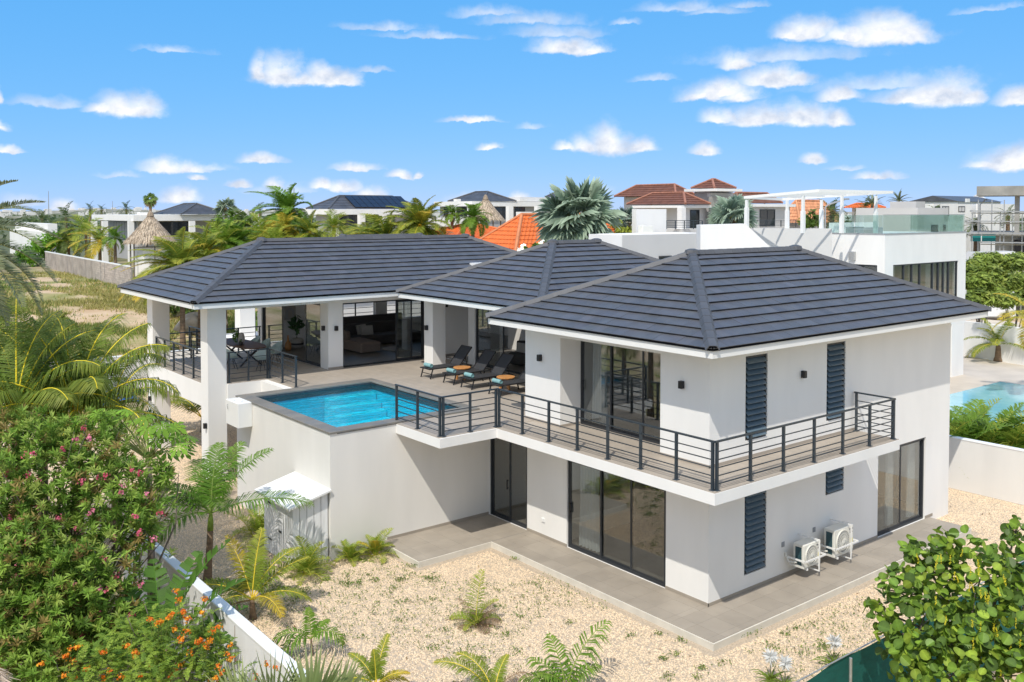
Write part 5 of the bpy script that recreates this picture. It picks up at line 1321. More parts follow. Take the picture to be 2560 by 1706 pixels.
# weeds creeping through the gravel
def weeds():
    rng = np.random.default_rng(8); mb = MB(); pts = []
    for x, y, r in [(710,1480,26),(735,1498,22),(690,1470,18),(760,1485,18),(745,1475,14),(820,1452,10),(870,1462,24),(890,1463,18),(865,1440,10),(935,1455,14),(1000,1455,16),(1025,1445,14),(1080,1450,14),(985,1475,10),(1015,1508,12),(1080,1502,6),(1165,1380,9),(1290,1400,10),(1340,1465,14),(1070,1452,12),(920,1440,8),(1000,1555,8),(1240,1520,9),(1300,1545,10),(1110,1580,10),(1260,1590,10),(860,1600,9),(1850,1588,22),(1870,1582,18),(1890,1578,16),(2040,1625,26),(2060,1620,16),(2085,1645,12),(1930,1620,14),(1960,1590,10),(1990,1575,10),(1655,1650,14),(1690,1640,10),(1755,1675,14),(1810,1660,10),(1670,1695,14),(1740,1698,10),(1700,1605,10),(1650,1590,9),(1025,1420,12),(1045,1418,8),(960,1408,12),(1530,1500,6),(1580,1592,12),(1480,1640,12),(1350,1690,10),(1290,1630,9),(1170,1625,8),(1090,1625,9),(1200,1650,9),(1420,1560,8),(1500,1600,9)]:
        ux, uy = rng.normal(0, 1, 2)
        for _ in range(int(r*1.0)): f_ = rng.normal(0, .55); q = on_z(x+r*(f_*ux*.8+rng.normal(0, .35)), y+r*.45*(f_*uy*.8+rng.normal(0, .35)), G); pts.append((q, rng.choice([.35, .5, .8])))
    for _ in range(4200):
        q = np.array((rng.uniform(-9.3, -1.4), rng.uniform(-4.8, 7), G))
        if sin(q[0]*1.1+1)+sin(q[1]*.9+q[0]*.5) > -.3: pts.append((q, .35))
    for _ in range(800): pts.append((np.array((rng.uniform(-1, 6), rng.uniform(-4.9, -1.6), G)), .45))
    for q, sc in pts:
        for _ in range(int(3+6*sc*rng.random())):
            d = nrm(rng.normal(size=3)*(1, 1, .5)+np.array((0, 0, .55))); u = nrm(np.cross(d, rng.normal(size=3))); w = np.cross(d, u); p_ = q+rng.normal(0, .05, 3)*(1, 1, 0)*(.6+sc)+np.array((0, 0, .03+rng.uniform(0, .05)))
            s = rng.uniform(.018, .036)*(.65+.35*sc); c = np.array([(.075, .125, .03), (.10, .15, .035), (.16, .19, .05)][rng.integers(3)])*rng.uniform(.75, 1.2)
            mb.add([p_-u*s, p_+w*s*.5, p_+u*s, p_-w*s*.5], [(0, 1, 2, 3)], [c]*4)
    mb.build('weeds', M_leaf, None, kind='stuff')
    mb = MB()
    for _ in range(900):
        q = np.array((rng.uniform(-9.4, 13), rng.uniform(-4.9, 8), G+.03))
        if (q[0] > -1.4 and q[1] > -1.3 and q[0] < 9.9) or (q[0] > -3.7 and q[1] > 6.1): continue
        if rng.random() < .5: q[0] = -9.5+abs(rng.normal(0, 1.2))
        d = nrm(rng.normal(size=3)*(1, 1, .25)); w = nrm(np.cross(d, (0, 0, 1.)))*rng.uniform(.006, .018); l = d*rng.uniform(.02, .075)
        mb.add([q-l, q+w, q+l, q-w], [(0, 1, 2, 3)], [np.array([(.16, .09, .04), (.22, .15, .07), (.09, .06, .035)][rng.integers(3)])*rng.uniform(.7, 1.2)]*4)
    mb.build('leaf_litter', M_leaf, None, kind='stuff')
weeds()
# dry grass of the empty lot
def lot_grass():
    rng = np.random.default_rng(13); V = []; C_ = []; n = 0
    bare = [(265, 795, 110, 20), (345, 805, 80, 20), (115, 742, 60, 15), (110, 705, 42, 11), (165, 775, 55, 9), (330, 860, 60, 22), (420, 900, 40, 20), (200, 745, 50, 6), (250, 845, 50, 10), (150, 715, 30, 6), (310, 900, 50, 14), (60, 800, 50, 14), (210, 700, 20, 5), (470, 860, 50, 18), (560, 880, 50, 16)]
    P = []
    while len(P) < 17000:
        x, y = rng.uniform(-80, 620), rng.uniform(655, 985)
        if any(((x-a)/c)**2+((y-b)/d)**2 < 1 for a, b, c, d in bare) and rng.random() < .97: continue
        DD = np.linspace(38, 118, 161); R_ = at(x, y, 1.0)-CAM; Q = CAM+DD[:, None]*R_; hit = np.nonzero(Q[:, 2] < gz(Q[:, 0], Q[:, 1]))[0]
        if len(hit) == 0: continue
        q = Q[hit[0]]; q[2] = gz_(q[0], q[1])
        if q[1] < 36 and q[0] > -8: continue
        if np.linalg.norm(q[:2]-CAM[:2]) > 112: continue
        P.append(q)
    P = np.array(P); N_ = len(P); K = 9
    a = rng.uniform(0, 2*pi, (N_, K, 1)); h = rng.uniform(.08, .30, (N_, K, 1))*rng.uniform(.5, 1.4, (N_, 1, 1))
    o = rng.normal(0, .22, (N_, K, 3))*(1, 1, 0); p0 = P[:, None]+o-np.array((0, 0, .02)); out = np.concatenate([np.cos(a), np.sin(a), np.zeros_like(a)], 2)
    w = np.concatenate([-np.sin(a), np.cos(a), np.zeros_like(a)], 2)*.035; tp = p0+out*h*.55+np.concatenate([np.zeros_like(h), np.zeros_like(h), h], 2)
    V = np.stack([p0-w, p0+w, tp], 2).reshape(-1, 3); pal = np.array([(.20, .19, .055), (.28, .24, .09), (.11, .145, .03), (.075, .125, .022), (.34, .27, .13)])
    g = (np.sin(P[:, 0]*.35)+np.sin(P[:, 1]*.22+P[:, 0]*.1))[:, None]*.5+rng.normal(0, .5, (N_, 1)); idx = np.clip((2-g*1.6).astype(int), 0, 4)[:, 0]
    col = pal[idx][:, None]*rng.uniform(.75, 1.25, (N_, K, 1)); k = np.arange(N_*K)*3
    MB().add(V, np.stack([k, k+1, k+2], 1), np.repeat(col.reshape(-1, 3), 3, 0)).build('dry_grass', M_leaf, None, kind='stuff')
lot_grass()
# ------------------------------------------------------------------ the neighbourhood
AX, AY = np.array((1., 0, 0)), np.array((0, 1., 0))
def ext(C0, a, px):
    k = (px-1280)/FPX; c = C0-CAM; return (k*(c@FW)-c@RT)/((a@RT)-k*(a@FW))
def corner(xl, xc, xr, y, D):
    C0 = at(xc, y, D); return C0, ext(C0, AY, xl), ext(C0, AX, xr)
def bld(t, name, m, xl, xc, xr, ytop, D, z0=None, yb=None, dy=None, dx=None):
    """box whose near vertical edge stands at xc; its two faces run out to xl and xr"""
    C0, ly, lx = corner(xl, xc, xr, ytop, D)
    if dy: ly = dy
    if dx: lx = dx
    zb = gz_(C0[0], C0[1])-.3 if z0 is None else z0
    if yb is not None: zb = at(xc, yb, D)[2]
    MB().box(C0[0], C0[1], zb, C0[0]+lx, C0[1]+ly, C0[2]).build(name, m, t); return C0, ly, lx, zb
def vbox(t, name, m, x0, x1, y0, y1, D, dep):
    xm = (x0+x1)/2; r = at(xm, 500, D)-CAM; f = nrm(r*(1, 1, 0)); u = np.array((f[1], -f[0], 0)); c = at(xm, y0, D); zb = max(at(xm, y1, D)[2], gz_(c[0], c[1])-.3) if y1 > 0 else 0
    hw = (x1-x0)/2*D/FPX*(RT@u if abs(RT@u) > .5 else 1); MB().obox((c[0]+f[0]*dep/2, c[1]+f[1]*dep/2, (c[2]+zb)/2), u, f, (0, 0, 1), hw, dep/2, (c[2]-zb)/2).build(name, m, t)
def pane_on(t, b, face, p0, p1, y0, y1, m=None, name='window', frame=True, off=.03):
    """a framed window on a face of box b between pixel columns p0..p1 and rows y0..y1"""
    C0, ly, lx, zb = b; a = AX if face == 'x' else AY
    s0, s1 = ext(C0, a, p0), ext(C0, a, p1); s0, s1 = min(s0, s1), max(s0, s1)
    q = C0+a*(s0+s1)/2; D = (q-CAM)@FW; z1, z0 = at((p0+p1)/2, y0, D)[2], at((p0+p1)/2, y1, D)[2]
    mb = MB(); mp = MB(); w = .07
    def bx(m_, u0, u1, za, zb_, o0, o1):
        if face == 'x': m_.box(C0[0]+u0, C0[1]-o1, za, C0[0]+u1, C0[1]-o0, zb_)
        else: m_.box(C0[0]-o1, C0[1]+u0, za, C0[0]-o0, C0[1]+u1, zb_)
    bx(mp, s0+w, s1-w, z0+w, z1-w, .004, .02)
    bx(mb, s0, s0+w, z0, z1, .004, off+.02); bx(mb, s1-w, s1, z0, z1, .004, off+.02); bx(mb, s0+w, s1-w, z1-w, z1, .004, off+.02); bx(mb, s0+w, s1-w, z0, z0+w, .004, off+.02)
    n = int((s1-s0)/1.3)
    for i in range(1, n+1): u = s0+(s1-s0)*i/(n+1); bx(mb, u-.03, u+.03, z0+w, z1-w, .021, off+.01)
    f = mb.build(name, M_frame, t); mp.build('pane', m or M_dglass, f); return f
M_dglass = mat('dark_reflective_glass', (.025, .03, .035), .06, spec=.8)
M_lglass = mat('pale_reflective_glass', (.22, .24, .23), .08, spec=.8, var=.25, scale=.8)
def far_roof(t, m, x0, y0, x1, y1, ze, zr, course=.36, wave=0., capm=None, name='roof', over=0.):
    mb = MB(); w, h = x1-x0, y1-y0
    if w >= h: R0, R1 = (x0+h/2, y0+h/2, zr), (x1-h/2, y0+h/2, zr)
    else: R0, R1 = (x0+w/2, y0+w/2, zr), (x0+w/2, y1-w/2, zr)
    A, B, C_, D = (x0, y0, ze), (x1, y0, ze), (x1, y1, ze), (x0, y1, ze)
    fc = [(A, B, R0, R1), (D, A, R0, R0), (B, C_, R1, R1), (C_, D, R1, R0)] if w >= h else [(A, B, R0, R0), (D, A, R1, R0), (B, C_, R0, R1), (C_, D, R1, R1)]
    for E0, E1, P0_, P1_ in fc:
        E0, E1, P0_, P1_ = [np.array(p, float) for p in (E0, E1, P0_, P1_)]
        U = nrm(E1-E0); Nn = nrm(np.cross(U, P0_-E0)); sl = np.linalg.norm((P0_-E0)-U*((P0_-E0)@U)); nr = max(3, int(sl/course))
        for k in range(nr):
            v0, v1 = k/nr, (k+1)/nr; l0, r0, l1, r1 = E0+(P0_-E0)*v0, E1+(P1_-E1)*v0, E0+(P0_-E0)*v1, E1+(P1_-E1)*v1
            wd = np.linalg.norm(r0-l0); nc = max(1, int(wd/(.075 if wave else 3.)))
            o = len(mb.v)
            for i in range(nc+1):
                f = i/nc; pb_, pt_ = l0+(r0-l0)*f, l1+(r1-l1)*f
                hb = wave*sin(2*pi*((pb_-E0)@U)/.30); ht = wave*sin(2*pi*((pt_-E0)@U)/.30)
                mb.v += [tuple(pb_), tuple(pb_+Nn*(.05+hb)), tuple(pt_+Nn*(.01+ht))]
            for i in range(nc):
                a, b = o+3*i, o+3*i+3; mb.f += [(a, b, b+1, a+1), (a+1, b+1, b+2, a+2)]
    rf = mb.build(name, m, t)
    cp = MB()
    for p, r in ((A, R0), (B, R1), (C_, R1), (D, R0)) if w >= h else ((A, R0), (B, R0), (C_, R1), (D, R1)):
        cp.tube([np.array(p)+(0, 0, .05), np.array(r)+(0, 0, .05)], .11, 6)
    cp.tube([np.array(R0)+(0, 0, .05), np.array(R1)+(0, 0, .05)], .11, 6); cp.build('ridge_caps', capm or m, rf)
    return rf
def roof_px(t, m, xl, xc, xr, ye, yr, D, **k):
    C0, ly, lx = corner(xl, xc, xr, ye, D); mid = C0+AX*lx/2+AY*ly/2; Dm = (mid-CAM)@FW; px = 1280+FPX*((mid-CAM)@RT)/Dm
    zr = at(px, yr, Dm)[2]; return far_roof(t, m, C0[0], C0[1], C0[0]+lx, C0[1]+ly, C0[2], zr, **k), C0, ly, lx
def house(name, label, px, D): q = at(px, 560, D); return thing(name, label, 'house', (q[0], q[1], gz_(q[0], q[1])))

# concrete block wall at the end of the lot
a_, b_ = on_z(115, 671, 2.1), on_z(330, 727, 2.05); dv = b_-a_; dv[2] = 0; Lw = np.linalg.norm(dv); du = dv/Lw; dn = np.array((du[1], -du[0], 0))
if dn@(CAM-a_) < 0: dn = -dn
bw = thing('block_wall', 'weathered grey concrete block wall at the far end of the empty lot', 'wall', (*((a_+b_)/2)[:2], 2.0))
zb0 = 1.75
mb = MB(); mb.obox((a_+b_)/2*(1, 1, 0)+(0, 0, zb0+1.12), du, dn, (0, 0, 1), Lw/2+.05, .06, 1.13); mb.build('mortar_core', M_mortar, bw)
mb = MB(); mb.obox((a_+b_)/2*(1, 1, 0)+(0, 0, zb0+2.30), du, dn, (0, 0, 1), Lw/2+.08, .11, .05); mb.build('coping', M_trim, bw)
bl_ = []
for r in range(11):
    n = int(Lw/.46)
    for i in range(n):
        s = (i+.5+(.5 if r % 2 else 0))*.46
        if s > Lw-.2: continue
        bl_.append((a_+du*s)*(1, 1, 0)+np.array((0, 0, zb0+.10+r*.205))+dn*(.07+RNG.uniform(-.006, .006)))
bl_.sort(key=lambda q: np.linalg.norm(q-CAM)); rest = MB(); pm = MB().obox((0, 0, 0), du, dn, (0, 0, 1), .221, .02, .095).mesh('block', M_block)
for i, q in enumerate(bl_):
    if i < 300: inst('block', pm, bw, Matrix.Translation(Vector(q-np.array(WL[bw.name]))))
    else: rest.obox(q, du, dn, (0, 0, 1), .221, .02, .095)
rest.build('block', M_block, bw, kind='stuff')
mb = MB()
for s, w, h in ((.16, .12, 1.2), (.33, .2, 1.9), (.40, .1, 1.7), (.55, .18, 1.6), (.72, .16, 2.0), (.76, .12, 2.1), (.86, .1, 1.3), (.25, .1, 1.2)):
    q = a_+du*s*Lw; mb.obox(q*(1, 1, 0)+np.array((0, 0, zb0+2.24-h/2))+dn*.097, du, dn, (0, 0, 1), w/2, .002, h/2)
mb.build('rain_streak', mat('dark_rain_stain', (.27, .25, .235), .95, var=.25, scale=2), bw)
q = on_z(500, 812, gz_(*on_z(500, 812, 0)[:2])); mb = MB(); rr = np.random.default_rng(2)
for i in range(9):
    for j in range(14):
        th, ph = pi*i/8, 2*pi*j/14; f = 1+.18*sin(3*ph+2*th)+rr.normal(0, .05); mb.v.append((q[0]+1.5*f*sin(th)*cos(ph), q[1]+1.0*f*sin(th)*sin(ph), q[2]+.1+.62*f*cos(th)+.12*sin(5*ph)*sin(th)))
for i in range(8):
    for j in range(14): mb.f.append((i*14+j, i*14+(j+1) % 14, (i+1)*14+(j+1) % 14, (i+1)*14+j))
mb.build('boulder', M_rock, None, loc=tuple(q), cat='boulder', label='pale boulder in dry grass seen between the porch columns', smooth=True)
q = on_z(287, 1003, G); mb = MB(); leafy = MB()
for i in range(8):
    for j in range(9): mb.v.append((q[0]+(i-4)*.28, q[1]+(j-4)*.25, G+.02+max(0, .55-.1*((i-4)**2+(j-4)**2)**.5*1.1)+rr.uniform(0, .1)))
for i in range(7):
    for j in range(8): mb.f.append((i*9+j, i*9+j+1, (i+1)*9+j+1, (i+1)*9+j))
mb.build('tarpaulin', M_blue, None, loc=tuple(q), cat='tarpaulin', label='crumpled blue tarpaulin on the ground behind the coconut palm')

def palapa(label, xa, ya, xl, xr, ye, D, wall=True):
    ap = at(xa, ya, D); r = (xr-xl)/2*D/FPX; ze = at(xa, ye, D)[2]; zb = gz_(ap[0], ap[1]); t = thing('thatched_hut', label, 'hut', (ap[0], ap[1], zb), 'thatched palm leaf huts')
    mb = MB(); rr = np.random.default_rng(int(xa)); n = 40; m = 9
    for j in range(m):
        f = j/(m-1); rad_ = r*(.05+.95*f**1.08); z = ap[2]+(ze-ap[2])*f**.92
        for k in range(n): jj = rr.normal(0, .035)+(.06 if k % 2 else -.06)*f; mb.v.append((ap[0]+(rad_*(1+jj*.5))*cos(2*pi*k/n), ap[1]+(rad_*(1+jj*.5))*sin(2*pi*k/n), z+jj-(.15*rr.random() if j == m-1 else 0)))
    for j in range(m-1):
        for k in range(n): mb.f.append((j*n+k, j*n+(k+1) % n, (j+1)*n+(k+1) % n, (j+1)*n+k))
    rf = mb.build('thatch_roof', M_thatch, t)
    st = MB()
    for k in range(1500):
        a = rr.uniform(0, 2*pi); f = rr.uniform(.05, 1)**.6; rad_ = r*(.05+.95*f**1.08)+.05; z = ap[2]+(ze-ap[2])*f**.92+.05; f2 = f+.14; r2 = r*(.05+.95*f2**1.08)+.06; z2 = ap[2]+(ze-ap[2])*f2**.92
        w = np.array((-sin(a), cos(a), 0))*.04; p0 = np.array((ap[0]+rad_*cos(a), ap[1]+rad_*sin(a), z)); p1 = np.array((ap[0]+r2*cos(a+rr.normal(0, .03)), ap[1]+r2*sin(a), z2-.03))
        c = np.array((.40, .33, .25))*rr.uniform(.55, 1.3); st.add([p0-w, p0+w, p1], [(0, 1, 2)], [c]*3)
    st.build('thatch_strands', M_leaf, rf, kind='stuff')
    MB().lathe([(.16*r, -.30), (.10*r, .05), (.03*r, .22)], tuple(ap), 10).build('thatch_cap', M_thatch, rf)
    for k in range(6): a = k*pi/3+.4; MB().tube([(ap[0]+r*.82*cos(a), ap[1]+r*.82*sin(a), zb), (ap[0]+r*.82*cos(a), ap[1]+r*.82*sin(a), ze+.3)], .07, 6).build('post', M_wood2, t)
    if wall: MB().lathe([(r*.62, 0), (r*.62, (ze-zb)*.86)], (ap[0], ap[1], zb), 16).build('hut_wall', M_white, t)
    return t
palapa('thatched conical hut above the concrete block wall on the left', 376, 533, 309, 432, 606, 93)
palapa('thatched conical hut in front of the white terrace house, left of the orange roof', 1214, 492, 1178, 1270, 549, 98, wall=False)

t = house('low_white_house', 'low flat white house with a satellite dish at the left edge', 100, 130)
bld(t, 'wall', M_white, 0, 119, 143, 560, 128, dy=22); b = bld(t, 'lower_wall', M_white, -40, 112, 125, 580, 126.6, dy=24)
q = at(35, 547, 128); MB().lathe([(.02, 0), (.8, .12), (1.1, .35)], tuple(q), 14).build('satellite_dish', M_trim, t); MB().tube([q-(0, 0, 1.2), q], .06, 5).build('dish_post', M_galv, t)

t = house('tiled_white_house', 'white house with a long flat canopy and small slate hip roof on the left', 400, 122)
f = bld(t, 'canopy', M_white, 229, 334, 590, 538, 120, yb=553); z2 = f[3]
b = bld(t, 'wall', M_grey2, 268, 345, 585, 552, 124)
pane_on(t, b, 'x', 355, 470, 555, 590); pane_on(t, b, 'y', 285, 340, 555, 600, M_grey2, 'panel')
for px in (327, 262, 235, 480, 585): q = at(px, 552, 120.4); MB().box(q[0]-.35, q[1]-.2, gz_(q[0], q[1]), q[0]+.35, q[1]+.3, z2-.003).build('column', M_white, t)
roof_px(t, M_tilefar, 383, 453, 573, 536, 510, 123, capm=M_cap); bld(t, 'roof_parapet', M_white, 343, 350, 376, 531, 121, yb=538); bld(t, 'roof_parapet', M_white, 573, 585, 612, 530, 126, yb=545)
bld(t, 'side_wall', M_white, 575, 600, 660, 545, 128)

t = house('solar_house', 'white house with a slate hip roof covered in solar panels, left of centre', 880, 100)
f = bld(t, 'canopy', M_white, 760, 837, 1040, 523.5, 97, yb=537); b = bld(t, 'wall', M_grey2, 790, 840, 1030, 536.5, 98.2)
pane_on(t, b, 'x', 848, 905, 538, 575); pane_on(t, b, 'x', 914, 930, 538, 575); q = pane_on(t, b, 'x', 934, 955, 538, 575, mat('brown_door_panel', (.25, .12, .06), .6), 'door')
for px in (842, 908, 962): q = at(px, 537, 97.3); MB().box(q[0]-.3, q[1]+.1, gz_(q[0], q[1]), q[0]+.3, q[1]+.7, f[3]-.003).build('column', M_white, t)
rf, C0, ly, lx = roof_px(t, M_tilefar, 765, 822, 1062, 522.5, 491.5, 98, capm=M_cap)
def solar(t, C0, ly, lx, zr, s0, s1, n, rows, D0=.08):
    w = ly/2; sl = (zr-C0[2])/w; up_ = nrm(np.array((0, 1., sl))); nn = np.cross(AX, up_)
    for r in range(rows):
        for i in range(n):
            c = C0+AX*(s0+(s1-s0)*(i+.5)/n+ (r % 2)*.0)+up_*(w*(.18+.30*r)*sqrt(1+sl*sl))+nn*.16
            MB().obox(c, AX, up_, nn, (s1-s0)/n/2-.03, w*.145*sqrt(1+sl*sl), .03).build('solar_panel', M_pv, t)
zr_ = max(v.co.z for v in rf.data.vertices)+WL[rf.name][2]
solar(t, C0, ly, lx, zr_, lx*.26, lx*.86, 9, 3)

t = house('terrace_house', 'white two storey house with terraces and a slate hip roof behind the second thatched hut', 1230, 115)
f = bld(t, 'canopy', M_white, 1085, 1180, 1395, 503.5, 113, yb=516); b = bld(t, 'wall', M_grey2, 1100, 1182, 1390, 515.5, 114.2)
pane_on(t, b, 'x', 1190, 1274, 518, 548); pane_on(t, b, 'x', 1286, 1312, 518, 548); pane_on(t, b, 'y', 1110, 1176, 518, 540)
for px in (1136, 1182, 1279, 1350): q = at(px, 516, 113.2); MB().box(q[0]-.35, q[1]+.1, gz_(q[0], q[1]), q[0]+.35, q[1]+.7, f[3]-.003).build('column', M_white, t)
rf, C0, ly, lx = roof_px(t, M_tilefar, 1119, 1209, 1291, 503, 480.5, 114, capm=M_cap); zr_ = max(v.co.z for v in rf.data.vertices)+WL[rf.name][2]
bld(t, 'flat_roof_parapet', M_greyw, 1262, 1300, 1400, 493, 120, yb=504); bld(t, 'roof_parapet', M_white, 1134, 1142, 1152, 498, 112.6, yb=504); bld(t, 'roof_parapet', M_white, 1292, 1300, 1318, 498, 116, yb=504)
roof_px(t, M_tilefar, 1362, 1395, 1440, 493, 478, 128, capm=M_cap); bld(t, 'terrace_wall', M_white, 1290, 1303, 1440, 530, 100, yb=545); bld(t, 'lower_terrace', M_white, 1070, 1110, 1200, 545, 108)

t = house('orange_roof_house', 'house with a bright orange clay tile hip roof just behind the slate roofs', 1300, 57)
C0 = at(1288, 634, 53.5); ly = ext(C0, AY, 1160)
rf = far_roof(t, M_orange, C0[0], C0[1], C0[0]+11.5, C0[1]+ly, C0[2], at(1313, 538, 60.5)[2], course=.34, wave=.022, capm=mat('pale_orange_cap', (.60, .22, .09), .7, var=.15, scale=4))
MB().box(C0[0]+.6, C0[1]+.6, gz_(C0[0], C0[1]), C0[0]+10.9, C0[1]+ly-.6, C0[2]-.02).build('wall', M_warm, t)
q = at(1135, 600, 75); far_roof(t, M_orange, q[0], q[1], q[0]+9, q[1]+8, q[2], at(1150, 562, 80)[2], course=.34, wave=.022); MB().box(q[0]+.5, q[1]+.5, gz_(q[0], q[1]), q[0]+8.5, q[1]+7.5, q[2]-.02).build('rear_wall', M_warm, t)

# brown roofed house
t = house('brown_roof_house', 'grey house with brown clay tile roofs and a square tower behind the white house', 1750, 82)
K = dict(course=.34, wave=.0, capm=mat('pale_brown_cap', (.34, .15, .10), .8, var=.2, scale=4))
f = bld(t, 'fascia', M_white, 1580, 1703, 1781, 514, 76, yb=520); b = bld(t, 'wall', M_greyw, 1590, 1712, 1775, 519, 77.5)
roof_px(t, M_brown, 1566, 1714, 1777, 511, 484, 76, **K); roof_px(t, M_brown, 1535, 1690, 1745, 490, 464, 84, **K); bld(t, 'rear_wall', M_greyw, 1560, 1692, 1740, 491, 85)
pane_on(t, b, 'y', 1640, 1660, 525, 572); pane_on(t, b, 'x', 1725, 1748, 525, 572, M_dglass, 'door')
q = at(1704, 519, 76.2); MB().box(q[0]-.25, q[1]-.25, gz_(q[0], q[1]), q[0]+.25, q[1]+.25, q[2]).build('column', M_white, t)
def farrail(t, xa, xb, y0, y1, D):
    a, b2 = at(xa, y0, D), at(xb, y0, D); h = (y1-y0)*D/FPX; r = MB().bar(a, b2, .05).build('railing', M_metal, t)
    for k in range(1, 5): MB().bar(a-(0, 0, h*k/5), b2-(0, 0, h*k/5), .03).build('rail', M_metal, r)
    for k in range(5): p = a+(b2-a)*k/4; MB().bar(p, p-(0, 0, h), .06).build('post', M_metal, r)
farrail(t, 1666, 1756, 552, 573, 75); bld(t, 'balcony_slab', M_greyw, 1640, 1704, 1765, 573, 75, yb=582)
tw_ = bld(t, 'tower_wall', M_grey2, 1736, 1776, 1833, 477, 79); bld(t, 'tower_band', M_greyw, 1768, 1776, 1834, 483, 78.6, yb=492); bld(t, 'chimney', M_conc, 1772, 1780, 1832, 491.5, 78.3); bld(t, 'tower_slab', M_white, 1710, 1793, 1856, 471.5, 77.5, yb=478); roof_px(t, M_brown, 1727, 1786, 1841, 470.5, 450, 78.2, **K)
roof_px(t, M_brown, 1800, 1846, 1957, 508, 484, 80, **K); f = bld(t, 'fascia', M_white, 1810, 1850, 1990, 510, 79.5, yb=517); b = bld(t, 'wall', M_greyw, 1815, 1858, 1975, 516.5, 80.5)
pane_on(t, b, 'x', 1899, 1937, 524, 566, M_dglass, 'door'); farrail(t, 1840, 1990, 551, 567, 79)
t = house('peach_roof_house', 'house with a pale peach clay tile roof behind the white pergola', 2010, 95)
roof_px(t, M_peach, 1935, 2000, 2110, 558, 503, 88, course=.36, wave=.03); bld(t, 'wall', M_warm, 1945, 2002, 2100, 558, 89)
t = house('red_roof_house', 'far house with a reddish clay roof under the right end of the pergola', 2180, 120)
roof_px(t, M_orange, 2110, 2150, 2215, 520, 510, 110, course=.4, wave=.03); roof_px(t, M_peach, 2150, 2170, 2215, 550, 536, 98, course=.4, wave=.03); bld(t, 'wall', M_warm, 2130, 2160, 2212, 520, 111); bld(t, 'wall', M_warm, 2150, 2172, 2212, 550, 99)

# modern white neighbour
t = house('modern_white_house', 'modern flat roofed white house with a glass railed roof terrace and pergola on the right', 2213, 47)
X0, Y0, X1 = 26.38, 10.9, 34.65
wn = MB(); wn.wall('x', Y0, Y0+.3, X0, X1, 2.70, 7.60, [(27.16, 33.82, 3.9, 6.10)]); wn.wall('y', X0, X0+.3, Y0+.3, 20, 2.7, 7.60, [(11.3, 13.1, 3.9, 6.10)]); wn.box(X0+.3, Y0+.3, 7.3, X1, 20, 7.58); wn.wall('y', X1-.3, X1, Y0+.3, 20, 2.7, 7.6); wn.box(X0+.3, Y0+.3, 2.7, X1-.3, 20, 2.9)
wn.build('upper_wall', M_white, t); MB().cbox(33.22, Y0, G-.2, 34.57, Y0+.8, 2.699, .01).build('pier', M_white, t); MB().box(X0, 14.5, G-.2, X1, 20, 2.699).build('lower_wall', M_white, t)
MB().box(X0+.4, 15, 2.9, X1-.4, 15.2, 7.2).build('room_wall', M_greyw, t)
wf = MB(); xs = [27.16, 28.3, 29.1, 29.9, 31.2, 31.8, 32.35, 32.9, 33.82]
for z in (3.9, 6.04): wf.box(27.16, Y0+.06, z, 33.82, Y0+.16, z+.06)
for i, x in enumerate(xs): wf.box(x-(0 if i == 0 else .045), Y0+.055, 3.9, x+(.09 if i == 0 else .045 if i < 8 else 0), Y0+.165, 6.10)
wf.build('window', M_frame, t)
wp = [o for o in t.children if o.name.startswith('window')][0]
for i in range(8):
    MB().box(xs[i]+.05, Y0+.10, 3.96, xs[i+1]-.05, Y0+.11, 6.04).build('pane', M_glass, wp)
MB().box(29.9, Y0+.7, 2.95, 31.2, Y0+.75, 6.6).build('lace_panel', M_linen, t)
for k, (x0_, x1_) in enumerate(((27.4, 28.2), (31.3, 32.2), (32.9, 33.6))): MB().box(x0_, Y0+.5, 3.0, x1_, Y0+.53, 6.5).build('blind', M_cur, t)
w2 = MB(); w2.box(X0+.06, 11.3, 3.9, X0+.16, 11.38, 6.1); w2.box(X0+.06, 13.02, 3.9, X0+.16, 13.1, 6.1); w2.box(X0+.06, 11.38, 6.02, X0+.16, 13.02, 6.1); w2.box(X0+.06, 12.1, 3.9, X0+.16, 12.2, 6.02); w2.build('side_window', M_frame, t); MB().box(X0+.10, 11.38, 3.9, X0+.11, 13.02, 6.02).build('pane', M_glass, t)
q = at(2138, 637, 47.5); MB().cbox(X0-.18, 12.45, q[2]-.22, X0-.001, 12.75, q[2]+.2, .01).build('wall_lamp', M_galv, t)
MB().box(X0-.02, Y0-.02, 7.601, X1, Y0+.28, 7.66).box(X0-.02, Y0+.281, 7.601, X0+.28, 14.0, 7.66).build('roof_kerb', M_galv, t)
for i in range(3): a0 = X0+i*(X1-X0)/3; MB().box(a0+.02, Y0+.1, 7.66, a0+(X1-X0)/3-.02, Y0+.115, 8.56).build('glass_panel', M_gclear, t)
MB().box(X0, Y0+.09, 8.562, X1, Y0+.125, 8.59).build('glass_rail', M_galv, t)
for i in range(2): a0 = Y0+.15+i*1.55; MB().box(X0+.1, a0+.02, 7.66, X0+.115, a0+1.53, 8.56).build('glass_panel', M_gclear, t)
MB().box(X1-.115, Y0+.15, 7.66, X1-.10, 14, 8.56).build('glass_panel', M_gclear, t)
MB().box(27.2, 14.2, 7.58, 31.5, 14.5, 8.15).build('roof_bench', M_white, t); MB().box(27.3, 13.0, 7.58, 28.0, 13.6, 7.95).build('planter', M_galv, t); MB().box(28.6, 12.8, 7.58, 29.5, 13.4, 7.9).build('planter', M_galv, t)
b = bld(t, 'west_wing', M_white, 1472, 1555, 1760, 588, 43)
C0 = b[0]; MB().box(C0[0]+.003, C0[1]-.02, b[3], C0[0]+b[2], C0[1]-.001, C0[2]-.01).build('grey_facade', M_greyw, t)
pane_on(t, (C0-(0, .02, 0), *b[1:]), 'x', 1647, 1678, 640, 658)
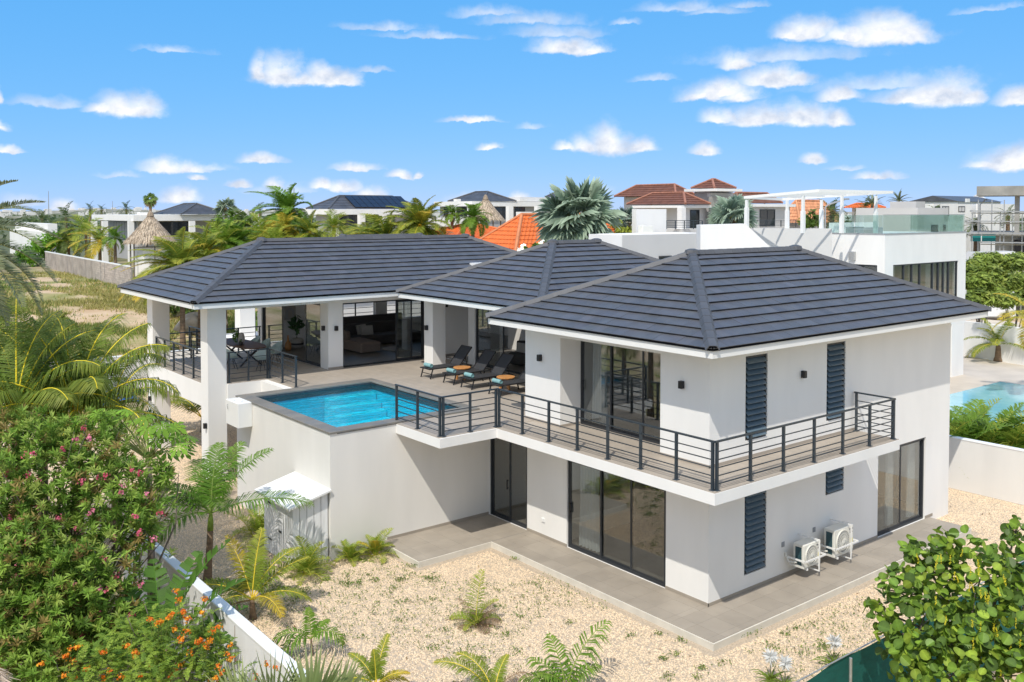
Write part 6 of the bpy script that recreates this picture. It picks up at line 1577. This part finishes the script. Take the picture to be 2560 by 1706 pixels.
MB().box(C0[0]+.3, C0[1]+.3, C0[2]+.001, C0[0]+b[2], C0[1]+b[1]-.3, C0[2]+.02).build('wing_roof', M_white, t)
b2 = bld(t, 'roof_block', M_white, 1580, 1591, 1666, 523, 47.5)
q = at(1618, 580, 46.4); MB().cbox(q[0]-.4, q[1]-.05, q[2]-.3, q[0]+.4, q[1]+.25, q[2]+.3, .02).build('roof_aircon', M_acw, t)
def screen(pts, D, th, name, m):
    P_ = [at(x, y, D) for x, y in pts]; n = len(P_); V = P_+[p+FW*th*np.array((1, 1, 0)) for p in P_]
    MB().add(V, [tuple(range(n-1, -1, -1)), tuple(range(n, 2*n))]+[(i, (i+1) % n, n+(i+1) % n, n+i) for i in range(n)]).build(name, m, t)
screen([(1751, 700), (1751, 563), (1864, 560), (1940, 632), (1940, 700)], 41.5, .9, 'stair_wall', M_white)
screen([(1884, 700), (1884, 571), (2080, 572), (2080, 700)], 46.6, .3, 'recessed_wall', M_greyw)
pg = thing('pergola', 'white steel pergola on the roof terrace of the modern white house', 'pergola', tuple(at(2045, 570, 44)))
beams = [((1862, 494), 45.5, (2046, 477), 43.5), ((2046, 477), 43.5, (2231, 481), 46), ((1955, 499), 50.5, (2120, 488), 48.5), ((2120, 488), 48.5, (2231, 481), 46), ((1862, 494), 45.5, (1955, 499), 50.5)]
for (p0_, d0, p1_, d1) in beams: MB().bar(at(*p0_, d0), at(*p1_, d1), .10, .13).build('beam', M_trim, pg)
A_, B_, C2, D2 = at(1866, 490, 45.6), at(2046, 473, 43.6), at(2228, 477.5, 46), at(1960, 494, 50.4)
for k in range(1, 5):
    f = k/5; MB().bar(A_+(B_-A_)*f-(0, 0, .06), D2+(C2-D2)*f-(0, 0, .06), .05, .10).build('slat', M_trim, pg)
for x, y0, y1, D in ((1867, 500, 565, 45.5), (2008, 490, 575, 44), (1968, 500, 568, 50.2), (2054, 500, 566, 49.2), (2105, 490, 576, 45), (2190, 490, 576, 46)):
    a, b3 = at(x, y0, D), at(x, y1, D); MB().bar(a, (a[0], a[1], b3[2]), .12).build('post', M_trim, pg); MB().bar((a[0], a[1], b3[2]+.9), (a[0], a[1], b3[2]-.15), .17).build('post_sleeve', M_trim, pg)
# courtyard of the neighbour
MB().prism([(13.7, 1), (62, 1), (62, 34), (26, 34), (13.7, 20)], -.3, -.145).build('courtyard', M_paver, kind='structure')
M_np = mat('pale_blue_pool', (.19, .50, .60), .08, scale=.8, col2=(.30, .62, .70), spec=.7)
MB().prism([(20, 2), (33.95, 2), (33.95, 8.68), (20, 8.68)], -.15, -.138).build('neighbour_pool', M_np, kind='structure')
for a, b3 in (((2405, 889), (2600, 920)),):
    p0_, p1_ = on_z(*a, G), on_z(*b3, G); tt = thing('courtyard_wall', 'white wall at the back of the neighbouring courtyard behind the coconut palm', 'wall', tuple((p0_+p1_)/2)); MB().bar(p0_-nrm(p1_-p0_)*12+(0, 0, 1.0), p1_+(0, 0, 1.0), .25, 2.3).build('wall_body', M_white, tt)
p = on_z(2498, 903, -.14)
palm('coconut_palm', 'stocky coconut palm on the neighbouring courtyard, right of the modern white house', p, p+(0, 0, .95), auto(15, 82, 5, 55, 80, mixs=('yell', .4)), 2.3, 'coco', r=.25)
p = at(2590, 800, 44); palm('coconut_palm', 'yellow fronded palm reaching in at the right edge above the pool', (p[0], p[1], G), p, auto(14, 70, -10, 60, 85, mixs=('yell', .8)), 2.2, 'yell', r=.12)
for i, (x, D) in enumerate(((2385, 31.5), (2420, 32.3), (2455, 31.6), (2490, 32.4), (2525, 31.4), (2560, 31.8), (2595, 31.5))):
    q = at(x, 1090, D); lb = ['clumping hedge palm touching the villa corner behind the boundary wall', 'clumping hedge palm second from the villa behind the boundary wall', 'clumping hedge palm third from the villa behind the boundary wall', 'clumping hedge palm in the middle of the row behind the boundary wall', 'clumping hedge palm just right of the middle of the row behind the boundary wall', 'clumping hedge palm at the right edge of the picture behind the boundary wall', 'clumping hedge palm beyond the right edge behind the boundary wall'][i]
    if i == 6: continue
    clump('hedge_palm', lb, (max(q[0], 15.0), q[1], G), 24, 2.5, 'green', lo=25, hi=89, mixs=('areca', .4), group='clumping palms along the boundary wall', dens=.7)

# far right: houses, building site
t = house('grey_box_house', 'pale grey box shaped house right of the pergola', 2290, 85)
bld(t, 'upper_wall', M_greyw, 2225, 2290, 2313, 504, 90); b = bld(t, 'wall', M_greyw, 2140, 2294, 2370, 520, 82); pane_on(t, b, 'x', 2328, 2345, 562, 580); pane_on(t, b, 'x', 2358, 2364, 562, 576)
t = house('far_white_house', 'white house with square windows between the grey box house and the building site', 2390, 105)
b = bld(t, 'wall', M_white, 2325, 2334, 2440, 510, 105); pane_on(t, b, 'x', 2337, 2350, 516, 521); pane_on(t, b, 'x', 2355, 2372, 516, 540, M_greyw); pane_on(t, b, 'x', 2396, 2412, 516, 530, M_greyw); bld(t, 'front_wall', M_white, 2440, 2445, 2540, 510, 110); bld(t, 'garden_wall', M_white, 2405, 2410, 2440, 544, 95)
t = house('gable_roof_house', 'far white house with a long dark gable roof right of the grey box house', 2450, 140)
C0 = at(2398, 504, 135); lx = ext(C0, AX, 2508); zr_ = at(2450, 490, 140)[2]; x0_, y0_, z0_ = C0; dep_ = 8
MB().add([(x0_, y0_, z0_), (x0_+lx, y0_, z0_), (x0_+lx, y0_+dep_/2, zr_), (x0_, y0_+dep_/2, zr_), (x0_, y0_+dep_, z0_), (x0_+lx, y0_+dep_, z0_)], [(0, 1, 2, 3), (3, 2, 5, 4), (0, 3, 4), (1, 5, 2)]).build('roof', M_tilefar, t); MB().box(x0_+.2, y0_+.3, gz_(x0_, y0_), x0_+lx-.2, y0_+dep_-.3, z0_).build('wall', M_white, t)
MB().add([(x0_+lx, y0_, z0_-1), (x0_+lx+.4, y0_, z0_-1), (x0_+lx+.4, y0_+dep_, z0_-1), (x0_+lx, y0_+dep_, z0_-1), (x0_+lx, y0_+dep_/2, zr_+.4), (x0_+lx+.4, y0_+dep_/2, zr_+.4)], [(0, 3, 4), (1, 5, 2), (0, 4, 5, 1), (3, 2, 5, 4), (0, 1, 2, 3)]).build('gable', M_white, t); bld(t, 'dormer', M_white, 2413, 2416, 2425, 497, 133, yb=506)
t = house('building_site', 'unfinished raw concrete building at the right edge', 2520, 88)
vbox(t, 'roof_beam', M_conc, 2440, 2640, 465, 489, 84, 7); vbox(t, 'column', M_conc, 2537, 2550, 489.2, 700, 85, 1); vbox(t, 'floor_slab', M_conc, 2420, 2640, 582, 588, 84, 9); vbox(t, 'lower_wall', M_conc, 2487, 2640, 588.2, 720, 84.5, 6); vbox(t, 'rear_wall', M_conc, 2566, 2640, 500, 581.8, 90, .4)
MB().box(*(at(2535, 630, 84.4)), *(at(2600, 600, 84.4)+np.array((0, -.05, 0)))).build('opening_shade_panel', M_under, t)  # near-black panel on the wall, painting the shade inside an opening
sc = thing('scaffold', 'galvanised tube scaffold with walk boards in front of the raw concrete building', 'scaffold', tuple(at(2480, 640, 80)))
for x in (2431, 2446, 2448, 2480, 2501, 2511, 2532, 2556): a = at(x, 500 if x in (2446, 2480, 2511) else 535, 80 if x % 2 else 81.5); MB().tube([a, (a[0], a[1], gz_(a[0], a[1]))], .05, 6).build('upright', M_galv, sc)
for y, x0_ in ((528, 2428), (553, 2415), (583, 2412), (606, 2452)):
    MB().bar(at(x0_, y, 80), at(2600, y+2, 80), .5, .1).build('walk_board', M_galv, sc); MB().tube([at(x0_, y+5, 80), at(2600, y+7, 80)], .05, 6).build('ledger', M_galv, sc)
for x0_, x1_, lb in ((2427, 2452, 'teal tarpaulin hanging on the scaffold, left one of the pair'), (2455, 2489, 'teal tarpaulin hanging on the scaffold, right one of the pair')):
    q = at(x0_, 585, 80.6); MB().bar(at(x0_, 595, 80.6), at(x1_, 595, 80.6), .03, .62).build('tarpaulin', M_teal, None, loc=tuple(q), cat='tarpaulin', label=lb, group='teal tarpaulins on the scaffold')
q = at(2457, 628, 77); cz = gz_(q[0], q[1]); car = thing('parked_van', 'white van parked below the scaffold, mostly hidden by the green tree', 'van', (q[0], q[1], cz))
prof = [(-2.3, .35), (-2.3, 1.0), (-1.6, 1.15), (-.9, q[2]-cz-.1), (2.2, q[2]-cz), (2.35, .35)]
mb = MB(); n = len(prof); cc_ = RT; V = [q*(1, 1, 0)+cc_*u+np.array((0, 0, cz+z))-FW*(1, 1, 0)*.9 for u, z in prof]+[q*(1, 1, 0)+cc_*u+np.array((0, 0, cz+z))+FW*(1, 1, 0)*.9 for u, z in prof]
mb.add(V, [tuple(range(n)), tuple(range(2*n-1, n-1, -1))]+[(i, (i+1) % n, n+(i+1) % n, n+i) for i in range(n)]).build('body', M_car, car)
for u in (-1.5, 1.5): w_ = q*(1, 1, 0)+cc_*u+np.array((0, 0, cz+.35))-FW*(1, 1, 0)*.92; MB().tube([w_, w_+FW*(1, 1, 0)*.2], .34, 14).build('wheel', M_black, car)

# masts, far clutter
for x, y0, D, lb in ((121, 478, 900, 'tall thin radio mast on the far horizon at the left'), (281, 503, 1100, 'faint lattice mast on the horizon left of the fan palm')):
    a = at(x, y0, D); t = thing('radio_mast', lb, 'mast', (a[0], a[1], gz_(a[0], a[1]))); MB().tube([(a[0], a[1], gz_(a[0], a[1])), a], [.45, .25], 4).build('mast_pole', M_galv, t)
for x, D, lb in ((735, 70, 'thin flagpole beside the tall windblown palm'),):
    a = at(x, 470, D); t = thing('flagpole', lb, 'pole', (a[0], a[1], gz_(a[0], a[1]))); MB().tube([(a[0], a[1], gz_(a[0], a[1])), a], [.07, .03], 5).build('pole_shaft', M_galv, t)
def streetlamp(pts, D, lb):
    P_ = [at(x, y, D) for x, y in pts]; t = thing('street_lamp', lb, 'street lamp', (P_[0][0], P_[0][1], gz_(P_[0][0], P_[0][1]))); P_ = [np.array((P_[0][0], P_[0][1], gz_(P_[0][0], P_[0][1])))]+P_; MB().tube(P_, .06, 6).build('pole_shaft', M_galv, t); e = P_[-1]; MB().cbox(e[0]-.25, e[1]-.12, e[2]-.06, e[0]+.25, e[1]+.12, e[2]+.06, .03).build('lamp_head', M_galv, t)
streetlamp([(1559, 564), (1558, 550), (1566, 543), (1583, 537)], 60, 'bent street lamp right of the silver fan palm'); streetlamp([(2063, 565), (2063, 520), (2070, 512), (2115, 498)], 62, 'street lamp with a long arm seen through the pergola'); streetlamp([(2450, 560), (2450, 512), (2464, 500)], 90, 'street lamp in front of the building site')

# palms and trees behind
def bp_(label, x, y, D, Lpx, style, n=14, wind=0., hi=80, lo=-20, mixs=(), name='coconut_palm', dens=.5, r=.16, base=None, group=None, d0=60, d1=95, lean=0):
    c = at(x, y, D); L_ = Lpx*(1.2 if D < 80 else 1)*D/FPX; bx_ = c+RT*lean*D/FPX
    return palm(name, label, (bx_[0], bx_[1], gz_(bx_[0], bx_[1])), c, auto(int(n*1.7) if D < 95 else n, hi, lo, d0, d1, mixs=mixs), L_, style, wind=wind, r=r, dens=dens*1.5, width=1.15, group=group)
g_ = None
bp_('windswept coconut palm at the left end of the slate roof, fronds blown left', 455, 672, 54, 105, 'coco', 22, .38, mixs=('yell', .25), dens=.75)
bp_('windswept coconut palm right of the most blown one', 515, 632, 58, 85, 'coco', 18, .35, mixs=('yell', .2), dens=.7)
bp_('coconut palm behind the slate roof with upright green crown', 560, 612, 62, 75, 'areca', 18, .2, dens=.6, mixs=('green', .3))
bp_('dark palm between the windswept palms and the flat canopy house', 620, 575, 75, 75, 'dark', 14, .2, dens=.6)
bp_('bright green palm low behind the ridge of the slate roof', 655, 590, 66, 60, 'areca', 16, .15, mixs=('yell', .25), dens=.6)
bp_('tall windblown palm standing above the others with ragged fronds', 722, 527, 70, 80, 'green', 13, .35, hi=85, lo=-25, dens=.6, r=.18)
bp_('golden yellow palm under the tall windblown palm', 712, 572, 66, 48, 'yell', 14, .1, dens=.6)
bp_('green palm right of the golden yellow palm', 775, 585, 66, 62, 'coco', 16, .25, dens=.6, mixs=('green', .4))
bp_('bushy bright green palm in front of the solar house', 835, 568, 70, 48, 'areca', 20, .05, dens=.6, name='areca_palm')
bp_('low grey green palm in front of the dark windows of the solar house', 895, 590, 74, 42, 'dark', 14, .1, dens=.6)
bp_('big yellow green coconut palm in front of the solar house roof end', 1050, 568, 60, 88, 'coco', 24, .12, hi=86, lo=-35, mixs=('yell', .3), dens=.9, r=.2)
bp_('spreading coconut palm left of the big yellow green one', 965, 600, 60, 85, 'coco', 16, .3, mixs=('yell', .35), dens=.7)
bp_('dry brownish palm right of the big yellow green one', 1105, 600, 62, 45, 'brown', 14, .1, dens=.7, mixs=('yell', .4))
bp_('short dark green palm left of the second thatched hut', 1130, 535, 80, 38, 'green', 13, .0, dens=.5)
bp_('plump dark green palm in front of the second thatched hut', 1182, 545, 72, 48, 'green', 15, .0, dens=.55)
bp_('palm with yellow trunk fronds behind the block wall, left of the thatched hut', 250, 605, 104, 70, 'coco', 16, .2, dens=.55, mixs=('yell', .4))
bp_('tall banana like palm behind the block wall', 215, 580, 112, 75, 'areca', 18, .2, dens=.6)
bp_('dark palm at the left part of the block wall', 172, 606, 112, 62, 'dark', 16, .25, dens=.6, mixs=('coco', .4))
bp_('palm just left of the thatched hut behind the block wall', 288, 595, 99, 45, 'green', 14, .15, dens=.55)
bp_('bushy windswept palm filling the gap behind the left slate hip', 500, 655, 57, 75, 'areca', 18, .3, mixs=('yell', .2), dens=.7)
bp_('low lime green palm at the foot of the tall windblown palm', 690, 605, 64, 55, 'areca', 16, .15, dens=.6)
bp_('lush green palm between the solar house and the big yellow green palm', 925, 600, 64, 60, 'coco', 16, .2, dens=.6, mixs=('areca', .5))
bp_('green palm just behind the slate ridge, left of the tall windblown palm', 600, 605, 63, 60, 'green', 16, .2, dens=.6)
for x, y, D, L_, lb in ((225, 522, 190, 22, 'small far palm on the skyline left of the canopy house'), (254, 525, 190, 20, 'second small far palm on the skyline left of the canopy house'), (316, 523, 180, 28, 'bushy far palm on the skyline left of the fan palm'), (165, 545, 150, 50, 'windblown palm on the plain behind the low white house'), (105, 548, 170, 35, 'small palm on the plain left of the windblown one'), (650, 528, 130, 20, 'far palm just left of the tall windblown palm'), (2165, 520, 100, 40, 'dark palm below the right end of the pergola'), (2080, 530, 80, 55, 'green palm seen through the pergola posts'), (2520, 540, 95, 40, 'palm behind the scaffold'), (2440, 565, 92, 40, 'palm between the glass rail and the scaffold'), (2340, 530, 98, 30, 'palm in front of the far white house'), (1596, 480, 110, 22, 'palm tip sticking out above the brown roof')):
    bp_(lb, x, y, D, L_, 'dark', 12, .1, dens=.3, name='far_palm', r=.25)
bp_('date palm with stiff dark fronds on top of the grey box house', 2247, 503, 100, 32, 'date', 22, 0, hi=85, lo=0, d0=30, d1=50, name='date_palm', dens=.4)
bp_('stiff date palm behind the pergola', 2180, 512, 100, 36, 'date', 18, 0, hi=80, lo=0, d0=30, d1=50, name='date_palm', dens=.4)
def fanpalm(label, x, y, D, Rpx, n, col, tip, lo=-35, hi=85, pet=.9, nseg=22, name='fan_palm', skirt=False, span=260, group=None):
    c = at(x, y, D); R = Rpx*D/FPX; t = thing(name, label, 'palm', (c[0], c[1], gz_(c[0], c[1])), group)
    MB().tube([(c[0], c[1], gz_(c[0], c[1])), tuple(c)], [.22, .18], 8).build('trunk', M_trunk, t)
    for i in range(n):
        f = i/(n-1); a0 = hi+(lo-hi)*f**.75+RNG.normal(0, 6); dk = skirt and f > .75
        mb = fan_leaf(R*.58*RNG.uniform(.85, 1.1), R*.5*pet*RNG.uniform(.85, 1.1), (i*137.5) % 360, a0, RNG.uniform(-5, 35), nseg, span, (.16, .11, .06) if dk else col, (.2, .14, .08) if dk else tip, drp=.08+.10*f, fold=.12, split=.62, roll=RNG.uniform(-75, 75))
        mb.v = [(a+c[0], b+c[1], z+c[2]) for a, b, z in mb.v]; mb.build('fan_leaf', M_leaf, t)
fanpalm('big silver blue fan palm between the orange roof and the white house', 1447, 550, 48, 118, 44, (.15, .195, .14), (.30, .36, .27), lo=-60)
fanpalm('silver blue fan palm in front of the brown roofed house', 1832, 545, 56, 70, 32, (.15, .20, .15), (.30, .36, .28), lo=-35)
fanpalm('dim silver fan palm half hidden behind the big one', 1570, 560, 60, 50, 20, (.10, .14, .11), (.2, .25, .2))
fanpalm('grey fan palm behind the small white parapet left of the flagpole', 565, 520, 110, 32, 22, (.12, .16, .11), (.25, .28, .2), nseg=14)
fanpalm('tall fan palm with a brown leaf skirt behind the left thatched hut', 376, 500, 128, 21, 26, (.11, .16, .04), (.2, .25, .07), lo=-75, nseg=12, skirt=True)
GR = [(.075, .125, .02), (.10, .16, .025), (.055, .095, .018), (.13, .19, .035)]
bush('shrub', 'bright green shrub at the left end of the block wall', 'shrub', [pb(95, 622, 112, 34), pb(125, 608, 112, 30), pb(70, 640, 110, 28)], 2600, .22, [(.09, .19, .012), (.12, .24, .02), (.06, .13, .012)])
bush('tree', 'papaya like dark green tree behind the slate roof, under the flat canopy', 'tree', [pb(575, 568, 78, 36), pb(545, 590, 76, 34), pb(610, 595, 76, 30)], 2600, .22, GR)
bush('shrub', 'leafy shrub between the palms behind the slate roof ridge', 'shrub', [pb(690, 600, 72, 36), pb(745, 610, 70, 32), pb(640, 615, 70, 30), pb(800, 610, 72, 30)], 3000, .2, GR)
bush('shrub', 'rounded shrub in front of the solar house', 'shrub', [pb(880, 600, 78, 30), pb(920, 600, 78, 26)], 1600, .18, GR)
bush('shrub', 'shrub with white blossoms behind the hip of the middle roof', 'shrub', [pb(1310, 628, 46, 16), pb(1335, 618, 46, 14), pb(1355, 612, 46, 12)], 700, .09, GR+[(.75, .75, .7)])
bush('shrub', 'yellow green shrub on the neighbour roof behind the silver fan palm', 'shrub', [pb(1545, 578, 55, 26), pb(1575, 582, 55, 20)], 900, .14, [(.16, .19, .02), (.2, .22, .03)])
TH = [(.13, .175, .03), (.17, .215, .04), (.09, .125, .025), (.20, .23, .05)]
for (lb, bs_) in (('spreading thorn tree below the building site, nearest the modern white house', [pb(2440, 665, 62, 34, (1, 1, .5)), pb(2470, 650, 64, 38, (1, 1, .5)), pb(2440, 705, 60, 36, (1, 1, .6)), pb(2450, 745, 58, 32, (1, 1, .6)), pb(2470, 690, 61, 40, (1, 1, .6)), pb(2425, 680, 61, 26, (1, 1, .6)), pb(2480, 730, 60, 36, (1, 1, .6))]),
                  ('spreading thorn tree below the building site at the right edge', [pb(2520, 660, 64, 40, (1, 1, .5)), pb(2550, 650, 65, 34, (1, 1, .5)), pb(2505, 705, 61, 42, (1, 1, .55)), pb(2550, 705, 62, 40, (1, 1, .55)), pb(2510, 750, 58, 38, (1, 1, .5)), pb(2570, 745, 60, 34, (1, 1, .5))])):
    bush('thorn_tree', lb, 'tree', bs_, 15000, .19, TH, flat=1.2, asp=.3, kindn='crown', group='spreading thorn trees on the right')
def wbush(lb, c, r, n):
    t = thing('shrub', lb, 'shrub', (c[0], c[1], G)); leaf_cloud([(c, r), (np.array(c)+(1.8, .5, -.6), r)], n, .22, GR, flat=.3).build('foliage', M_leaf, t, kind='stuff'); MB().tube([(c[0], c[1], G), c], [.1, .05], 6).build('trunk', M_trunkg, t)
wbush('green shrub seen through the barred windows of the living room', (5.0, 31.5, 3.9), (2.2, 1.5, 2.0), 2500)
wbush('bright shrub seen through the right hand living room window', (10.5, 32.5, 4.0), (2.4, 1.5, 2.0), 2500)
bush('shrub', 'green shrub behind the peach roof house', 'shrub', [pb(2020, 545, 84, 24), pb(2040, 555, 84, 20)], 700, .2, GR)
bush('shrub', 'dark shrub on the lot just behind the far porch column', 'shrub', [pb(440, 760, 66, 34, (1, 1, .6)), pb(475, 770, 64, 28, (1, 1, .6)), pb(405, 755, 68, 24, (1, 1, .5))], 1800, .15, [(.05, .09, .02), (.08, .13, .03), (.12, .12, .07)])
bush('shrub', 'bright low shrub on the lot near the block wall', 'shrub', [pb(310, 755, 74, 18, (1.3, 1, .5)), pb(330, 748, 74, 14)], 600, .12, [(.11, .20, .02), (.08, .15, .02)])
bush('shrub', 'dry grey brush pile against the end of the block wall', 'shrub', [pb(290, 730, 82, 20, (1.3, 1, .5))], 500, .2, [(.22, .18, .14), (.16, .13, .10)], trunk=False)
# far woods on the plain read as one mass
def far_wood():
    rng = np.random.default_rng(31); bl = []
    for _ in range(420):
        D = rng.uniform(170, 900); x = rng.uniform(-150, 2700); p_ = at(x, 540, D); r = rng.uniform(1.5, 3.6); bl.append((np.array((p_[0], p_[1], gz_(p_[0], p_[1])+r*.6)), (r*rng.uniform(1, 1.9), r*rng.uniform(1, 1.9), r)))
    leaf_cloud(bl, 42000, .55, [(.05, .085, .03), (.075, .11, .04), (.10, .12, .055), (.04, .07, .03)], rng=rng).build('far_wood', M_leaf, None, kind='stuff')
    mb = MB()
    for _ in range(330):
        D = rng.uniform(900, 2600); x = rng.uniform(-150, 2700); p_ = at(x, 540, D); z = gz_(p_[0], p_[1]); w, h = rng.uniform(5, 14), rng.uniform(3, 6.5); mb.box(p_[0]-w/2, p_[1]-w/2, z-1, p_[0]+w/2, p_[1]+w/2, z+h)
    mb.build('far_town', M_warm, None, kind='stuff')
far_wood()
# corner of a thatched roof just below the camera
q = at(-30, 1760, 11.5); t = thing('thatch_roof_edge', 'frayed edge of a dry palm thatch roof in the lower left corner', 'thatch roof', (q[0], q[1], -.24))
mb = MB(); rr = np.random.default_rng(6)
for k in range(900):
    a = rr.uniform(-60, 75); y_ = rr.uniform(1660, 1790)
    if a > 40-(1700-y_)*.9: a = rr.uniform(-60, 10)
    p0_ = at(a-25, y_, 11.5+rr.uniform(-.15, .15)); d = RT*rr.uniform(.10, .28)+np.array((0, 0, -1))*rr.uniform(.02, .16)-FW*rr.uniform(0, .1); w = nrm(np.cross(d, FW))*rr.uniform(.004, .009)
    c = np.array((.40, .33, .27))*rr.uniform(.45, 1.35); mb.add([p0_-w, p0_+w, p0_+d+w*.3, p0_+d-w*.3], [(0, 1, 2, 3)], [c]*4)
mb.build('thatch_strands', M_leaf, t, kind='stuff')
MB().lathe([(.9, -.35), (.45, -.08), (.05, .12)], tuple(q-RT*.35-(0, 0, .15)), 18).build('thatch_body', M_thatch, t); MB().tube([(q[0], q[1], -.24), tuple(q-(0, 0, .4))], .08, 8).build('post', M_wood2, t)
